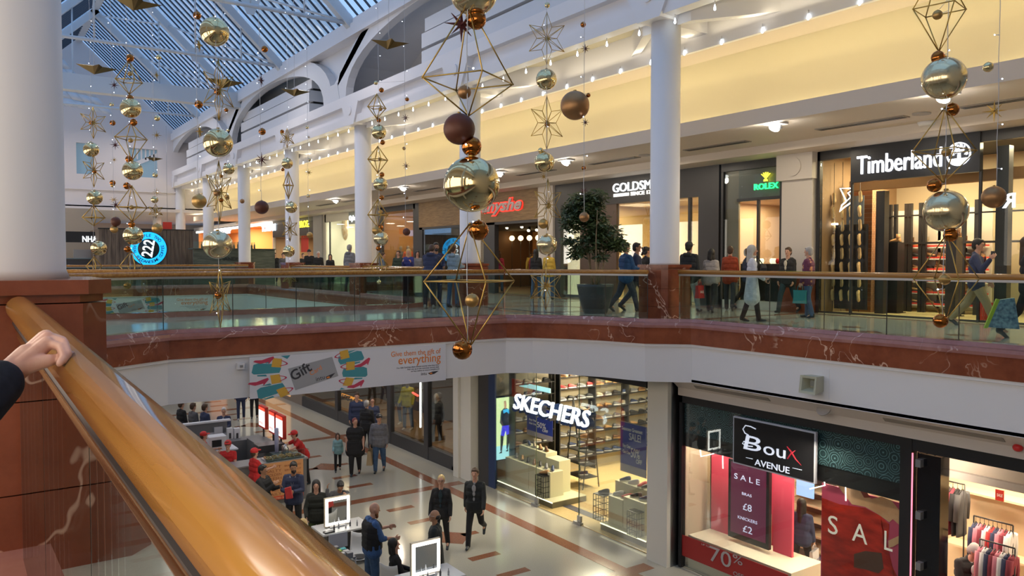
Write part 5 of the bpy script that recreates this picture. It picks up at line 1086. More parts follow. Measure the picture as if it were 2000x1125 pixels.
X3 = 12.62; e = empty('window_poster', (X3, yx(1685, X3), ZL), 'large sale poster of a red satin dress on pink in the lingerie window', 'poster')
def art(nm, pts, m, d): mb = MB(); q = [at_x(x, y, X3) for x, y in pts]; f = mb.face([(p.x - d, p.y, p.z) for p in q]); bmesh.ops.triangulate(mb.bm, faces=mb.bm.faces); mb.obj(nm, m, e)
(ya, za), (yb, zb) = yz(1605, 943, X3), yz(1765, 1240, X3)
bx('board', X3 + .004, X3 + .02, yb, ya, ZL + .05, za, mat('poster_pink', (.62, .08, .16), .5), e)
RDS = noisy('satin_red', (.36, .015, .008), (.70, .04, .02), 2.2, .35, stretch=(1, 1.2, 3.5)); SKN = noisy('poster_skin_tone', (.62, .32, .16), (.78, .46, .26), 3, .5)
art('dress', [(1605, 972), (1640, 985), (1690, 992), (1720, 1008), (1737, 1024), (1735, 1050), (1726, 1072), (1752, 1125), (1765, 1200), (1605, 1200)], RDS, 0)
art('torso', [(1636, 948), (1662, 951), (1690, 964), (1702, 974), (1722, 970), (1742, 978), (1764, 1006), (1764, 1032), (1744, 1014), (1737, 1020), (1716, 1005), (1690, 990), (1664, 985), (1652, 970)], SKN, .002)
art('hand', [(1735, 1056), (1765, 1042), (1765, 1056), (1744, 1068), (1736, 1070)], SKN, .002)
art('hair', [(1680, 958), (1694, 962), (1700, 972), (1688, 972)], mat('poster_hair', (.30, .05, .03)), .004)
art('dark_patch', [(1668, 1082), (1690, 1076), (1722, 1080), (1726, 1110), (1716, 1120), (1690, 1112), (1668, 1108)], mat('poster_dark_brown', (.13, .06, .04), .5), .003)  # dark brown patch low on the poster
CW = mat('poster_letter', (.85, .80, .70), .5, 0, .25, (1, .9, .75))
for s, x0, y0, x1 in (('S', 1617, 1040, 1636), ('A', 1664, 1055, 1694), ('L', 1727, 1073, 1743)): wtext('lettering', s, (x0, y0), x1, X3 - .01, CW, e, h=.47, depth=.004)
for k, (pts, lab) in enumerate((([(1364, 858), (1389, 855), (1394, 886), (1369, 892), (1364, 858)], 'small white square imitating a reflected light high in the left of the lingerie window'), ([(1411, 868), (1412, 915)], 'thin upright white line imitating a reflection left of the shop sign'), ([(1598, 912), (1607, 909), (1611, 948), (1582, 955)], 'white corner imitating a reflected light just right of the shop sign'), ([(1651, 920), (1652, 978)], 'thin upright white line imitating a reflection over the red dress poster'))):
    neon('window_tube_light', [at_x(x, y, 12.56) for x, y in pts], .012, NEO, lab, 'light tube')  # glowing bars imitate lights reflected in the window glass
# interior goods
e = empty('drawer_shelving', (16.5, 9.0, ZL), 'beige shelving seen through the gap between pink panel and poster', 'shelving')
ya, yb = yx(1540, 15.0), yx(1612, 15.0)
for k in range(7): bx('shelf', 15.0, 15.5, yb, ya, ZL + .2 + k * .32, ZL + .24 + k * .32, mat('shelf_tan', (.45, .34, .22), .5), e)
bx('back_panel', 15.5, 15.55, yb, ya, ZL, ZL + 2.4, mat('shelf_brown', (.14, .10, .08), .5), e)
tag(panel('screen', (1556, 905), (1588, 975), 14.9, mat('blue_screen', (.2, .4, .8), .4, 0, .8, (.25, .45, .9)), th=.04), 'blue lit screen inside the lingerie shop gap', 'screen')
sbx('wall_entrance_header', 13.6, 13.8, 2.0, yx(1855, 13.6), -2.25, -1.55, mat('header_beige', (.50, .42, .34), .5)); sbx('trim_entrance_header', 13.5, 13.8, 2.0, yx(1855, 13.6), -2.32, -2.2, mat('header_trim', (.42, .38, .34), .5))
ya = yx(1862, 15.5)
e = empty('wall_unit', (16.2, ya - .9, ZL), 'cream wall unit with shelf of folded goods in the lingerie shop', 'wall unit')
bx('back_panel', 16.3, 16.4, 3.0, ya + .6, ZL, ZL + 2.8, mat('unit_cream', (.70, .56, .36), .5), e); bx('shelf', 15.9, 16.3, 3.0, ya + .3, ZL + 2.0, ZL + 2.04, mat('unit_cream', (.7, .56, .36)), e); bx('shelf', 15.9, 16.3, 3.0, ya + .3, ZL + .9, ZL + .94, mat('unit_cream', (.7, .56, .36)), e)
rail('high chrome rail of dark nightdresses just inside the black doors', 15.2, yx(1893, 15.2), yx(1864, 15.2) + .25, ZL + 2.35, 6, ['charcoal', 'black', 'burgundy'], group='dark nightdresses behind the doors', glab='nightdress on the high rail inside the black doors', gname='nightdress', w=.36, h=.85, zf=ZL)
rail('chrome rail of small red and pale garments in the lingerie shop', 14.6, yx(1990, 14.6), yx(1912, 14.6), ZL + 2.0, 9, ['white', 'burgundy', 'pink', 'navy', 'red'], group='small garments on the middle rail', glab='camisole on the middle rail of the lingerie shop', gname='camisole', w=.3, h=.42, zf=ZL)
rail('lower chrome rail of dark bras near the bending man', 14.2, yx(1985, 14.2), yx(1915, 14.2), ZL + 1.45, 8, ['burgundy', 'navy', 'red', 'denim', 'white'], group='small garments on the lower rail', glab='top on the lower rail of the lingerie shop', gname='top', w=.3, h=.4, zf=ZL)
p = at_x(1950, 895 + 70, 14.9); o = panel('sale_card', (1944, 955), (1960, 980), 14.5, REDB, th=.02); tag(o, 'small red sale card above the garments in the lingerie shop', 'sale card'); wtext('lettering', 'SALE', (1947, 969), 1958, 14.48, CW, o, h=.07, depth=.004)
e = empty('display_table', (13.9, 5.8, ZL), 'low cream table of red gift packs at the bottom right', 'table'); yT = yx(1965, 13.8)
bx('tabletop', 13.5, 14.3, yT - .7, yT + .7, ZL + .82, ZL + .86, mat('unit_cream', (.7, .56, .36)), e); [bx('leg', x, x + .05, y, y + .05, ZL + .012, ZL + .82, mat('unit_cream', (.7, .56, .36)), e) for x in (13.55, 14.2) for y in (yT - .62, yT + .57)]
random.seed(5)
for (X_, pxa, pxb, za, nn, cols, lab, grp) in ((13.6, 1925, 1995, 1.95, 8, ['burgundy', 'navy', 'white', 'pink'], 'bralette on the front stand of the lingerie shop', 'bralettes on the front stand'), (13.6, 1925, 1995, 1.45, 8, ['navy', 'burgundy', 'charcoal', 'red'], 'patterned set on the middle bar of the front stand', 'sets on the middle bar')):
    rail('black front stand bar at ' + ('top' if za > 1.6 else 'middle') + ' height hung with lingerie', X_, yx(pxb, X_), yx(pxa, X_), ZL + za, nn, cols, group=grp, glab=lab, gname='lingerie_set', w=.24, h=.3, zf=ZL)
pk = None
for i in range(7):
    for j in range(2):
        loc = (13.65 + j * .34, yT - .6 + i * .19, ZL + .86)
        if pk is None:
            pk = empty('gift_pack', loc, 'red and white gift pack standing on the low cream table', 'gift pack', 'red gift packs', w=False); MB().box(-.1, .1, -.07, .07, 0, .2).obj('packet', REDB, pk, bevel=.01); MB().box(-.105, -.1, -.05, .05, .04, .12).obj('label', WHB, pk)
        else: q = copy_tree(pk); q.location = loc
# ---------------------------------------------------------------- lower hall back wall and side
sbx('wall_lower_end', -12, 26, 60, 60.2, ZL, -1.2, mat('lower_far_wall', (.30, .26, .22), .6))
sbx('wall_lower_right', NX, NX + .2, 34.5, 60, ZL, -1.2, mat('lower_side_wall', (.25, .20, .16), .6))
sbx('wall_lower_left', -6.2, -6, -4, 60, ZL, -1.2, mat('lower_left_wall', (.45, .40, .34), .6))
for k, (y, c) in enumerate(((36, (.8, .45, .2)), (41, (.75, .7, .55)), (47, (.7, .3, .15)), (53, (.8, .7, .5)))):
    o = bx('lit_shop_window', NX - .04, NX, y, y + 3.6, ZL + .2, -2.0, mat('lit_window_%d' % k, c, .5, 0, .7, c)); tag(o, 'softly lit shop window far along the lower mall, ' + ('nearest', 'second', 'third', 'furthest')[k] + ' of the four', 'shop window')
# ================================================================== PEOPLE
def cap(mb, a, b, r0, r1, n=10):
    a = Vector(a); b = Vector(b)
    mb.ball(a, r0, u=n, v=7); mb.ball(b, r1, u=n, v=7)
    if (b - a).length > 1e-4: mb.cone(a, b, r0 * .995, r1 * .995, n)
def remesh(mb, vox, sm=3):
    me = bpy.data.meshes.new('tmp'); mb.bm.to_mesh(me); mb.bm.free(); o = bpy.data.objects.new('tmp', me); COL.objects.link(o)
    m = o.modifiers.new('r', 'REMESH'); m.mode = 'VOXEL'; m.voxel_size = vox; m.use_smooth_shade = True
    if sm: s = o.modifiers.new('s', 'SMOOTH'); s.factor = .5; s.iterations = sm
    dg = bpy.context.evaluated_depsgraph_get(); out = bpy.data.meshes.new_from_object(o.evaluated_get(dg))
    bpy.data.objects.remove(o); bpy.data.meshes.remove(me); return out
def link(me, name, m, parent):
    me.name = name; me.materials.clear(); me.materials.append(m); o = bpy.data.objects.new(name, me); COL.objects.link(o); o.parent = parent; return o
SKIN = {'fair': mat('skin_fair', (.56, .31, .22), .5), 'tan': mat('skin_tan', (.42, .22, .13), .5), 'dark': mat('skin_dark', (.22, .11, .065), .5)}
HAIRM = {k: mat('hair_' + k, c, .55) for k, c in dict(black=(.012, .010, .010), brown=(.06, .03, .015), grey=(.34, .33, .33), white=(.62, .60, .58), blonde=(.58, .42, .18), red=(.20, .03, .03), ginger=(.25, .09, .03), cap_black=(.015, .015, .018), cap_red=(.60, .02, .02), scarf=(.52, .50, .46)).items()}
EYEM = mat('eye_dark', (.03, .02, .02), .3); LIPM = mat('lips', (.42, .15, .13), .5)
def cloth(n, c, r=.85): return noisy('cloth_' + n, tuple(x * .85 for x in c), tuple(min(1, x * 1.12) for x in c), 14, r)
def rotx(v, a): c, s = math.cos(a), math.sin(a); return Vector((v[0], v[1] * c - v[2] * s, v[2] * c + v[1] * s))
def person(label, loc, az=180, h=1.75, top=('black', (.02, .02, .022)), legs=('black', (.018, .018, .02)), shoes=(.02, .02, .02), skin='fair', hair='brown', style='short', arms=((6, 8, 12), (6, 8, 12)), leg=((3, 4), (-3, 6)),
           lean=0, head=(0, 0), sit=False, build=1.0, hem=0, flare=0, sleeve='long', skirt=None, beard=None, glasses=None, vox=.011, extra=None, group=None, hood=False, collar=None, female=False, parts=True, az_abs=None, z=None):
    """arms: (forward pitch, outward, elbow bend[, inward twist]) right then left; leg: (thigh forward, knee bend); az: 0 faces away from the camera, 180 towards it, 90 to the right"""
    loc = Vector(loc); base = math.degrees(math.atan2(loc.x, loc.y)); a = az_abs if az_abs is not None else base + az
    e = empty('person', loc, label, 'person', group, rz=-R(a), w=False); s = h / 1.78; b = build
    H = Vector((0, 0, .93 * s)); L_ = R(lean)
    T = lambda x, y, zz: H + rotx(Vector((x * s, y * s, (zz - .93) * s)), -L_)
    J = {}
    sh = (.150 if female else .174) * (.6 + .4 * b); neck = T(0, 0, 1.49); hy, hp = R(head[0]), R(head[1])
    HM = Matrix.Translation(neck) @ Matrix.Rotation(-hy, 4, 'Z') @ Matrix.Rotation(-L_ * .5 + hp, 4, 'X')
    def P(x, y, zz): return HM @ Vector((x * s, y * s, zz * s))
    # legs
    fl = []
    for i, sx in enumerate((1, -1)):
        tp, kb = (88, 88) if sit else leg[i]
        hip = Vector((sx * .09 * s, 0, .91 * s)); d = Vector((sx * (.04 if not sit else .08), math.sin(R(tp)), -math.cos(R(tp)))); kn = hip + d * .43 * s
        d2 = Vector((0, math.sin(R(tp - kb)), -math.cos(R(tp - kb)))); an = kn + d2 * .42 * s; fl.append((hip, kn, an, R(tp - kb)))
    zoff = min(f[2].z for f in fl) - .075 * s
    mk = lambda v: Vector((v.x, v.y, v.z - zoff)) if False else v
    dz = -zoff
    HM = Matrix.Translation((0, 0, dz)) @ HM; T0 = T; T = lambda x, y, zz: T0(x, y, zz) + Vector((0, 0, dz))
    fl = [(q[0] + Vector((0, 0, dz)), q[1] + Vector((0, 0, dz)), q[2] + Vector((0, 0, dz)), q[3]) for q in fl]
    if z is not None: e.location.z = z
    ar = []
    for i, sx in enumerate((1, -1)):
        A = list(arms[i]) + [0] * (4 - len(arms[i])); S = T(sx * sh, 0, 1.42); up = R(A[0]); ot = R(A[1])
        d = rotx(Vector((sx * math.sin(ot), math.sin(up) * math.cos(ot), -math.cos(up) * math.cos(ot))), 0); El = S + d * .29 * s
        f = R(A[0] + A[2]); ti = R(A[3]); d2 = Vector((-sx * math.sin(ti) + sx * math.sin(ot) * .3, math.sin(f) * math.cos(ti), -math.cos(f) * math.cos(ti))).normalized(); W = El + d2 * .25 * s
        ar.append((S, El, W, d2))
    # body: one continuous surface
    mb = MB(); g = (.93 if female else 1) * b
    for x, zz, r in ((.085, .95, .115), (.06, 1.08, .105), (.085, 1.22, .11), (.10, 1.34, .105)): cap(mb, T(-x * b, 0, zz), T(x * b, 0, zz), r * s * g, r * s * g)
    cap(mb, T(-.11, -.01, 1.425), T(.11, -.01, 1.425), .062 * s * b, .062 * s * b); cap(mb, T(0, 0, 1.44), P(0, .01, .09), .062 * s, .054 * s)
    mb.ball(P(0, .005, .185), .098 * s, (.80, 1.0, 1.12), 16, 12); mb.ball(P(0, .03, .115), .064 * s, (.86, .95, .9), 12, 8)
    cap(mb, P(0, .098, .185), P(0, .118, .158), .009 * s, .014 * s, 6); mb.ball(P(0, .082, .212), .05 * s, (.9, .35, .25)); mb.ball(P(0, .094, .075), .02 * s, (1, .7, .8), 8, 6)
    for sx in (1, -1): mb.ball(P(sx * .081, -.002, .172), .026 * s, (.35, .7, 1.1), 8, 6)
    for S, El, W, d2 in ar:
        cap(mb, S, El, .052 * s * b, .04 * s * b); cap(mb, El, W, .04 * s * b, .027 * s)
    for i, (S, El, W, d2) in enumerate(ar):
        sx = (1, -1)[i]; side = Vector((0, 0, 0)); 
        nrm = Vector((sx, 0, 0)) if abs(d2.x) < .8 else Vector((0, 1, 0)); fw = (nrm.cross(d2)).normalized(); wd = fw
        pc = W + d2 * .05 * s; cap(mb, pc - wd * .022 * s, pc + wd * .022 * s, .02 * s, .02 * s, 8); cap(mb, pc + d2 * .03 * s - wd * .025 * s, pc + d2 * .03 * s + wd * .025 * s, .017 * s, .017 * s, 8)
        inn = -nrm
        for k, fL in enumerate((.075, .085, .08, .062)):
            r0 = pc + d2 * .035 * s + wd * (.030 - .020 * k) * s; m1 = r0 + (d2 * .75 + inn * .35).normalized() * fL * .55 * s; m2 = m1 + (d2 * .45 + inn * .85).normalized() * fL * .5 * s
            cap(mb, r0, m1, .0095 * s, .009 * s, 6); cap(mb, m1, m2, .009 * s, .0078 * s, 6)
        t0 = pc - d2 * .02 * s + wd * .028 * s * (1); t1 = t0 + (wd * .8 + d2 * .6).normalized() * .04 * s; t2 = t1 + (d2 * .9 + inn * .3).normalized() * .03 * s; cap(mb, t0, t1, .012 * s, .0105 * s, 6); cap(mb, t1, t2, .0105 * s, .009 * s, 6)
    for hip, kn, an, ft in fl:
        cap(mb, hip, kn, .08 * s * g, .052 * s * g); cap(mb, kn, an, .052 * s * g, .036 * s)
        cap(mb, an, an + Vector((0, .11 * s, -.04 * s)), .034 * s, .026 * s)
    link(remesh(mb, vox, 3), 'body', SKIN[skin], e)
    # face
    for sx in (1, -1): MB().ball(P(sx * .031, .089, .192), .0125 * s, (1, .6, .65), 8, 6).obj('eye', EYEM, e)
    MB().ball(P(0, .099, .118), .021 * s, (1, .35, .3), 10, 6).obj('mouth', LIPM, e)
    if glasses:
        mb = MB(); gm = mat('glasses_' + glasses, (.02, .02, .02) if glasses == 'dark' else (.75, .74, .72), .3)
        for sx in (1, -1):
            mb.tube([P(sx * .032 + .024 * math.cos(t * PI / 4), .110, .19 + .018 * math.sin(t * PI / 4)) for t in range(9)], .003 * s, 5); mb.cone(P(sx * .055, .105, .193), P(sx * .083, .0, .19), .003 * s, .003 * s, 5)
        mb.cone(P(-.01, .112, .194), P(.01, .112, .194), .003, .003, 5); mb.obj('glasses', gm, e)
    hm = HAIRM.get(hair, HAIRM['brown'])
    if style not in ('bald',):
        mb = MB()
        if style in ('short', 'cap', 'crop', 'curly'):
            mb.ball(P(0, -.014, .205), .104 * s, (.86, 1.0, 1.06), 16, 10); mb.ball(P(0, -.045, .155), .082 * s, (.98, .85, 1.05), 12, 8); mb.ball(P(0, .05, .262), .052 * s, (1.2, 1, .6), 12, 8)
        if style in ('long', 'bob', 'scarf', 'hijab'):
            mb.ball(P(0, -.018, .205), .112 * s, (.90, 1.0, 1.05), 16, 10); dn = {'bob': .02, 'long': -.16, 'scarf': -.08, 'hijab': -.05}[style]
            for sx in (1, -1):
                cap(mb, P(sx * .068, -.01, .19), P(sx * .072, -.02, max(dn, .02)), .036 * s, .035 * s); cap(mb, P(sx * .06, -.03, .1), P(sx * .065, -.035 + (.03 if style == 'long' else 0), dn), .04 * s, .032 * s)
            cap(mb, P(0, -.07, .17), P(0, -.085, dn), .055 * s, .05 * s)
            if style in ('scarf', 'hijab'): mb.ball(P(0, .03, .03), .07 * s, (1, .9, .6), 12, 8)
        if style in ('tied', 'bun'):
            mb.ball(P(0, -.014, .203), .103 * s, (.84, 1.0, 1.08), 16, 10); mb.ball(P(0, -.12, .23 if style == 'bun' else .15), .042 * s, u=10, v=8)
        if style == 'fringe_bald': mb.ball(P(0, -.045, .16), .088 * s, (1.02, .8, .62), 14, 8)
        if style == 'curly': 
            random.seed(len(label)); [mb.ball(P(random.uniform(-.09, .09), random.uniform(-.11, .03), random.uniform(.05, .28)), .035 * s, u=8, v=6) for _ in range(30)]
        me = remesh(mb, min(vox, .012), 2)
        o = link(me, 'hair' if not (style in ('scarf', 'hijab')) else 'head_scarf', hm, e)
        if style == 'cap':
            cm = HAIRM[extra or 'cap_black']; mb = MB(); mb.ball(P(0, -.008, .225), .112 * s, (.88, 1.02, .86), 16, 10)
            Mx = HM; mb.prism([(-.07 * s, .07 * s), (.07 * s, .07 * s), (.075 * s, .14 * s), (.045 * s, .18 * s), (-.045 * s, .18 * s), (-.075 * s, .14 * s)], .228 * s, .24 * s, Mx); mb.obj('cap', cm, e)
    if style == 'fringe_bald' or style == 'bald': pass
    if beard:
        mb = MB(); mb.ball(P(0, .05, .095), .066 * s, (.95, .85, .8), 12, 8); mb.ball(P(0, .085, .055 if beard == 'ginger' else .075), .045 * s, (.9, .7, 1.2 if beard == 'ginger' else .6), 10, 8); mb.ball(P(0, .103, .133), .024 * s, (1.2, .35, .3), 8, 6)
        link(remesh(mb, .009, 1), 'beard', HAIRM[beard], e)
    # trousers / tights
    mb = MB(); th = .016 if not skirt else .006
    if not skirt or True:
        cap(mb, fl[0][0], fl[1][0], .118 * s * g, .118 * s * g)
        for hip, kn, an, ft in fl: cap(mb, hip, kn, (.083 + th) * s * g, (.055 + th) * s * g); cap(mb, kn, an + Vector((0, 0, .0)), (.055 + th) * s * g, (.045 + th * .8) * s)
        link(remesh(mb, vox, 2), 'trousers' if not skirt else 'tights', cloth(*legs), e)
    for hip, kn, an, ft in fl:
        mb = MB(); c, q = math.cos(ft), math.sin(ft); dd = lambda y, zz: an + Vector((0, y * c + zz * 0, zz + y * (q if ft < 0 else q * .3))) * 1.0
        cap(mb, an + Vector((0, -.02 * s, -.03 * s)), an + Vector((0, -.02 * s, .01)), .045 * s, .045 * s); cap(mb, dd(-.02 * s, -.035 * s), dd(.15 * s, -.042 * s), .038 * s, .034 * s); cap(mb, dd(.02 * s, -.02 * s), dd(.10 * s, -.04 * s), .045 * s, .036 * s)
        link(remesh(mb, max(.010, vox), 1), 'shoe', mat('shoe_%02d' % int(shoes[0] * 99), shoes, .4), e)
    # upper garment
    mb = MB(); t = .02
    for x, zz, r in ((.06, 1.08, .112), (.085, 1.22, .115), (.10, 1.34, .108)): cap(mb, T(-x * b, 0, zz), T(x * b, 0, zz), (r * g + t * .7) * s, (r * g + t * .7) * s)
    cap(mb, T(-.11, -.01, 1.425), T(.11, -.01, 1.425), .072 * s * b, .072 * s * b); cap(mb, T(0, -.015, 1.43), T(0, -.02, 1.48), .085 * s, .07 * s if (hood or collar) else .062 * s)
    zz = 1.0; lo = (.93 - hem) if hem else .88
    while zz > lo:
        k = (1.0 - zz) / max(.01, 1.0 - lo); r = (.118 * g + t) * (1 + flare * k); c0 = T(-.085 * b, 0, zz) if zz > .9 else Vector((-.085 * b * s, (T(0, 0, .9)).y * (1 - k) + (.0 if not sit else .12), zz * s + dz)); c1 = Vector((-c0.x, c0.y, c0.z)); cap(mb, c0, c1, r * s, r * s, 12); zz -= .05
    if hood: cap(mb, T(-.06, -.10, 1.47), T(.06, -.10, 1.47), .055 * s, .055 * s)
    for S, El, W, d2 in ar:
        if sleeve == 'none': cap(mb, S, S, .06 * s * b, .06 * s * b); continue
        cap(mb, S, El if sleeve != 'short' else S + (El - S) * .6, (.054 * b + t * .7) * s, (.044 * b + t * .7) * s)
        if sleeve == 'long': cap(mb, El, W - d2 * .015, (.044 * b + t * .7) * s, (.032 + t * .7) * s)
        elif sleeve == 'half': cap(mb, El, El + (W - El) * .25, (.044 * b + t * .7) * s, (.04 + t * .6) * s)
    link(remesh(mb, vox, 3), 'jacket' if not hem else 'coat', cloth(*top), e)
    if collar:   # open front showing a shirt
        mb = MB(); 
        for zz, w in ((1.43, .028), (1.36, .05), (1.24, .035), (1.12, .028)): mb.ball(T(0, .118 * g + .012, zz) if zz < 1.4 else T(0, .06, zz + .01), w * s, (1, .45, 1.8), 10, 8)
        link(remesh(mb, .01, 2), 'shirt', cloth(*collar), e)
    J['hands'] = [W + d2 * .07 * s for S, El, W, d2 in ar]; J['e'] = e; J['P'] = P; J['T'] = T; J['M'] = Matrix.Translation(e.location) @ Matrix.Rotation(-R(a), 4, 'Z'); J['arms'] = ar; J['fl'] = fl; J['s'] = s
    return J
BLK = ('black', (.018, .018, .02)); NAVY = ('navy', (.018, .025, .06)); JEAN = ('denim_blue', (.05, .10, .20)); LJEAN = ('denim_pale', (.30, .36, .40)); GREYC = ('charcoal_grey', (.10, .10, .11)); MIDG = ('mid_grey', (.20, .20, .22))
STR = ((8, 8), (-5, 10)); WALK = ((24, 10), (-18, 22)); WALK2 = ((-18, 22), (24, 10)); HANG = ((8, 8, 14), (-6, 8, 12)); PH = ((60, 12, 90, 20), (4, 8, 10))
U = lambda px, py: at_z(px, py, 0)
def Lw(px, py): return at_z(px, py, ZL)
def Ltop(px, py, h): p = at_z(px, py, ZL + h); return Vector((p.x, p.y, ZL))
def bag(label, J, hand, w, hh, m, d=.12, text_=None, cat='shopping bag', tcol=None):
    p = J['M'] @ J['hands'][hand]; e = empty('shopping_bag', (p.x, p.y, p.z - .12 - hh), label, cat, rz=J['e'].rotation_euler.z, w=False)
    e.rotation_euler.z += PI / 2
    mb = MB(); n = 6; rings = []
    for k in range(n + 1):
        t = k / n; ww = w / 2 * (1 - .08 * math.sin(t * PI)); dd = d / 2 * (1 - .5 * t); rings.append([mb.bm.verts.new(q) for q in ((-ww, -dd, t * hh), (ww, -dd, t * hh), (ww, dd, t * hh), (-ww, dd, t * hh))])
    for A, B in zip(rings, rings[1:]):
        for k in range(4): mb.bm.faces.new((A[k], A[(k + 1) % 4], B[(k + 1) % 4], B[k]))
    mb.bm.faces.new(rings[0]); mb.obj('bag_body', m, e)
    for y in (-.02, .02): MB().tube([(-w * .22, y, hh - .02), (-w * .16, y * .4, hh + .09), (0, 0, hh + .125), (w * .16, y * .4, hh + .09), (w * .22, y, hh - .02)], .006, 5).obj('handle', m, e)
    if text_:
        for s_ in (1, -1): text('lettering', text_, hh * .28, tcol or M_WHITE, Matrix.Translation((0, -s_ * (d / 2 + .004), hh * .4)) @ Matrix.Rotation(PI if s_ < 0 else 0, 4, 'Z') @ Matrix.Rotation(PI / 2, 4, 'X'), e, depth=.002, align='CENTER')
    return e
# ---------------- upper gallery
J = person('man in navy jacket and khaki trousers phoning as he walks past the boot shop', U(1905, 637), 95, 1.78, NAVY, ('khaki', (.24, .20, .12)), (.02, .03, .04), 'fair', 'black', 'short', arms=((25, 25, 118, -5), (8, 10, 30)), leg=((26, 6), (-22, 18)), build=1.12, vox=.009, glasses='dark', collar=('maroon', (.08, .015, .02)), head=(8, -6))
p = J['M'] @ (J['hands'][0] + Vector((-.02, 0, .04))); o = MB().box(-.008, .008, -.035, .035, -.07, .07).obj('mobile_phone', M_BLACK, None, p); tag(o, 'black phone held to the ear of the man before the boot shop', 'phone')
J = person('woman in long white coat and pale headscarf walking along the balustrade', U(1468, 628), 85, 1.62, ('white_wool', (.66, .68, .76)), BLK, (.015, .015, .015), 'fair', 'scarf', 'scarf', arms=((10, 8, 45), (12, 14, 60)), leg=((12, 4), (-10, 8)), hem=.42, flare=.45, vox=.009, female=True)
p = J['M'] @ J['hands'][0]; o = MB().box(-.006, .006, -.05, .05, -.03, .03).obj('mobile_phone', M_BLACK, None, p); tag(o, 'dark phone held low by the woman in the white coat', 'phone')
e = empty('handbag', J['M'] @ Vector((.05, .22, .95)), 'black shoulder bag on the woman in the white coat', 'handbag', w=False, rz=J['e'].rotation_euler.z); cap_ = MB(); cap_.prism([(-.12, 0), (.16, .05), (.18, .2), (.02, .28), (-.1, .2)], -.06, .06, Matrix.Rotation(PI / 2, 4, 'X') ); cap_.obj('bag_body', CL['black'], e, bevel=.02); MB().tube([(.0, 0, .26), (-.08, -.12, .45), (-.1, -.2, .42)], .012, 6).obj('strap', CL['black'], e)
J = person('man in black hooded jacket and cap walking away just right of the near column', U(1345, 610), 30, 1.80, ('black_down', (.015, .017, .022)), LJEAN, (.02, .02, .02), 'tan', 'black', 'cap', arms=((5, 8, 12), (14, 10, 40)), leg=WALK, hood=True, build=1.12, extra='cap_black', vox=.010)
bag('red and white paper bag carried by the man in the black cap', J, 0, .3, .32, mat('red_bag', (.55, .04, .04), .5), text_='SALE')
person('woman with dark bob in pale grey jumper seen from behind', U(1388, 610), 10, 1.62, ('pale_grey_knit', (.34, .31, .30)), BLK, (.015, .015, .015), 'fair', 'black', 'bob', leg=WALK2, female=True, vox=.010)
person('person in rust red jacket with short brown hair walking away', U(1425, 606), 8, 1.68, ('rust', (.30, .045, .015)), ('dark_slate', (.03, .035, .045)), (.015, .015, .015), 'fair', 'brown', 'short', leg=((-12, 20), (14, 6)), hem=.12, female=True, vox=.010)
person('person in dark jacket walking half hidden behind the woman in white', U(1459, 602), 70, 1.66, NAVY, BLK, (.015, .015, .015), 'fair', 'brown', 'short', leg=WALK, vox=.012)
person('woman in black padded jacket and white top facing the camera before the pilaster', U(1538, 611), -150, 1.66, ('black_padded', (.018, .018, .02)), ('dark_teal', (.02, .04, .05)), (.015, .015, .015), 'fair', 'brown', 'short', leg=WALK, hem=.1, hood=True, collar=('cream', (.55, .52, .46)), female=True, build=1.1, vox=.009)
J = person('older woman with short grey hair in purple floral jacket', U(1578, 621), -70, 1.60, ('plum', (.16, .05, .09)), JEAN, (.02, .02, .03), 'fair', 'grey', 'short', leg=STR, female=True, build=1.05, vox=.009, hem=.06)
FLO = MATS['cloth_plum']; n, l, b_ = nodes(FLO); vv = n.new('ShaderNodeTexVoronoi'); vv.inputs['Scale'].default_value = 11; tcc = n.new('ShaderNodeTexCoord'); rr_ = n.new('ShaderNodeValToRGB'); rr_.color_ramp.elements[0].position = .28; rr_.color_ramp.elements[0].color = (.45, .20, .10, 1); rr_.color_ramp.elements[1].position = .34; rr_.color_ramp.elements[1].color = (.10, .025, .07, 1)
l.new(tcc.outputs['Object'], vv.inputs['Vector']); l.new(vv.outputs['Distance'], rr_.inputs['Fac']); l.new(rr_.outputs['Color'], b_.inputs['Base Color'])
bag('teal bag held by the older woman in the floral jacket', J, 1, .3, .3, mat('teal_bag', (.02, .22, .24), .5))
person('man in bright blue and green jacket walking beside the potted tree', U(1222, 608), 60, 1.78, ('royal_blue', (.02, .08, .22)), ('slate', (.05, .06, .09)), (.10, .10, .12), 'fair', 'black', 'short', arms=((20, 8, 70), (4, 8, 12)), leg=WALK, build=1.15, vox=.010)
person('man in dark navy jacket and glasses walking behind the man in blue', U(1243, 606), 95, 1.80, NAVY, ('slate', (.05, .06, .09)), (.02, .02, .02), 'tan', 'black', 'short', leg=WALK2, glasses='dark', build=1.1, vox=.012)
person('woman with long dark curly hair partly hidden by the near column', U(1262, 603), 60, 1.66, BLK, BLK, (.015, .015, .015), 'fair', 'black', 'curly', leg=STR, female=True, vox=.013)
person('man in dark hooded top leaning on the far bridge balustrade with head bowed', (10.45, 19.1, 0), 15, 1.76, NAVY, ('black_chino', (.02, .022, .03)), (.25, .24, .22), 'fair', 'brown', 'short', arms=((45, 8, 60, 15), (45, 8, 60, 15)), lean=14, head=(0, -25), hood=True, vox=.011)
person('woman in long pale blue coat standing on the bridge with jeans and dark hair', (11.25, 19.2, 0), 30, 1.74, ('pale_blue_wool', (.25, .35, .42)), JEAN, (.02, .02, .02), 'fair', 'brown', 'short', arms=((20, 6, 70, 10), (20, 6, 60, 10)), hem=.12, female=True, hood=True, vox=.011)
person('bearded man in navy jacket behind the woman in the pale blue coat', (11.15, 20.0, 0), 170, 1.80, NAVY, NAVY, (.02, .02, .02), 'tan', 'black', 'short', beard='black', arms=((30, 6, 70, 10), (20, 6, 60, 10)), vox=.011)
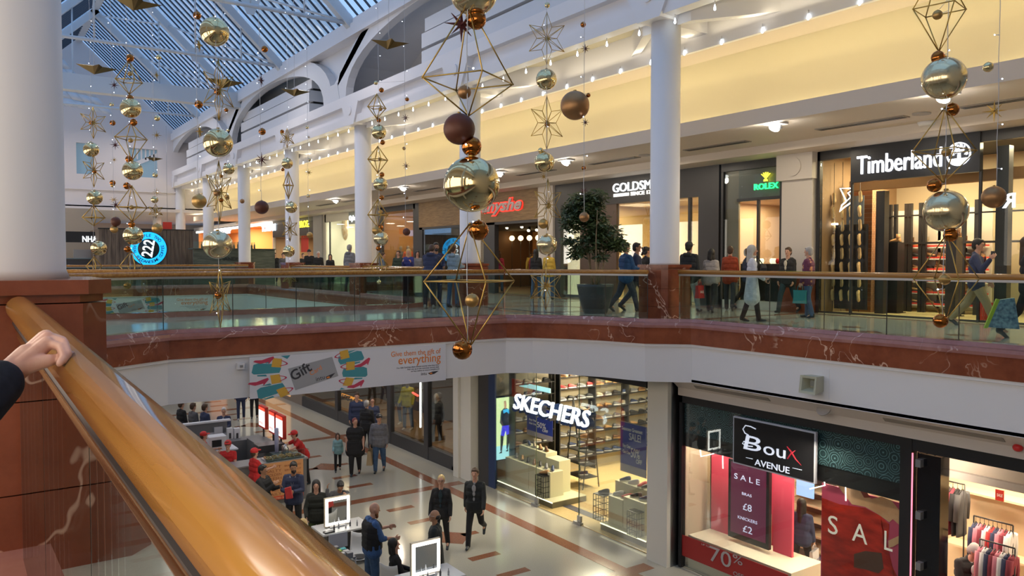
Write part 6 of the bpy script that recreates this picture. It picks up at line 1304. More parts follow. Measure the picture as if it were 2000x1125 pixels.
for (px, X, hh, lab, top, hr, st, azz, fem) in ((683, 13.2, 1.95, 'grey haired man in grey hooded top by the third column', MIDG, 'grey', 'short', 40, False), (645, 14.3, 1.6, 'woman with long dark hair by the cream shop window', BLK, 'black', 'long', 180, True), (622, 14.6, 1.75, 'bald older man in black coat by the menswear shop', BLK, 'white', 'crop', 180, False), (604, 14.4, 1.85, 'man in black jacket and dark cap by the menswear shop', BLK, 'black', 'cap', 180, False),
        (798, 13.6, 1.72, 'blonde woman in blue top holding her hands up near the mannequin window', ('cobalt', (.03, .04, .20)), 'blonde', 'long', 190, True), (778, 14.6, 1.7, 'person in dark green coat beside the blonde woman', ('bottle', (.03, .05, .035)), 'brown', 'short', 200, False), (815, 14.8, 1.68, 'person in grey coat right of the blonde woman', MIDG, 'black', 'bob', 170, True),
        (748, 14.2, 1.62, 'person in blue jeans walking beyond the far balustrade', ('grey_blue', (.14, .17, .22)), 'brown', 'short', 90, False), (592, 15.3, 1.7, 'dark coated person at the left of the menswear group', BLK, 'brown', 'short', 170, False)):
    y = yx(px, X); person(lab, (X, y, 0), azz, hh, top, JEAN if hr in ('grey', 'white', 'brown') else BLK, (.02, .02, .02), 'fair', hr, st, female=fem, leg=STR, arms=((30, 8, 90, 10), (30, 8, 90, 10)) if px == 798 else HANG, vox=.015, hood=(px == 683))
for (px, Y, hh, lab, top, hr) in ((537, 45.9, 1.75, 'dark coated man at the right end of the wooden bar', BLK, 'brown'), (553, 44.0, 1.72, 'man in dark jacket right of the wooden bar', GREYC, 'black'), (508, 46.6, 1.7, 'person standing behind the wooden bar', MIDG, 'brown')):
    r = ray(px, 509); person(lab, (r.x / r.y * Y, Y, 0), 170, hh, top, BLK, (.02, .02, .02), 'fair', hr, 'short', leg=STR, vox=.018)
for (px, X, lab, top, hr, st) in ((975, 18.6, 'person in magenta coat inside the fashion shop door', ('magenta', (.30, .02, .06)), 'brown', 'long'), (1047, 16.4, 'person in dark coat outside the fashion shop', BLK, 'black', 'long'), (1072, 16.0, 'person in mustard yellow jacket beside the white pilaster', ('mustard', (.50, .26, .03)), 'brown', 'short')):
    person(lab, (X, yx(px, X), 0), 20, 1.68, top, JEAN, (.02, .02, .02), 'fair', hr, st, leg=STR, vox=.014, female=True)
# ---------------- lower mall
person('blonde woman in black leather jacket and glasses walking with hand at her hip', Lw(862, 1080), -172, 1.74, ('black_leather', (.016, .016, .018)), BLK, (.015, .015, .015), 'fair', 'blonde', 'tied', arms=((4, 14, 18), (6, 12, 20)), leg=((14, 8), (-12, 22)), glasses='dark', collar=('dark_teal', (.02, .04, .05)), female=True, vox=.009)
person('man in dark zip jacket and grey shirt walking towards the camera', Lw(928, 1065), -168, 1.80, ('dark_zip', (.022, .025, .026)), ('black_jean', (.014, .014, .016)), (.015, .015, .015), 'fair', 'brown', 'short', arms=((-14, 10, 16), (18, 10, 14)), leg=((20, 4), (-24, 38)), collar=('light_grey', (.34, .34, .36)), vox=.009)
J = person('balding man in long dark coat and pale glasses in profile at the second mirror', Vector((7.32, 13.2, ZL)), -85, 1.72, ('dark_coat', (.022, .026, .026)), BLK, (.015, .015, .015), 'tan', 'black', 'fringe_bald', arms=((10, 6, 20), (10, 6, 20)), hem=.28, flare=.2, glasses='pale', build=1.12, vox=.009)
bag('red and white bag at the side of the balding man in the dark coat', J, 0, .26, .28, mat('red_bag', (.55, .04, .04)))
J = person('bald bearded man in blue shirt and black waistcoat beside the seated woman', Ltop(743, 990, 1.84) + Vector((-.05, .28, 0)), 70, 1.84, ('blue_shirt', (.045, .11, .28)), JEAN, (.03, .02, .02), 'fair', 'ginger', 'bald', arms=((22, 8, 60, 5), (34, 12, 58, 5)), beard='ginger', build=1.15, sleeve='half', vox=.008, head=(5, -14))
mb = MB(); T_ = J['T']; s_ = J['s']
for x, zz, r in ((.08, 1.0, .168), (.085, 1.1, .164), (.09, 1.22, .166), (.10, 1.33, .158)): cap(mb, T_(-x * 1.1, 0, zz), T_(x * 1.1, 0, zz), r * s_, r * s_)
for sx in (-.09, .09): cap(mb, T_(sx, 0, 1.36), T_(sx, -.01, 1.46), .075 * s_, .055 * s_)
link(remesh(mb, .010, 2), 'waistcoat', cloth('waistcoat_black', (.012, .012, .014)), J['e'])
person('seated woman with dark hair in black jacket at the second lit mirror', Ltop(772, 1048, 1.33) , 80, 1.66, BLK, BLK, (.015, .015, .015), 'fair', 'black', 'bob', sit=True, arms=((20, 6, 50, 10), (20, 6, 50, 10)), female=True, vox=.009, head=(15, 8))
person('woman with long black hair in black and olive top behind the first lit mirror', Ltop(622, 945, 1.66) + Vector((.03, .22, 0)), -178, 1.66, ('black_olive', (.016, .018, .014)), ('olive', (.05, .07, .015)), (.02, .02, .02), 'fair', 'black', 'long', arms=((15, 16, 40, 10), (10, 16, 30)), hem=.0, female=True, build=1.12, vox=.009, collar=None)
person('client with bowed head and raised hands behind the first lit mirror', Vector((6.85, 16.75, ZL)), 185, 1.62, GREYC, BLK, (.02, .02, .02), 'tan', 'black', 'short', arms=((75, 22, 110, 10), (40, 14, 110, 15)), head=(-20, -30), lean=10, vox=.010)
person('seated woman with bright blonde hair seen from behind at the first station', Ltop(592, 1010, 1.3), 20, 1.62, ('cream_knit', (.48, .44, .36)), BLK, (.02, .02, .02), 'fair', 'blonde', 'long', sit=True, female=True, vox=.010)
J = person('man in navy jumper with a lanyard holding a red packet', Ltop(573, 903, 1.80), 195, 1.80, NAVY, BLK, (.02, .02, .02), 'tan', 'black', 'short', arms=((18, 10, 78, 35), (18, 10, 78, 35)), beard='black', head=(-20, -10), vox=.009)
p = J['M'] @ ((J['hands'][0] + J['hands'][1]) / 2 + Vector((0, .03, 0))); o = MB().prism([(-.09, -.13), (.07, -.15), (.1, .1), (-.04, .14)], -.03, .03, Matrix.Rotation(PI / 2, 4, 'X')).obj('red_packet', mat('red_bag', (.5, .04, .04)), None, p, bevel=.01); o.rotation_euler.z = J['e'].rotation_euler.z; tag(o, 'red packet held by the man with the lanyard', 'packet')
mb = MB(); mb.tube([J['T'](-.07, .06, 1.47), J['T'](0, .15, 1.22), J['T'](.07, .06, 1.47)], .005, 5); mb.obj('lanyard', M_GREY, J['e'])
J = person('dark haired man in black jacket drinking beside the pretzel kiosk', Ltop(513, 910, 1.74), 120, 1.74, BLK, BLK, (.02, .02, .02), 'tan', 'black', 'short', arms=((40, 8, 95, 25), (30, 8, 80, 25)), build=1.15, vox=.010)
RED = ('staff_red', (.50, .02, .02))
person('kiosk worker in red shirt and red cap seen from behind at the counter', Ltop(497, 877, 1.66), 60, 1.66, RED, ('red_apron', (.42, .02, .02)), (.02, .02, .02), 'fair', 'brown', 'cap', arms=((30, 20, 70), (20, 10, 40)), sleeve='short', extra='cap_red', female=True, vox=.010)
person('kiosk worker in red with glasses facing left inside the kiosk', Ltop(445, 862, 1.66), 190, 1.66, RED, BLK, (.02, .02, .02), 'fair', 'brown', 'cap', arms=((30, 10, 60, 30), (30, 10, 60, 20)), sleeve='short', extra='cap_red', glasses='dark', vox=.010)
person('kiosk worker in red cap leaning over the glass pretzel trays', Vector((8.05, 22.3, ZL)), 230, 1.66, RED, BLK, (.02, .02, .02), 'fair', 'brown', 'cap', arms=((60, 25, 20), (60, 30, 20)), lean=30, sleeve='short', extra='cap_red', vox=.011, az_abs=-90)
person('kiosk worker in red partly hidden behind the near handrail', Ltop(398, 846, 1.6), 90, 1.62, RED, BLK, (.02, .02, .02), 'fair', 'brown', 'cap', arms=((30, 10, 60), (30, 10, 60)), sleeve='short', extra='cap_red', vox=.012)
J = person('woman with dark red hair in black short sleeved dress leading a child along', Lw(694, 927), -175, 1.72, ('black_dress', (.014, .014, .016)), BLK, (.015, .015, .015), 'fair', 'red', 'bun', arms=((4, 14, 10), (6, 16, 30)), leg=((14, 8), (-10, 14)), hem=.22, flare=.2, sleeve='short', female=True, build=1.35, head=(-30, 0), vox=.010)
person('small girl in pale turquoise coat and black leggings walking by the woman in black', Lw(660, 920), 178, 1.18, ('turquoise', (.26, .45, .47)), BLK, (.015, .015, .015), 'fair', 'brown', 'bob', arms=((10, 10, 50), (-5, 12, 10)), leg=((16, 6), (-14, 16)), hem=.08, female=True, vox=.010)
J = person('man in grey jacket and black and white cap carrying a large brown paper bag', Lw(741, 922), -172, 1.78, ('steel_grey', (.16, .16, .18)), JEAN, (.02, .02, .02), 'fair', 'grey', 'cap', arms=((5, 12, 10), (5, 10, 14)), leg=((10, 6), (-12, 16)), build=1.2, extra='cap_black', head=(-25, 0), vox=.010)
bag('large brown paper bag carried by the man in the grey jacket', J, 0, .38, .44, mat('kraft_paper', (.38, .28, .16), .8), d=.18)
for (px, py, hh, lab, top, azz, hr) in ((716, 783, 1.80, 'man in black coat seen from behind in the group by the lower clothes window', BLK, 30, 'grey'), (697, 768, 1.86, 'tall man in dark top facing the camera by the lower clothes window', NAVY, 185, 'brown'), (727, 778, 1.74, 'woman in navy top and glasses in the group by the lower clothes window', NAVY, 170, 'brown')):
    person(lab, Ltop(px, py, hh), azz, hh, top, BLK, (.02, .02, .02), 'fair', hr, 'short' if hh != 1.74 else 'tied', leg=STR, vox=.013, build=1.1, glasses='dark' if hh == 1.74 else None)
for (px, py, lab) in ((471, 820, 'pair of legs in dark jeans below the white bulkhead, left of two shoppers'), (497, 816, 'legs of a second shopper in black just below the banner')):
    person(lab, Lw(px, py), 180, 1.74, NAVY, NAVY if px < 480 else BLK, (.30, .30, .32) if px < 480 else (.02, .02, .02), leg=STR, vox=.014)
person('white haired man in dark suit seated under the bridge', Ltop(437, 798, 1.32), 190, 1.74, NAVY, BLK, (.02, .02, .02), 'fair', 'white', 'crop', sit=True, arms=((20, 8, 60, 20), (20, 8, 60, 20)), collar=('pale_shirt', (.4, .42, .5)), vox=.013)
person('young boy in pale top seated beside the kiosk counter', Ltop(418, 823, 1.15), 190, 1.30, ('pale_top', (.50, .50, .50)), BLK, (.02, .02, .02), 'fair', 'brown', 'short', sit=True, arms=((40, 8, 90, 20), (40, 8, 90, 20)), vox=.012)
for k, (px, py) in enumerate(((354, 796), (377, 800), (400, 802))):
    person(('leftmost', 'middle', 'rightmost')[k] + ' of three dark coated shoppers at the left below the bulkhead', Ltop(px, py - 12, 1.75), 60, 1.75, (BLK, GREYC, NAVY)[k], BLK, (.02, .02, .02), leg=STR, vox=.015)
person('grey haired man in black jumper and white collar looking down among the lingerie displays', at_x(1890, 1040, 13.9) * 1.0 - Vector((0, 0, at_x(1890, 1040, 13.9).z - ZL)), 150, 1.76, ('black_jumper', (.012, .012, .014)), BLK, (.02, .02, .02), 'fair', 'grey', 'crop', arms=((20, 8, 40), (20, 8, 40)), lean=8, head=(-30, -22), collar=('white_collar', (.6, .6, .6)), vox=.009, build=1.1)
J = person('shopper in dark clothes with a white carrier bag inside the lingerie shop gap', (13.9, yx(1572, 13.9), ZL), 20, 1.7, NAVY, BLK, (.02, .02, .02), 'fair', 'black', 'long', leg=WALK, vox=.013)  # figure placed inside to imitate a reflection in the shop glass
bag('white carrier bag with dark blue lettering held by the figure imitating a reflected shopper', J, 0, .36, .42, mat('white_plastic', (.70, .70, .72), .4), text_='SPORTS', tcol=mat('print_navy', (.02, .03, .25), .5))
# shop window dummies, and a black figure imitating a reflected person
def mannequin(label, loc, azz, top, legs, h=1.85, z0=.35, col=(.30, .28, .26), group=None):
    J = person(label, loc, azz, h, top, legs, (.60, .58, .54), 'fair', 'brown', 'bald', arms=((6, 14, 30), (6, 14, 20)), leg=((6, 6), (-6, 6)), vox=.013, z=loc[2] + z0)
    o = J['e']; o.name = 'mannequin'; o['category'] = 'mannequin'
    for c in o.children:
        if c.name.startswith('body'): c.data.materials.clear(); c.data.materials.append(mat('mannequin_grey', col, .4))
    return J
mannequin('window dummy in a bright yellow hooded top and jeans in the lower clothes window', (13.2, yx(795, 13.2), ZL), -150, ('acid_yellow', (.48, .42, .02)), JEAN)
mannequin('window dummy in dark patterned top and jeans left of the yellow one', (13.3, yx(772, 13.3), ZL), -150, ('moss', (.07, .07, .04)), JEAN)
mannequin('all black window dummy behind the right pane of the lower clothes window', (13.3, yx(851, 13.3), ZL), -160, BLK, BLK, 1.9, .02, (.02, .02, .02))  # solid black figure stands in for a person reflected in the pane
mannequin('window dummy in orange top near the fashion shop window', (18.4, yx(797, 18.4), 0), 190, ('orange_top', (.65, .12, .04)), JEAN, 1.8, .25, (.5, .4, .3))
mannequin('window dummy in grey top with white head in the fashion window', (18.5, yx(783, 18.5), 0), 190, GREYC, JEAN, 1.8, .25, (.6, .58, .55))
# ---------------- the person whose hand rests on the near handrail (body stands outside the frame at left)
def rail_person():
    e = empty('person', (0, 0, 0), 'hand in a navy sleeve resting on the thick near handrail at left', 'person'); V = Vector
    Wp = at_d(34, 716, 1.60); K = at_d(92, 662, 1.66); El = at_d(-130, 860, 1.40)
    Sh = V((El.x - .10, El.y - .10, 1.40))
    mb = MB(); bx0, by0 = El.x - .28, El.y - .10
    for x, zz, q in ((.085, .95, .12), (.06, 1.08, .112), (.085, 1.22, .115), (.10, 1.34, .11)): cap(mb, (bx0 - x, by0, zz), (bx0 + x, by0, zz), q, q)
    cap(mb, (bx0 - .16, by0, 1.43), (bx0 + .16, by0, 1.43), .06, .06); cap(mb, (bx0, by0, 1.44), (bx0, by0, 1.55), .06, .055); mb.ball((bx0, by0 + .01, 1.65), .098, (.8, 1, 1.15), 16, 12); mb.ball((bx0, by0 + .04, 1.58), .062, (.86, .95, .9)); cap(mb, (bx0, by0 + .1, 1.64), (bx0, by0 + .12, 1.62), .01, .014, 6)
    for sx in (-1, 1):
        cap(mb, (bx0 + sx * .09, by0, .92), (bx0 + sx * .1, by0, .5), .085, .056); cap(mb, (bx0 + sx * .1, by0, .5), (bx0 + sx * .1, by0 - .01, .09), .056, .038); cap(mb, (bx0 + sx * .1, by0, .06), (bx0 + sx * .1, by0 + .12, .04), .036, .03)
    cap(mb, (bx0 - .19, by0, 1.42), (bx0 - .24, by0, 1.13), .052, .042); cap(mb, (bx0 - .24, by0, 1.13), (bx0 - .22, by0 + .06, .9), .042, .028); mb.ball((bx0 - .22, by0 + .08, .84), .04, (.5, .9, 1.2))
    cap(mb, Sh, El, .052, .042); cap(mb, El, Wp, .042, .0265)
    mm = remesh(mb, .010, 3); link(mm, 'body', SKIN['fair'], e)
    # the resting hand, modelled finely and rooted in the wrist
    mb = MB(); yd = V((-.12, .99, .02)).normalized(); up = V((0, 0, 1))
    Q = [at_d(92, 662, 1.66), at_d(114, 668, 1.655), at_d(122, 690, 1.63), at_d(112, 705, 1.61)]
    cap(mb, El + (Wp - El) * .55, Wp, .031, .027, 14); cap(mb, Wp, Wp + (K - Wp) * .35, .027, .027, 14)
    for k in range(4):
        o_ = .030 - .020 * k; sh_ = (V((0, 0, 0)), V((0, 0, .004)), V((0, 0, .002)), V((-.006, 0, -.006)))[k]
        kn = Q[0] + yd * o_ + sh_; sc = (.96, 1.04, 1.0, .86)[k]; f1 = kn + (Q[1] - Q[0]) * 1.35 * sc; f2 = f1 + (Q[2] - Q[1]) * sc; f3 = f2 + (Q[3] - Q[2]) * sc
        w = (.0094, .0098, .0093, .0083)[k]; cap(mb, Wp + yd * o_ * .6, kn, .0195, .0150, 12); cap(mb, kn, f1, w * 1.25, w * 1.1, 12); cap(mb, f1, f2, w * 1.12, w, 12); cap(mb, f2, f3, w, w * .85, 12)
    dd = (K - Wp).normalized(); t0 = Wp - yd * .022 + dd * .015 - up * .006; t1 = t0 + (dd * .8 - yd * .45 - up * .35).normalized() * .042; t2 = t1 + (dd * .85 - up * .5).normalized() * .03; t3 = t2 + (dd * .8 - up * .3).normalized() * .022
    cap(mb, t0, t1, .019, .0135, 12); cap(mb, t1, t2, .0125, .0108, 12); cap(mb, t2, t3, .0108, .009, 12)
    hs = noisy('hand_skin', (.60, .33, .26), (.68, .42, .34), 30, .45, bump=.08)
    link(remesh(mb, .0026, 3), 'hand', hs, e)
    mb = MB(); cap(mb, Sh, El, .075, .066); cap(mb, El, El + (Wp - El) * .74, .066, .048); link(remesh(mb, .006, 4), 'sleeve', noisy('navy_sleeve', (.006, .009, .018), (.012, .016, .03), 60, .9, bump=.2), e)
    mb = MB()
    for x, zz, q in ((.085, .88, .145), (.06, 1.08, .135), (.085, 1.22, .135), (.10, 1.34, .13)): cap(mb, (bx0 - x, by0, zz), (bx0 + x, by0, zz), q, q)
    cap(mb, (bx0 - .15, by0, 1.425), (bx0 + .15, by0, 1.425), .078, .078); cap(mb, (bx0 - .19, by0, 1.42), (bx0 - .24, by0, 1.13), .068, .056); cap(mb, (bx0 - .24, by0, 1.13), (bx0 - .22, by0 + .06, .92), .056, .045)
    link(remesh(mb, .012, 3), 'jacket', MATS['navy_sleeve'], e)
    mb = MB(); [ (cap(mb, (bx0 + sx * .08, by0, .9), (bx0 + sx * .1, by0, .5), .105, .075), cap(mb, (bx0 + sx * .1, by0, .5), (bx0 + sx * .1, by0 - .01, .1), .075, .055)) for sx in (-1, 1)]; link(remesh(mb, .013, 2), 'trousers', MATS['cloth_black'], e)
    for sx in (-1, 1): mb = MB(); cap(mb, (bx0 + sx * .1, by0 - .03, .05), (bx0 + sx * .1, by0 + .15, .042), .048, .04); link(remesh(mb, .010, 1), 'shoe', MATS['cloth_black'], e)
    mb = MB(); mb.ball((bx0, by0 - .015, 1.675), .106, (.86, 1, 1.06)); link(remesh(mb, .012, 2), 'hair', HAIRM['brown'], e)
rail_person()
# ================================================================== HANGING CHRISTMAS DECORATIONS
GOLD = mat('mirror_gold', (.76, .62, .33), .10, 1); COPPER = mat('mirror_copper', (.40, .14, .03), .08, 1); BRONZE = mat('satin_bronze', (.36, .20, .09), .42, .8); CHOC = mat('matt_chocolate', (.10, .030, .016), .5, .2)
SATG = mat('satin_gold', (.52, .33, .12), .38, .9); WIREG = mat('gold_wire', (.50, .34, .10), .35, 1); REDS = mat('oxblood_star', (.08, .015, .018), .45); GSTAR = mat('gold_star', (.50, .31, .07), .4, .8); CORD = mat('pale_cord', (.55, .56, .60), .6); DARTM = mat('dark_gold_sheet', (.20, .15, .07), .35, .9)
PEARL = mat('champagne_mirror', (.74, .64, .40), .16, .9)
BULB = mat('cool_led', (1, 1, 1), .5, 0, 14, (.75, .82, 1))
def ornament_ball(e, p, r, m, nm='bauble'):
    # pinched seam and a little cap with a ring on top
    u = 32 if r > .12 else 16; mb = MB().ball((0, 0, 0), r, (1, 1, .985), u, u // 2)
    o = mb.obj(nm, m, e, p); c = MB().cone((0, 0, r * .97), (0, 0, r * 1.06), r * .13, r * .10, 10).obj('bauble_cap', WIREG, o)
    return o
def bars(e, pts, edges, r, nm='wire_frame', m=None):
    mb = MB()
    for a, b in edges: mb.cone(pts[a], pts[b], r, r, 6)
    for p in pts: mb.ball(p, r * 1.5, u=6, v=4)
    return mb.obj(nm, m or WIREG, e)
def octa(e, c, rx, rz, rot=0, up=None, n=4, r=.008):
    c = Vector(c); pts = [c + Vector((0, 0, rz if up is None else up)), c - Vector((0, 0, rz))] + [c + Vector((rx * math.cos(rot + 2 * PI * k / n), rx * math.sin(rot + 2 * PI * k / n), 0)) for k in range(n)]
    ed = [(0, 2 + k) for k in range(n)] + [(1, 2 + k) for k in range(n)] + [(2 + k, 2 + (k + 1) % n) for k in range(n)]
    return bars(e, pts, ed, r)
def star6(e, c, R1, rot=0, tilt=0, d=.18, r=.006, tall=1.0):
    c = Vector(c); ax = Vector((math.cos(rot), math.sin(rot), 0)); nz = ax.cross(Vector((0, 0, 1))); pts = []
    for k in range(12):
        a = PI / 2 + k * PI / 6; q = R1 if k % 2 == 0 else R1 * .50; pts.append(c + ax * math.cos(a) * q * .9 + Vector((0, 0, 1)) * math.sin(a) * q * tall)
    pts += [c + nz * d * R1, c - nz * d * R1]; ed = [(k, (k + 1) % 12) for k in range(12)] + [(k, 12) for k in range(12)] + [(k, 13) for k in range(0, 12, 1)]
    return bars(e, pts, ed, r, 'wire_star')
def star8(e, c, R1, m, rot=0, dirs=None):
    mb = MB(); c = Vector(c); ds = []
    ax = Vector((math.cos(rot), math.sin(rot), 0)); nz = Vector((-math.sin(rot), math.cos(rot), 0))
    for k in range(8): a = PI / 2 + k * PI / 4; ds.append((ax * math.cos(a) + Vector((0, 0, math.sin(a))), R1 * (1 if k % 2 == 0 else .85)))
    ds += [(nz, R1 * .6), (-nz, R1 * .6)]
    for d, L in ds: mb.cone(c, c + d * L, R1 * .13, .002, 4, smooth=False)
    return mb.obj('star', m, e)
def dart(e, c, L, rot=0):
    mb = MB(); c = Vector(c); a = Vector((math.cos(rot), math.sin(rot), 0)); b = Vector((-math.sin(rot), math.cos(rot), 0))
    T_ = [c - a * L * .55 + Vector((0, 0, .02)), c + a * L * .55, c - b * L * .4, c + b * L * .4]; lo_ = c + Vector((0, 0, -L * .22)) - a * .08 * L; hi = c + Vector((0, 0, .03))
    q = [T_[0], c - a * .12 * L - b * .1 * L, T_[2], c + a * .12 * L - b * .1 * L, T_[1], c + a * .12 * L + b * .1 * L, T_[3], c - a * .12 * L + b * .1 * L]
    for i in range(8): mb.face([q[i], q[(i + 1) % 8], lo_]); mb.face([q[(i + 1) % 8], q[i], hi])
    return mb.obj('folded_star', DARTM, e)
def strand(label, D, items, x0=None, top=None, bottom=None, led=True, nled=15):
    """items: (kind, px, py, size in px, ...) all at distance D along the view axis, hung on one cord from the roof trusses"""
    pp_ = [at_d(it[1], it[2], D) for it in items]; cx = at_d(x0 or items[0][1], 509, D); zt = 10.0 if top is None else at_d(x0, top, D).z
    zb = min(p.z for p in pp_) if bottom is None else at_d(x0 or items[0][1], bottom, D).z
    e = empty('hanging_garland', (cx.x, cx.y, zt), label, 'hanging decoration', 'strings of hanging Christmas ornaments'); px = D / FPX
    view = math.atan2(cx.y, cx.x) - PI / 2
    n = 40; random.seed(int(D * 100)); pts = [(cx.x + random.uniform(-.006, .006), cx.y + random.uniform(-.006, .006), zt + (zb - zt) * k / n) for k in range(n + 1)]
    MB().tube(pts, .004, 5).obj('cord', CORD, e)
    if led:
        bm_ = MB(); lm_ = MB()
        for k in range(nled):
            t = (k + .5) / nled; z = zt + (zb - zt) * t; a = random.uniform(0, 2 * PI); q = Vector((cx.x, cx.y, z)); w = q + Vector((math.cos(a) * .05, math.sin(a) * .05, random.uniform(-.02, .02)))
            bm_.cone(q, w, .005, .004, 5); lm_.ball(w, .0075, u=6, v=5)
        bm_.obj('lamp_socket', CORD, e)
        for v in (0,): lo_ = lm_.obj('led_bulbs', BULB, e); lo_['kind'] = 'stuff'
    for it, p in zip(items, pp_):
        k, s = it[0], it[3] * px; ex = it[4:] 
        if k in ('gold', 'copper', 'bronze', 'choc', 'satin', 'pearl'): ornament_ball(e, p, s, dict(gold=GOLD, copper=COPPER, bronze=BRONZE, choc=CHOC, satin=SATG, pearl=PEARL)[k])
        elif k == 'octa': octa(e, p, s, ex[0] * px, view + (ex[1] if len(ex) > 1 else .4), up=(ex[2] * px if len(ex) > 2 else None), n=(ex[3] if len(ex) > 3 else 4), r=max(.006, .9 * px))
        elif k == 'star6': star6(e, p, s, view + (ex[0] if ex else 0), r=max(.005, .55 * px), tall=(ex[1] if len(ex) > 1 else 1.25))
        elif k == 'red8': star8(e, p, s, REDS, view + (ex[0] if ex else 0))
        elif k == 'gold8': star8(e, p, s, GSTAR, view + (ex[0] if ex else 0))
        elif k == 'dart': dart(e, p, s * 2, view + (ex[0] if ex else 0))
        # short tie to the cord so nothing hangs free
        if abs(p.x - cx.x) + abs(p.y - cx.y) > .03: MB().cone(p, (cx.x, cx.y, p.z + s * .3), .003, .003, 4).obj('tie', CORD, e)
    return e
strand('nearest garland with a huge gold mirror bauble, dark matt bauble and large wire frames', 6.3, [('pearl', 925, -18, 48), ('copper', 930, 38, 20), ('red8', 901, 48, 34, .3), ('octa', 915, 158, 92, 68, .28, 150, 4), ('bronze', 907, 180, 13.5), ('choc', 897, 252, 31),
       ('copper', 921, 286, 20), ('gold', 921, 360, 55), ('copper', 935, 450, 20), ('octa', 918, 549, 92, 128, .32, 112, 4), ('satin', 922, 587, 14), ('copper', 903, 683, 20)], 913, None, 668)
strand('right hand garland with two large pale mirror baubles before the boot shop', 8.3, [('octa', 1835, 18, 52, 82, .5, 90), ('satin', 1831, 29, 9.5), ('copper', 1832, 112, 13), ('pearl', 1844, 153, 41), ('copper', 1860, 214, 13), ('octa', 1844, 295, 58, 62, .3, 85), ('satin', 1848, 297, 9),
       ('copper', 1825, 362, 14), ('pearl', 1847, 412, 41), ('copper', 1857, 459, 14), ('octa', 1848, 545, 60, 82, .35, 88), ('satin', 1845, 546, 11), ('copper', 1837, 627, 14)], 1843, None, 622)
strand('garland at the far right with gold star and bronze bauble before the boot sign', 9.5, [('gold', 1930, 131, 10), ('gold8', 1942, 217, 21), ('bronze', 1941, 385, 22)], 1943, None, 372)
strand('garland with one large satin bronze bauble between boot sign and wire stars', 11.0, [('copper', 1139, 48, 5.5), ('red8', 1143, 95, 9), ('bronze', 1123, 206, 28.5), ('copper', 1149, 186, 4.5), ('red8', 1143, 239, 8), ('copper', 1140, 328, 4.5), ('red8', 1140, 373, 9), ('bronze', 1141, 424, 10)], 1140, None, 418)
strand('garland of open wire stars and pale mirror baubles right of the largest bauble', 15.5, [('gold', 1069, 10, 5.5), ('star6', 1068, 75, 44, .1, 1.15), ('gold8', 1072, 76, 6), ('gold', 1067, 155, 20.5), ('star6', 1068, 240, 40, .2, 1.3), ('copper', 1069, 243, 5.5), ('gold', 1056, 294, 5.5), ('gold', 1063, 317, 20), ('gold8', 1062, 345, 7),
       ('star6', 1070, 400, 36, .4, 1.4), ('satin', 1071, 402, 5.5), ('satin', 1061, 437, 10), ('pearl', 1068, 478, 20.5), ('star6', 1066, 560, 38, .1, 1.2), ('gold8', 1070, 558, 12)], 1067, None, 600)
strand('garland of three large gold baubles and wire frames left of centre', 12.5, [('gold', 419, 62, 28), ('star6', 427, 175, 40, .5, 1.5), ('copper', 425, 179, 7), ('copper', 442, 215, 4), ('gold', 426, 279, 28), ('star6', 428, 375, 38, .7, 1.6), ('bronze', 424, 377, 7), ('satin', 443, 384, 4.5), ('copper', 432, 391, 4.5), ('pearl', 425, 478, 28), ('star6', 430, 580, 40, .9, 1.5), ('copper', 426, 577, 7)], 427, None, 650)
strand('garland of a small golden bauble and stars left of the three large baubles', 14.5, [('copper', 385, 30, 8), ('gold8', 389, 88, 14, 1.2), ('copper', 388, 204, 8), ('gold8', 390, 257, 14, 1.2), ('satin', 389, 393, 14)], 389, None, 385)
strand('garland with a dark red star over a round chocolate bauble', 15.0, [('copper', 517, 96, 6.5), ('red8', 510, 157, 13, 1.1), ('copper', 512, 257, 7), ('red8', 511, 312, 15, .2), ('choc', 511, 405, 13.5)], 511, None, 400)
strand('garland of gold baubles over tall wire diamonds beyond the bridge, left', 19.5, [('copper', 254, 113, 7.5), ('satin', 254, 144, 4.5), ('octa', 252, 158, 26, 26, .4, 40), ('copper', 254, 192, 7), ('gold', 255, 211, 19.5), ('copper', 261, 239, 7), ('octa', 256, 270, 30, 45, .3, 30), ('satin', 255, 274, 5), ('copper', 252, 311, 7), ('gold', 259, 333, 19),
       ('copper', 248, 363, 7), ('octa', 258, 405, 28, 28, .3, 42), ('satin', 257, 405, 4.5), ('copper', 257, 438, 6.5), ('gold', 260, 460, 18.5), ('copper', 249, 487, 6.5), ('octa', 257, 520, 22, 25, .3, 30), ('copper', 249, 558, 7)], 254, None, 560)
strand('garland of wire stars and gold baubles beside the big near column', 22.0, [('star6', 182, 240, 29, .3, 1.05), ('copper', 178, 240, 4.5), ('gold', 178, 292, 14.5), ('star6', 183, 333, 24, .2, 1.35), ('copper', 184, 335, 4.5), ('gold', 185, 386, 14.5), ('octa', 183, 425, 20, 16, .2, 24), ('gold', 193, 485, 14.5), ('octa', 184, 520, 14, 18, .2, 18)], 183, None, 530)
strand('garland of dark red stars and brown baubles left of the tall wire diamonds', 18.0, [('red8', 223, 166, 10, .3), ('gold', 218, 204, 4), ('copper', 220, 240, 5.5), ('red8', 225, 283, 10, .3), ('gold8', 223, 312, 6), ('copper', 220, 357, 5.5), ('satin', 220, 362, 4), ('gold8', 222, 390, 8), ('red8', 226, 400, 10, .3), ('choc', 226, 433, 9.5), ('satin', 223, 448, 7.5)], 224, None, 430)
strand('garland of small gold stars and a satin bauble left of the wood kiosk sign', 18.8, [('gold', 310, 112, 5), ('gold8', 306, 147, 9, 1.1), ('gold', 307, 231, 5.5), ('gold8', 306, 264, 9), ('gold', 303, 342, 5), ('gold8', 306, 375, 8), ('gold', 302, 390, 7), ('star6', 304, 412, 16, .3, .9), ('satin', 307, 446, 10)], 305, None, 440)
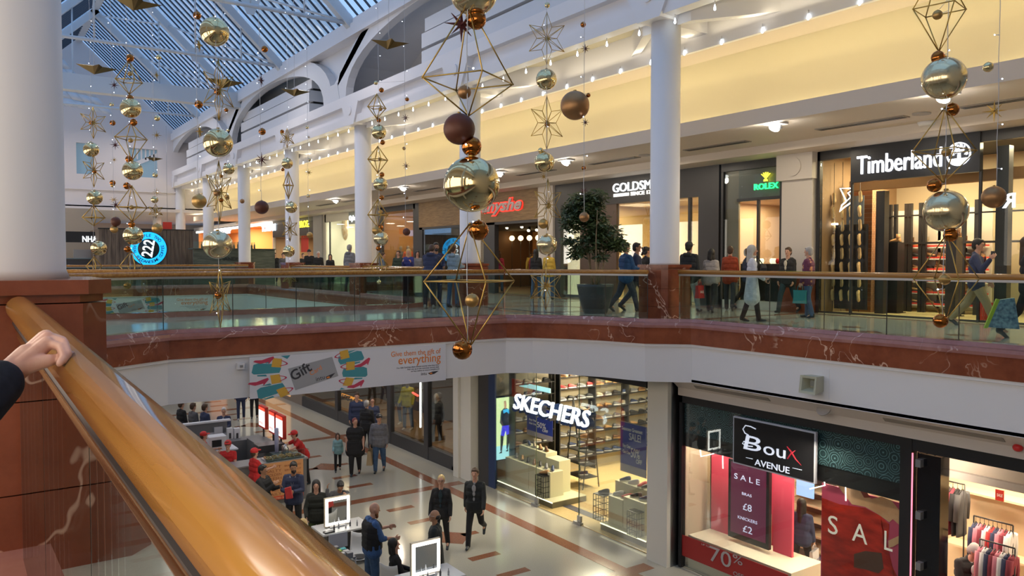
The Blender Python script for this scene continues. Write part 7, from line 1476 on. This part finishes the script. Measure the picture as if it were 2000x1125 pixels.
strand('garland of gold baubles with thin wire frames before the third column', 20.8, [('copper', 745, 176, 5), ('octa', 736, 210, 19, 22, .4, 26), ('bronze', 743, 213, 4), ('copper', 740, 235, 4.5), ('gold', 740, 258, 14.5), ('copper', 747, 278, 5), ('octa', 738, 312, 20, 26, .3, 26), ('bronze', 742, 311, 3.5), ('copper', 746, 341, 5), ('gold', 743, 360, 14), ('copper', 745, 386, 5), ('octa', 738, 420, 20, 25, .3, 30), ('satin', 743, 414, 4.5), ('satin', 736, 450, 9.5), ('copper', 743, 444, 6), ('pearl', 744, 466, 14.5), ('copper', 739, 485, 5), ('octa', 741, 520, 18, 20, .3, 26), ('gold', 740, 551, 4.5)], 741, None, 550)
strand('garland of dark stars and small brown baubles right of the third column', 17.5, [('gold', 734, 162, 4), ('copper', 795, 194, 4), ('red8', 792, 230, 8), ('satin', 789, 290, 3.5), ('red8', 793, 324, 8), ('bronze', 794, 386, 3.5), ('choc', 794, 453, 7.5)], 792, None, 450)
strand('distant garland of gold baubles and wire stars before the fourth column', 27.0, [('copper', 551, 257, 4), ('star6', 561, 270, 17, .3, 1.1), ('gold', 561, 319, 11), ('copper', 552, 331, 3.5), ('octa', 563, 362, 10, 26, .3, 26), ('copper', 562, 361, 3), ('gold', 569, 405, 11.5), ('star6', 566, 447, 19, .4, 1.3), ('gold', 564, 491, 11.5), ('star6', 566, 540, 18, .4, 1.1)], 564, None, 560)
strand('distant garland of tiny stars right of the fourth column', 24.0, [('gold', 600, 249, 3), ('gold8', 603, 268, 4), ('gold', 605, 312, 3), ('gold8', 603, 337, 7), ('gold', 602, 383, 3.5), ('satin', 605, 459, 6)], 603, None, 455)
strand('distant garland of small baubles crossing the wood bar', 23.0, [('gold', 445, 254, 3), ('gold', 447, 330, 11), ('copper', 441, 322, 3.5), ('copper', 432, 344, 3.5), ('bronze', 473, 393, 4.5), ('satin', 444, 387, 4)], 445, None, 395)
for k, (px, py, s, D, rot, lab) in enumerate(((268, 3, 42, 14, .1, 'folded dark gold star high at the upper left under the roof'), (190, 131, 34, 17, .1, 'folded dark gold star beside the big near column'), (762, 82, 34, 14.5, .1, 'folded dark gold star in front of the white arch'), (578, 177, 26, 19, .1, 'folded dark gold star inside the white arch'), (440, 158, 34, 15, .15, 'folded gold star beside the upper wire frame of the big baubles'), (302, 309, 14, 24, .1, 'small folded gold star before the end wall windows'))):
    strand(lab + ', on its own cord', D, [('dart', px, py, s, rot)], px, None, py, led=False)
# ------------------------------------------------ icicle bulbs along the beams
def bulbrow(pts, label, grp, r=.035):
    b0 = None
    for p in pts:
        if b0 is None:
            b0 = empty('festoon_bulb', p, label, 'light bulb', grp, w=False); MB().lathe([(.004, .09), (.012, .07), (.022, .02), (.025, 0), (.016, -.025), (.003, -.03)], (0, 0, 0), 8).obj('bulb', mat('bulb_glow', (1, 1, 1), .5, 0, 10, (.80, .93, 1)), b0); MB().cone((0, 0, .09), (0, 0, .16), .01, .01, 6).obj('socket', M_WHITE, b0)
        else: q = copy_tree(b0); q.location = p
bulbrow([(12.1, 2.2 + k * 1.05, 6.19) for k in range(50)], 'small bright white bulb hanging under the main edge beam', 'bulbs under the main edge beam')
bulbrow([(13.283, 2.0 + k * 1.05, 5.9) for k in range(50)], 'small bright white bulb hanging under the inner bulkhead', 'bulbs under the inner bulkhead')
# ================================================================== KIOSKS
PLANK = noisy('weathered_planks', (.09, .065, .05), (.20, .15, .11), 2.2, .7, stretch=(6, 6, .5), detail=6)
a = at_y(193, 447, 46); b = at_y(378, 515, 46); e = empty('coffee_kiosk', ((a.x + b.x) / 2, 46.5, 0), 'tall kiosk wall of weathered timber planks carrying the round blue sign', 'kiosk')
n = 24
for k in range(n): w = (b.x - a.x) / n; bx('plank', a.x + k * w, a.x + (k + .94) * w, 46, 46.05, 0, a.z, PLANK, e)
bx('side_wall', a.x, a.x + .1, 46.05, 49.5, 0, a.z, PLANK, e); bx('side_wall', b.x - .1, b.x, 46.05, 49.5, 0, a.z, PLANK, e); bx('back_panel', a.x, b.x, 46.05, 46.1, 0, a.z - .02, M_BLACK, e); bx('top_trim', a.x - .04, b.x + .04, 45.96, 46.14, a.z, a.z + .06, M_BLACK, e)
c = at_y(290, 486, 45.98); e = empty('round_sign', (c.x, 45.98, c.z), 'round glowing blue coffee sign with white numerals on the timber kiosk', 'sign'); rr = 33 * 42 / FPX * 1.0
M = frame((c.x, 45.98, c.z), (1, 0, 0), (0, -1, 0)); mb = MB(); mb.lathe([(rr, 0), (rr, .06), (rr * .6, .06)], (0, 0, 0), 40, M=M); mb.obj('blue_disc', mat('sign_sky_blue', (.02, .45, .9), .5, 0, 1.5, (.01, .42, .95)), e)
mb = MB(); mb.lathe([(rr * .6, .055), (rr * .6, .075), (.01, .076)], (0, 0, 0), 32, M=M); mb.obj('dark_disc', mat('sign_dark_disc', (.01, .035, .05), .4), e); mb = MB(); mb.lathe([(rr * 1.04, -.02), (rr * 1.04, .04)], (0, 0, 0), 40, M=M); mb.obj('rim', M_BLACK, e)
text('numerals', '222', rr * .85, mat('sign_numeral', (1, 1, 1), .5, 0, 1.6, (.9, 1, 1)), M @ Matrix.Translation((rr * .16, -rr * .52, .085)) @ Matrix.Rotation(R(80), 4, 'Z'), e, depth=.01, bold=.012, width=rr * 1.02)
DKB = mat('sign_ring_letters', (.01, .12, .22), .5)
def ring_text(s, r, a0, a1, outside=True):
    for i, ch in enumerate(s):
        if ch == ' ': continue
        t = a0 + (a1 - a0) * i / (len(s) - 1); ro = t - 90 if outside else t + 90
        text('ring_lettering', ch, rr * .24, DKB, M @ Matrix.Rotation(R(t), 4, 'Z') @ Matrix.Translation((r, 0, .066)) @ Matrix.Rotation(R(-90 if outside else 90), 4, 'Z'), e, depth=.006, align='CENTER', bold=.004)
ring_text('PEOPLE TWO', rr * .72, 140, 40); ring_text('REAL FOOD', rr * .86, 170, 245, False); ring_text('AWESOME COFFEE', rr * .86, 255, 372, False)
a = at_y(378, 514, 44.2); b = at_y(537, 514, 44.2); t = at_y(450, 487, 44.2)
e = empty('timber_bar', ((a.x + b.x) / 2, 44.6, 0), 'low grey green timber bar counter right of the kiosk wall', 'bar counter'); GRW = noisy('grey_green_planks', (.06, .075, .06), (.12, .135, .11), 2, .7, stretch=(1, 1, 8)); bx('front', a.x, b.x, 44.2, 44.3, 0, t.z, GRW, e); bx('counter_top', a.x - .05, b.x + .05, 44.1, 45.2, t.z, t.z + .05, GRW, e); bx('glass_screen', a.x, b.x - 1.2, 44.15, 44.17, t.z + .05, t.z + .4, M_GLASS, e)
text('lettering', 'HANDMADE', .3, mat('dark_letter', (.03, .035, .03), .6), frame((at_y(430, 512, 44.18).x, 44.18, at_y(430, 509, 44.18).z), (1, 0, 0), (0, -1, 0)), e, depth=.02, width=1.65)
bt = None; random.seed(8)
for k in range(14):
    x = a.x + .6 + k * (b.x - a.x - 1.6) / 13 + random.uniform(-.08, .08)
    if bt is None:
        bt = empty('bottle', (x, 44.7, t.z + .05), 'small dark bottle standing on the timber bar counter', 'bottle', 'bottles on the timber bar', w=False); MB().lathe([(.045, 0), (.047, .02), (.047, .2), (.016, .27), (.016, .33)], (0, 0, 0), 10).obj('glass_body', mat('bottle_green', (.03, .10, .07), .15), bt); MB().lathe([(.018, .33), (.018, .36)], (0, 0, 0), 8).obj('stopper', M_BLACK, bt)
    else: q = copy_tree(bt); q.location = (x, 44.7, t.z + .05); q.scale = (1, 1, random.uniform(.8, 1.3))
a = at_y(157, 456, 47.5); b = at_y(194, 472, 47.5); e = empty('shop_sign', (a.x, 47.5, b.z), 'black sign panel with white letters at the far left beside the column', 'sign'); bx('panel', a.x - 1.6, b.x, 47.5, 47.6, b.z - .05, a.z + .1, M_BLACK, e)
text('lettering', 'NHA', .42, mat('sign_soft_white', (1, 1, 1)), frame((at_y(161, 471, 47.45).x, 47.45, at_y(161, 472, 47.45).z), (1, 0, 0), (0, -1, 0)), e, depth=.02, width=at_y(190, 470, 47.45).x - at_y(161, 470, 47.45).x, bold=.01)
sbx('wall_kiosk_beyond', a.x - 2, b.x, 49.8, 50.0, 0, 4.2, mat('beige_kiosk', (.45, .38, .30), .6))
e = empty('service_counter', (a.x, 47.8, 0), 'dark counter with coffee machine below the black sign at far left', 'counter'); bx('counter_body', a.x - 1.4, a.x + .55, 47.6, 48.2, 0, 1.4, M_DARK, e); bx('counter_top', a.x - 1.4, a.x + .55, 47.55, 48.25, 1.4, 1.45, mat('grey_blue_top', (.18, .24, .26), .4), e); bx('coffee_machine', a.x - .3, a.x + .5, 47.7, 48.1, 1.45, 1.9, M_STEEL, e)
p = at_y(327, 441, 50); o = bx('red_notice', p.x - .25, p.x + .25, 50, 50.03, p.z - .2, p.z + .22, REDB); tag(o, 'small red notice above the far kiosk wall', 'sign'); MB().cone((p.x, 50, p.z + .2), (p.x, 50, 9.2), .01, .01, 5).obj('hanger_rod', M_GREY, o)
# pretzel kiosk on the lower floor
KX0, KX1, KYA, KYB = 4.4, 7.6, 20.9, 24.6
e = empty('pretzel_kiosk', (6, 22.5, ZL), 'grey kiosk counter ring with an orange lettered board on the lower floor', 'kiosk'); KG = mat('kiosk_grey', (.14, .14, .145), .45)
bx('front_counter', KX0, KX1, KYA, KYA + .6, ZL, ZL + 1.1, KG, e); bx('side_counter', KX1 - .55, KX1, KYA + .6, KYB, ZL, ZL + 1.05, KG, e); bx('back_counter', KX0 - .6, KX1, KYB, KYB + .5, ZL, ZL + 1.0, KG, e); bx('counter_top', KX0, KX1 + .03, KYA - .03, KYA + .65, ZL + 1.1, ZL + 1.14, mat('kiosk_top', (.26, .26, .27), .3), e); bx('back_wall', KX0 - .6, KX1 - 1.0, KYB + .5, KYB + .56, ZL, ZL + 1.55, KG, e); bx('back_cap', KX0 - .7, KX1 - .9, KYB + .45, KYB + .62, ZL + 1.55, ZL + 1.6, mat('kiosk_white', (.7, .7, .72), .4), e)
e2 = empty('lettered_board', (7.0, KYA - .03, ZL), 'orange board printed with large brown words on the pretzel kiosk front', 'board'); bx('board', 6.4, KX1 - .12, KYA - .06, KYA - .02, ZL + .12, ZL + 1.12, mat('board_orange', (.62, .30, .12), .5), e2); bx('red_foot', 6.4, KX1 - .12, KYA - .064, KYA - .058, ZL + .12, ZL + .22, mat('board_red', (.62, .08, .03), .5), e2)
BRN = mat('board_brown', (.30, .09, .03), .5); Mb = frame((6.4, KYA - .065, ZL), (1, 0, 0), (0, -1, 0))
for i, s in enumerate(('SOFT', 'SALTY', 'GOLDEN', 'FRESH', 'BAKED', 'HOT', 'TWISTY', 'DAILY')): text('lettering', s, .10, BRN, Mb @ Matrix.Translation((.08, .98 - i * .105, 0)), e2, depth=.003, width=.40)
for i, s in enumerate(('GUARANTEED', 'SERVED HOT', 'RIGHT HERE', 'FROM OVEN', 'TWISTED', 'BY HAND', 'QUALITY')): text('small_lettering', s, .07, BRN, Mb @ Matrix.Translation((.56, .98 - i * .12, 0)), e2, depth=.003, width=.46)
text('foot_lettering', 'TWISTED SOFT', .06, mat('board_pale', (.8, .6, .4)), Mb @ Matrix.Translation((.1, .145, .003)), e2, depth=.003, width=.6)
for k, (ya, yb) in enumerate(((24.85, 24.2), (23.85, 23.3), (23.2, 22.55))):
    e2 = empty('menu_board', (7.5, (ya + yb) / 2, ZL + 1.1), ('furthest', 'middle', 'nearest')[k] + ' of three glowing red framed menu boards on the pretzel kiosk', 'menu board', 'menu boards'); bx('frame', 7.5, 7.6, yb, ya, -3.88, -3.2, REDB, e2); bx('lit_face', 7.49, 7.5, yb + .04, ya - .04, -3.82, -3.33, mat('menu_glow', (1, 1, 1), .5, 0, 1.3, (1, .95, .9)), e2)
    bx('heading', 7.488, 7.49, yb + .04, ya - .04, -3.33, -3.24, mat('menu_red_glow', (1, .2, .1), .5, 0, 1, (.9, .08, .04)), e2); text('lettering', 'PRETZELS', .09, REDB, frame((7.486, ya - .1, -3.75), (0, -1, 0), (-1, 0, 0)), e2, depth=.002, width=.35); bx('post', 7.53, 7.57, (ya + yb) / 2 - .03, (ya + yb) / 2 + .03, ZL + (1.0 if k == 0 else 1.05), -3.88, M_BLACK, e2)
e2 = empty('food_tray', (7.05, KYA + .2, ZL + 1.14), 'glass fronted tray display of baked pretzels on the kiosk corner', 'display tray'); bx('glass_front', 6.5, 7.55, KYA + .02, KYA + .035, ZL + 1.14, ZL + 1.38, M_GLASS, e2); bx('tray_base', 6.5, 7.55, KYA + .05, KYA + .5, ZL + 1.14, ZL + 1.17, M_STEEL, e2)
pz = None
for k in range(9):
    loc = (6.62 + (k % 5) * .2, KYA + .17 + (k // 5) * .18, ZL + 1.2)
    if pz is None:
        pz = MB().tube([(.09 * math.sin(t * PI / 6) * (1 + .3 * math.cos(t * PI / 3)), .06 * math.cos(t * PI / 6) * 1.1, .01 * math.sin(t)) for t in range(13)], .018, 6).obj('pretzel', noisy('baked_crust', (.28, .12, .04), (.55, .33, .12), 12, .5), None, loc)
        tag(pz, 'golden brown baked pretzel in the glass tray on the kiosk', 'pretzel', 'pretzels in the tray')
    else: q = pz.copy(); COL.objects.link(q); q.location = loc; q.rotation_euler.z = k
o = MB().lathe([(.05, 0), (.06, .35), (.055, .7), (.04, .71)], (7.2, 22.2, ZL + 1.05), 14).obj('cup_stack', mat('cup_lilac', (.40, .42, .62), .5)); tag(o, 'tall stack of pale lilac cups on the kiosk counter', 'cups')
o = MB().lathe([(.07, 0), (.075, .25), (.06, .27)], (7.3, 21.85, ZL + 1.05), 14).obj('cup_stack', mat('cup_brown', (.24, .16, .12), .5)); tag(o, 'short brown stack of cups beside the lilac cups', 'cups')
o = MB().lathe([(.08, 0), (.09, .15), (.04, .25), (.02, .27)], (7.25, 21.6, ZL + 1.14), 14).obj('condiment_jar', M_STEEL); tag(o, 'steel lidded jar on the kiosk counter', 'jar')
o = bx('ingredient_bin', 6.75, 7.5, 22.4, 22.9, ZL + 1.05, ZL + 1.25, M_DARK); tag(o, 'dark ingredient bin on the side counter below the menu boards', 'bin')
for k in range(2):
    p = at_y(448 + k * 14, 848, KYB + .44); e2 = empty('soap_dispenser', p, ('left', 'right')[k] + ' white dispenser on the kiosk back wall', 'dispenser'); bx('body', p.x - .09, p.x + .09, KYB + .36, KYB + .5, p.z - .2, p.z + .2, mat('kiosk_white', (.7, .7, .72)), e2, .01); bx('window', p.x - .03, p.x + .03, KYB + .35, KYB + .36, p.z - .12, p.z + .05, M_DARK, e2)
for k in range(3): p = at_y(412 + k * 13, 856, KYB + .44); o = bx('paper_notice', p.x - .12, p.x + .12, KYB + .46, KYB + .49, p.z - .18, p.z + .16, mat('paper_grey', (.5, .5, .53), .6)); tag(o, ('left', 'middle', 'right')[k] + ' of three paper notices on the kiosk back wall', 'notice')
o = bx('paper_notice', 6.2, 6.45, KYB + .44, KYB + .49, ZL + 1.2, ZL + 1.4, mat('paper_grey', (.5, .5, .53))) ; tag(o, 'small paper notice near the right end of the kiosk back wall', 'notice')
p = Ltop(412, 868, 1.15); e2 = empty('till', (p.x, p.y, ZL + 1.0), 'white till and printer on a white shelf beside the kiosk worker', 'till'); bx('shelf', p.x - .6, p.x + .7, p.y - .3, p.y + .35, ZL + .96, ZL + 1.0, mat('kiosk_white', (.7, .7, .72)), e2); bx('shelf_support', p.x - .55, p.x + .6, p.y - .25, p.y + .3, ZL, ZL + .96, KG, e2); bx('machine', p.x - .1, p.x + .4, p.y - .2, p.y + .2, ZL + 1.0, ZL + 1.4, mat('kiosk_white', (.7, .7, .72)), e2, .02); bx('screen', p.x - .02, p.x + .25, p.y - .21, p.y - .2, ZL + 1.1, ZL + 1.3, M_BLACK, e2)
o = bx('grey_bin', 6.1, 6.4, 21.6, 21.95, ZL, ZL + .95, mat('bin_grey', (.38, .42, .46), .5), None, .02); tag(o, 'tall pale grey bin standing inside the kiosk', 'bin')
# brow bar stations with lit mirrors
def station(label, x, y, w=.95, lab2='', mw=.58, mh=.62):
    e = empty('beauty_desk', (x, y, ZL), label, 'desk'); bx('desk_top', x - .15, x + w, y - .35, y + .35, ZL + .76, ZL + .80, mat('desk_white', (.72, .72, .72), .3), e, .004); bx('modesty_panel', x, x + w - .06, y - .32, y - .28, ZL + .25, ZL + .76, mat('desk_black', (.02, .018, .018), .4), e)
    bx('side_panel', x + w - .1, x + w - .06, y - .32, y + .32, ZL, ZL + .76, mat('desk_black', (.02, .018, .018)), e); bx('side_panel', x - .04, x, y - .32, y + .32, ZL, ZL + .76, mat('desk_black', (.02, .018, .018)), e)
    m = empty('lit_mirror', (x + .3, y, ZL + .8), lab2, 'mirror'); a, b, c, d = x + .02, x + .02 + mw, ZL + .83, ZL + .83 + mh; mb = MB().box(a, b, y + .0, y + .05, c, d); mb.obj('back_case', mat('mirror_case', (.55, .47, .36), .4), m)
    mb = MB(); t = .075; [mb.box(*q) for q in ((a + .02, b - .02, y - .015, y, c + .02, c + t), (a + .02, b - .02, y - .015, y, d - t, d - .02), (a + .02, a + t, y - .015, y, c + t, d - t), (b - t, b - .02, y - .015, y, c + t, d - t))]; mb.obj('light_border', mat('mirror_light', (1, 1, 1), .5, 0, 5, (1, .95, .86)), m)
    bx('mirror_glass', a + t, b - t, y - .008, y - .002, c + t, d - t, mat('silvered_glass', (.75, .78, .80), .03, 1), m); bx('stand', a + .1, b - .1, y - .06, y + .1, ZL + .8, ZL + .83, M_GREY, m)
    for k in range(5):
        o = MB().lathe([(.018, 0), (.02, .07), (.01, .1), (.01, .13)], (x + .15 + k * .13, y - .2 + (k % 2) * .07, ZL + .8), 10).obj('cosmetic_bottle', (M_DARK, M_GREY, M_WHITE, M_DARK, M_GREY)[k]); tag(o, 'small cosmetic bottle on the desk of ' + lab2.split(',')[0], 'bottle', 'bottles on the desk of ' + lab2.split(',')[0])
    o = bx('makeup_tray', x - .1, x + .12, y - .32, y - .2, ZL + .8, ZL + .83, M_BLACK); tag(o, 'black make-up tray at the left corner of ' + lab2.split(',')[0], 'tray')
station('white topped desk with black panel under the first lit mirror', 6.18, 16.0, lab2='the upper lit mirror, left of the walking couple')
station('white topped desk under the second lit mirror at the bottom edge', 6.45, 12.55, lab2='the lower lit mirror, beside the balding man', mw=.6)
def shell_chair(label, x, y, rz):
    e = empty('shell_chair', (x, y, ZL), label, 'chair', rz=rz, w=False); mb = MB(); prof = []
    for j in range(9):
        t = j / 8
        row = [];
        for i in range(9):
            u = (i / 8 - .5) * 2; yy = .22 - .42 * min(1, t * 1.7) if t < .6 else -.2 - .10 * (t - .6); zz = .44 if t < .45 else .44 + (t - .45) * .75
            row.append(mb.bm.verts.new((u * .23 * (1 - .15 * t), yy + .0 * u * u, zz + .07 * u * u * (1 - t * .3))))
        prof.append(row)
    for A, B in zip(prof, prof[1:]):
        for i in range(8): f = mb.bm.faces.new((A[i], A[i + 1], B[i + 1], B[i])); f.smooth = True
    o = mb.obj('shell', mat('chair_white', (.72, .71, .68), .35), e); sm = o.modifiers.new('s', 'SOLIDIFY'); sm.thickness = .012
    bx_ = MB().box(-.2, .2, -.16, .2, .45, .47).obj('seat_pad', M_BLACK, e, bevel=.008)
    for sx in (-1, 1):
        for sy in (-1, 1): MB().cone((sx * .1, sy * .1, .44), (sx * .2, sy * .2, 0), .012, .01, 6).obj('leg', M_GREY, e)
shell_chair('white shell chair with black pad between the two beauty desks', 6.55, 15.0, R(150)); shell_chair('white shell chair under the seated woman in black', 6.55, 13.35, R(-60)); shell_chair('white shell chair at the left of the first beauty desk', 5.75, 15.6, R(-40))
e = empty('supply_trolley', (5.95, 14.6, ZL), 'small trolley heaped with make-up boxes beside the beauty desks', 'trolley'); bx('lower_shelf', 5.7, 6.2, 14.35, 14.85, ZL + .2, ZL + .22, M_GREY, e); bx('upper_shelf', 5.7, 6.2, 14.35, 14.85, ZL + .7, ZL + .72, M_GREY, e); [MB().cone((x, y, ZL), (x, y, ZL + .72), .012, .012, 6).obj('leg', M_GREY, e) for x in (5.71, 6.19) for y in (14.36, 14.84)]
random.seed(12)
for k in range(9): c = random.choice([(.03, .03, .03), (.25, .25, .27), (.05, .35, .38), (.35, .50, .05), (.5, .5, .5)]); x, y = 5.76 + (k % 3) * .16, 14.41 + (k // 3) * .16; o = bx('makeup_box', x - .05, x + .06, y - .05, y + .06, ZL + .72, ZL + .78 + .08 * random.random(), mat('box_%.2f%.2f' % c[:2], c, .5)); tag(o, 'small make-up box on the supply trolley', 'box', 'boxes on the supply trolley')
o = bx('tablet_screen', 6.0, 6.4, 15.25, 15.28, ZL + .62, ZL + .92, mat('screen_pale', (.45, .47, .55), .3)); tag(o, 'pale screen standing left of the white shell chair', 'screen'); MB().cone((6.2, 15.27, ZL), (6.2, 15.27, ZL + .62), .015, .015, 6).obj('stand', M_GREY, o)
# ================================================================== POTTED TREE
tp = at_z(1163, 612, 0); TX, TY = 12.9, yx(1163, 12.9)
e = empty('potted_tree', (TX, TY, 0), 'tall leafy tree in a large dark tapered pot behind the curved balustrade', 'potted tree', w=False)
MB().lathe([(.26, .0), (.30, .02), (.40, .35), (.455, .65), (.46, .72), (.42, .72), (.40, .66), (.02, .64)], (0, 0, 0), 32).obj('pot', mat('slate_pot', (.045, .05, .058), .4), e)
BARK = noisy('tree_bark', (.16, .12, .07), (.28, .22, .14), 8, .8); LEAF = noisy('leaf_green', (.022, .045, .012), (.06, .10, .03), 3, .5); random.seed(31)
mb = MB(); tips = []
for k in range(5):
    a = k * 2 * PI / 5 + .3; x, y = .06 * math.cos(a), .06 * math.sin(a); pts = [(x, y, .64)]; q = Vector((x, y, .64))
    for j in range(7): q = q + Vector((math.cos(a) * .055 + random.uniform(-.03, .03), math.sin(a) * .055 + random.uniform(-.03, .03), .27)); pts.append(q.copy()); (tips.append(q.copy()) if j > 2 else 0)
    mb.tube(pts, [.026, .024, .022, .02, .017, .014, .011, .008], 6)
mb.obj('trunk', BARK, e)
# photo crown: a heavy head upper left, a skirt reaching lower right, a small tuft low left
vr = Vector((math.cos(R(YAW)), -math.sin(R(YAW)), 0)); vf = Vector((math.sin(R(YAW)), math.cos(R(YAW)), 0))
px = (Vector((TX, TY, 0)).dot(vf)) / FPX
def crown(mb, cx, cz, rx, rz, n, ry=.35):
    for _ in range(n):
        while True:
            u, v, w = (random.uniform(-1, 1) for _ in range(3))
            if u * u + v * v + w * w < 1: break
        c = vr * (cx + u * rx) + vf * (v * ry) + Vector((0, 0, cz + w * rz)); d = Vector((random.uniform(-1, 1), random.uniform(-1, 1), random.uniform(-1.3, .3))).normalized(); s = d.orthogonal().normalized(); L = random.uniform(.09, .17)
        mb.face([c, c + d * L * .5 + s * .024, c + d * L, c + d * L * .5 - s * .024])
mb = MB(); Z = lambda py: CZ + (509 - py) * px; Xp = lambda p: (p - 1163) * px
for pxx, py, rx, ry_, n in ((1140, 405, 38, 32, 1500), (1118, 430, 24, 26, 600), (1165, 385, 22, 18, 350), (1165, 440, 26, 30, 800), (1185, 462, 34, 26, 800), (1205, 478, 22, 14, 300), (1110, 470, 14, 8, 140), (1128, 490, 16, 14, 200), (1150, 475, 28, 22, 420), (1172, 500, 16, 10, 120), (1120, 500, 10, 6, 60)):
    crown(mb, Xp(pxx), Z(py), rx * px, ry_ * px, int(n * 1.5))
o = mb.obj('foliage', LEAF, e); o['kind'] = 'stuff'
# small things
p = at_z(1990, 628, 0); e = empty('shopping_bag', (14.4, 6.3, .18), 'blue patterned bag with lime edge at the right edge of the photo', 'shopping bag', w=False, rz=R(-60))
MB().prism([(-.26, 0), (.24, -.02), (.16, .5), (-.08, .46)], -.07, .07, Matrix.Rotation(PI / 2, 4, 'X')).obj('bag_body', noisy('blue_print', (.05, .12, .22), (.22, .38, .50), 16, .6), e); MB().prism([(-.27, -.02), (-.22, -.02), (-.05, .47), (-.1, .48)], -.072, .072, Matrix.Rotation(PI / 2, 4, 'X')).obj('lime_edge', mat('lime_trim', (.35, .50, .04), .6), e)
J = person('shopper at the right edge of the photo holding the blue patterned bag', (14.45, 5.95, 0), 95, 1.72, BLK, BLK, (.02, .02, .02), 'fair', 'brown', 'long', leg=WALK, female=True, vox=.014)
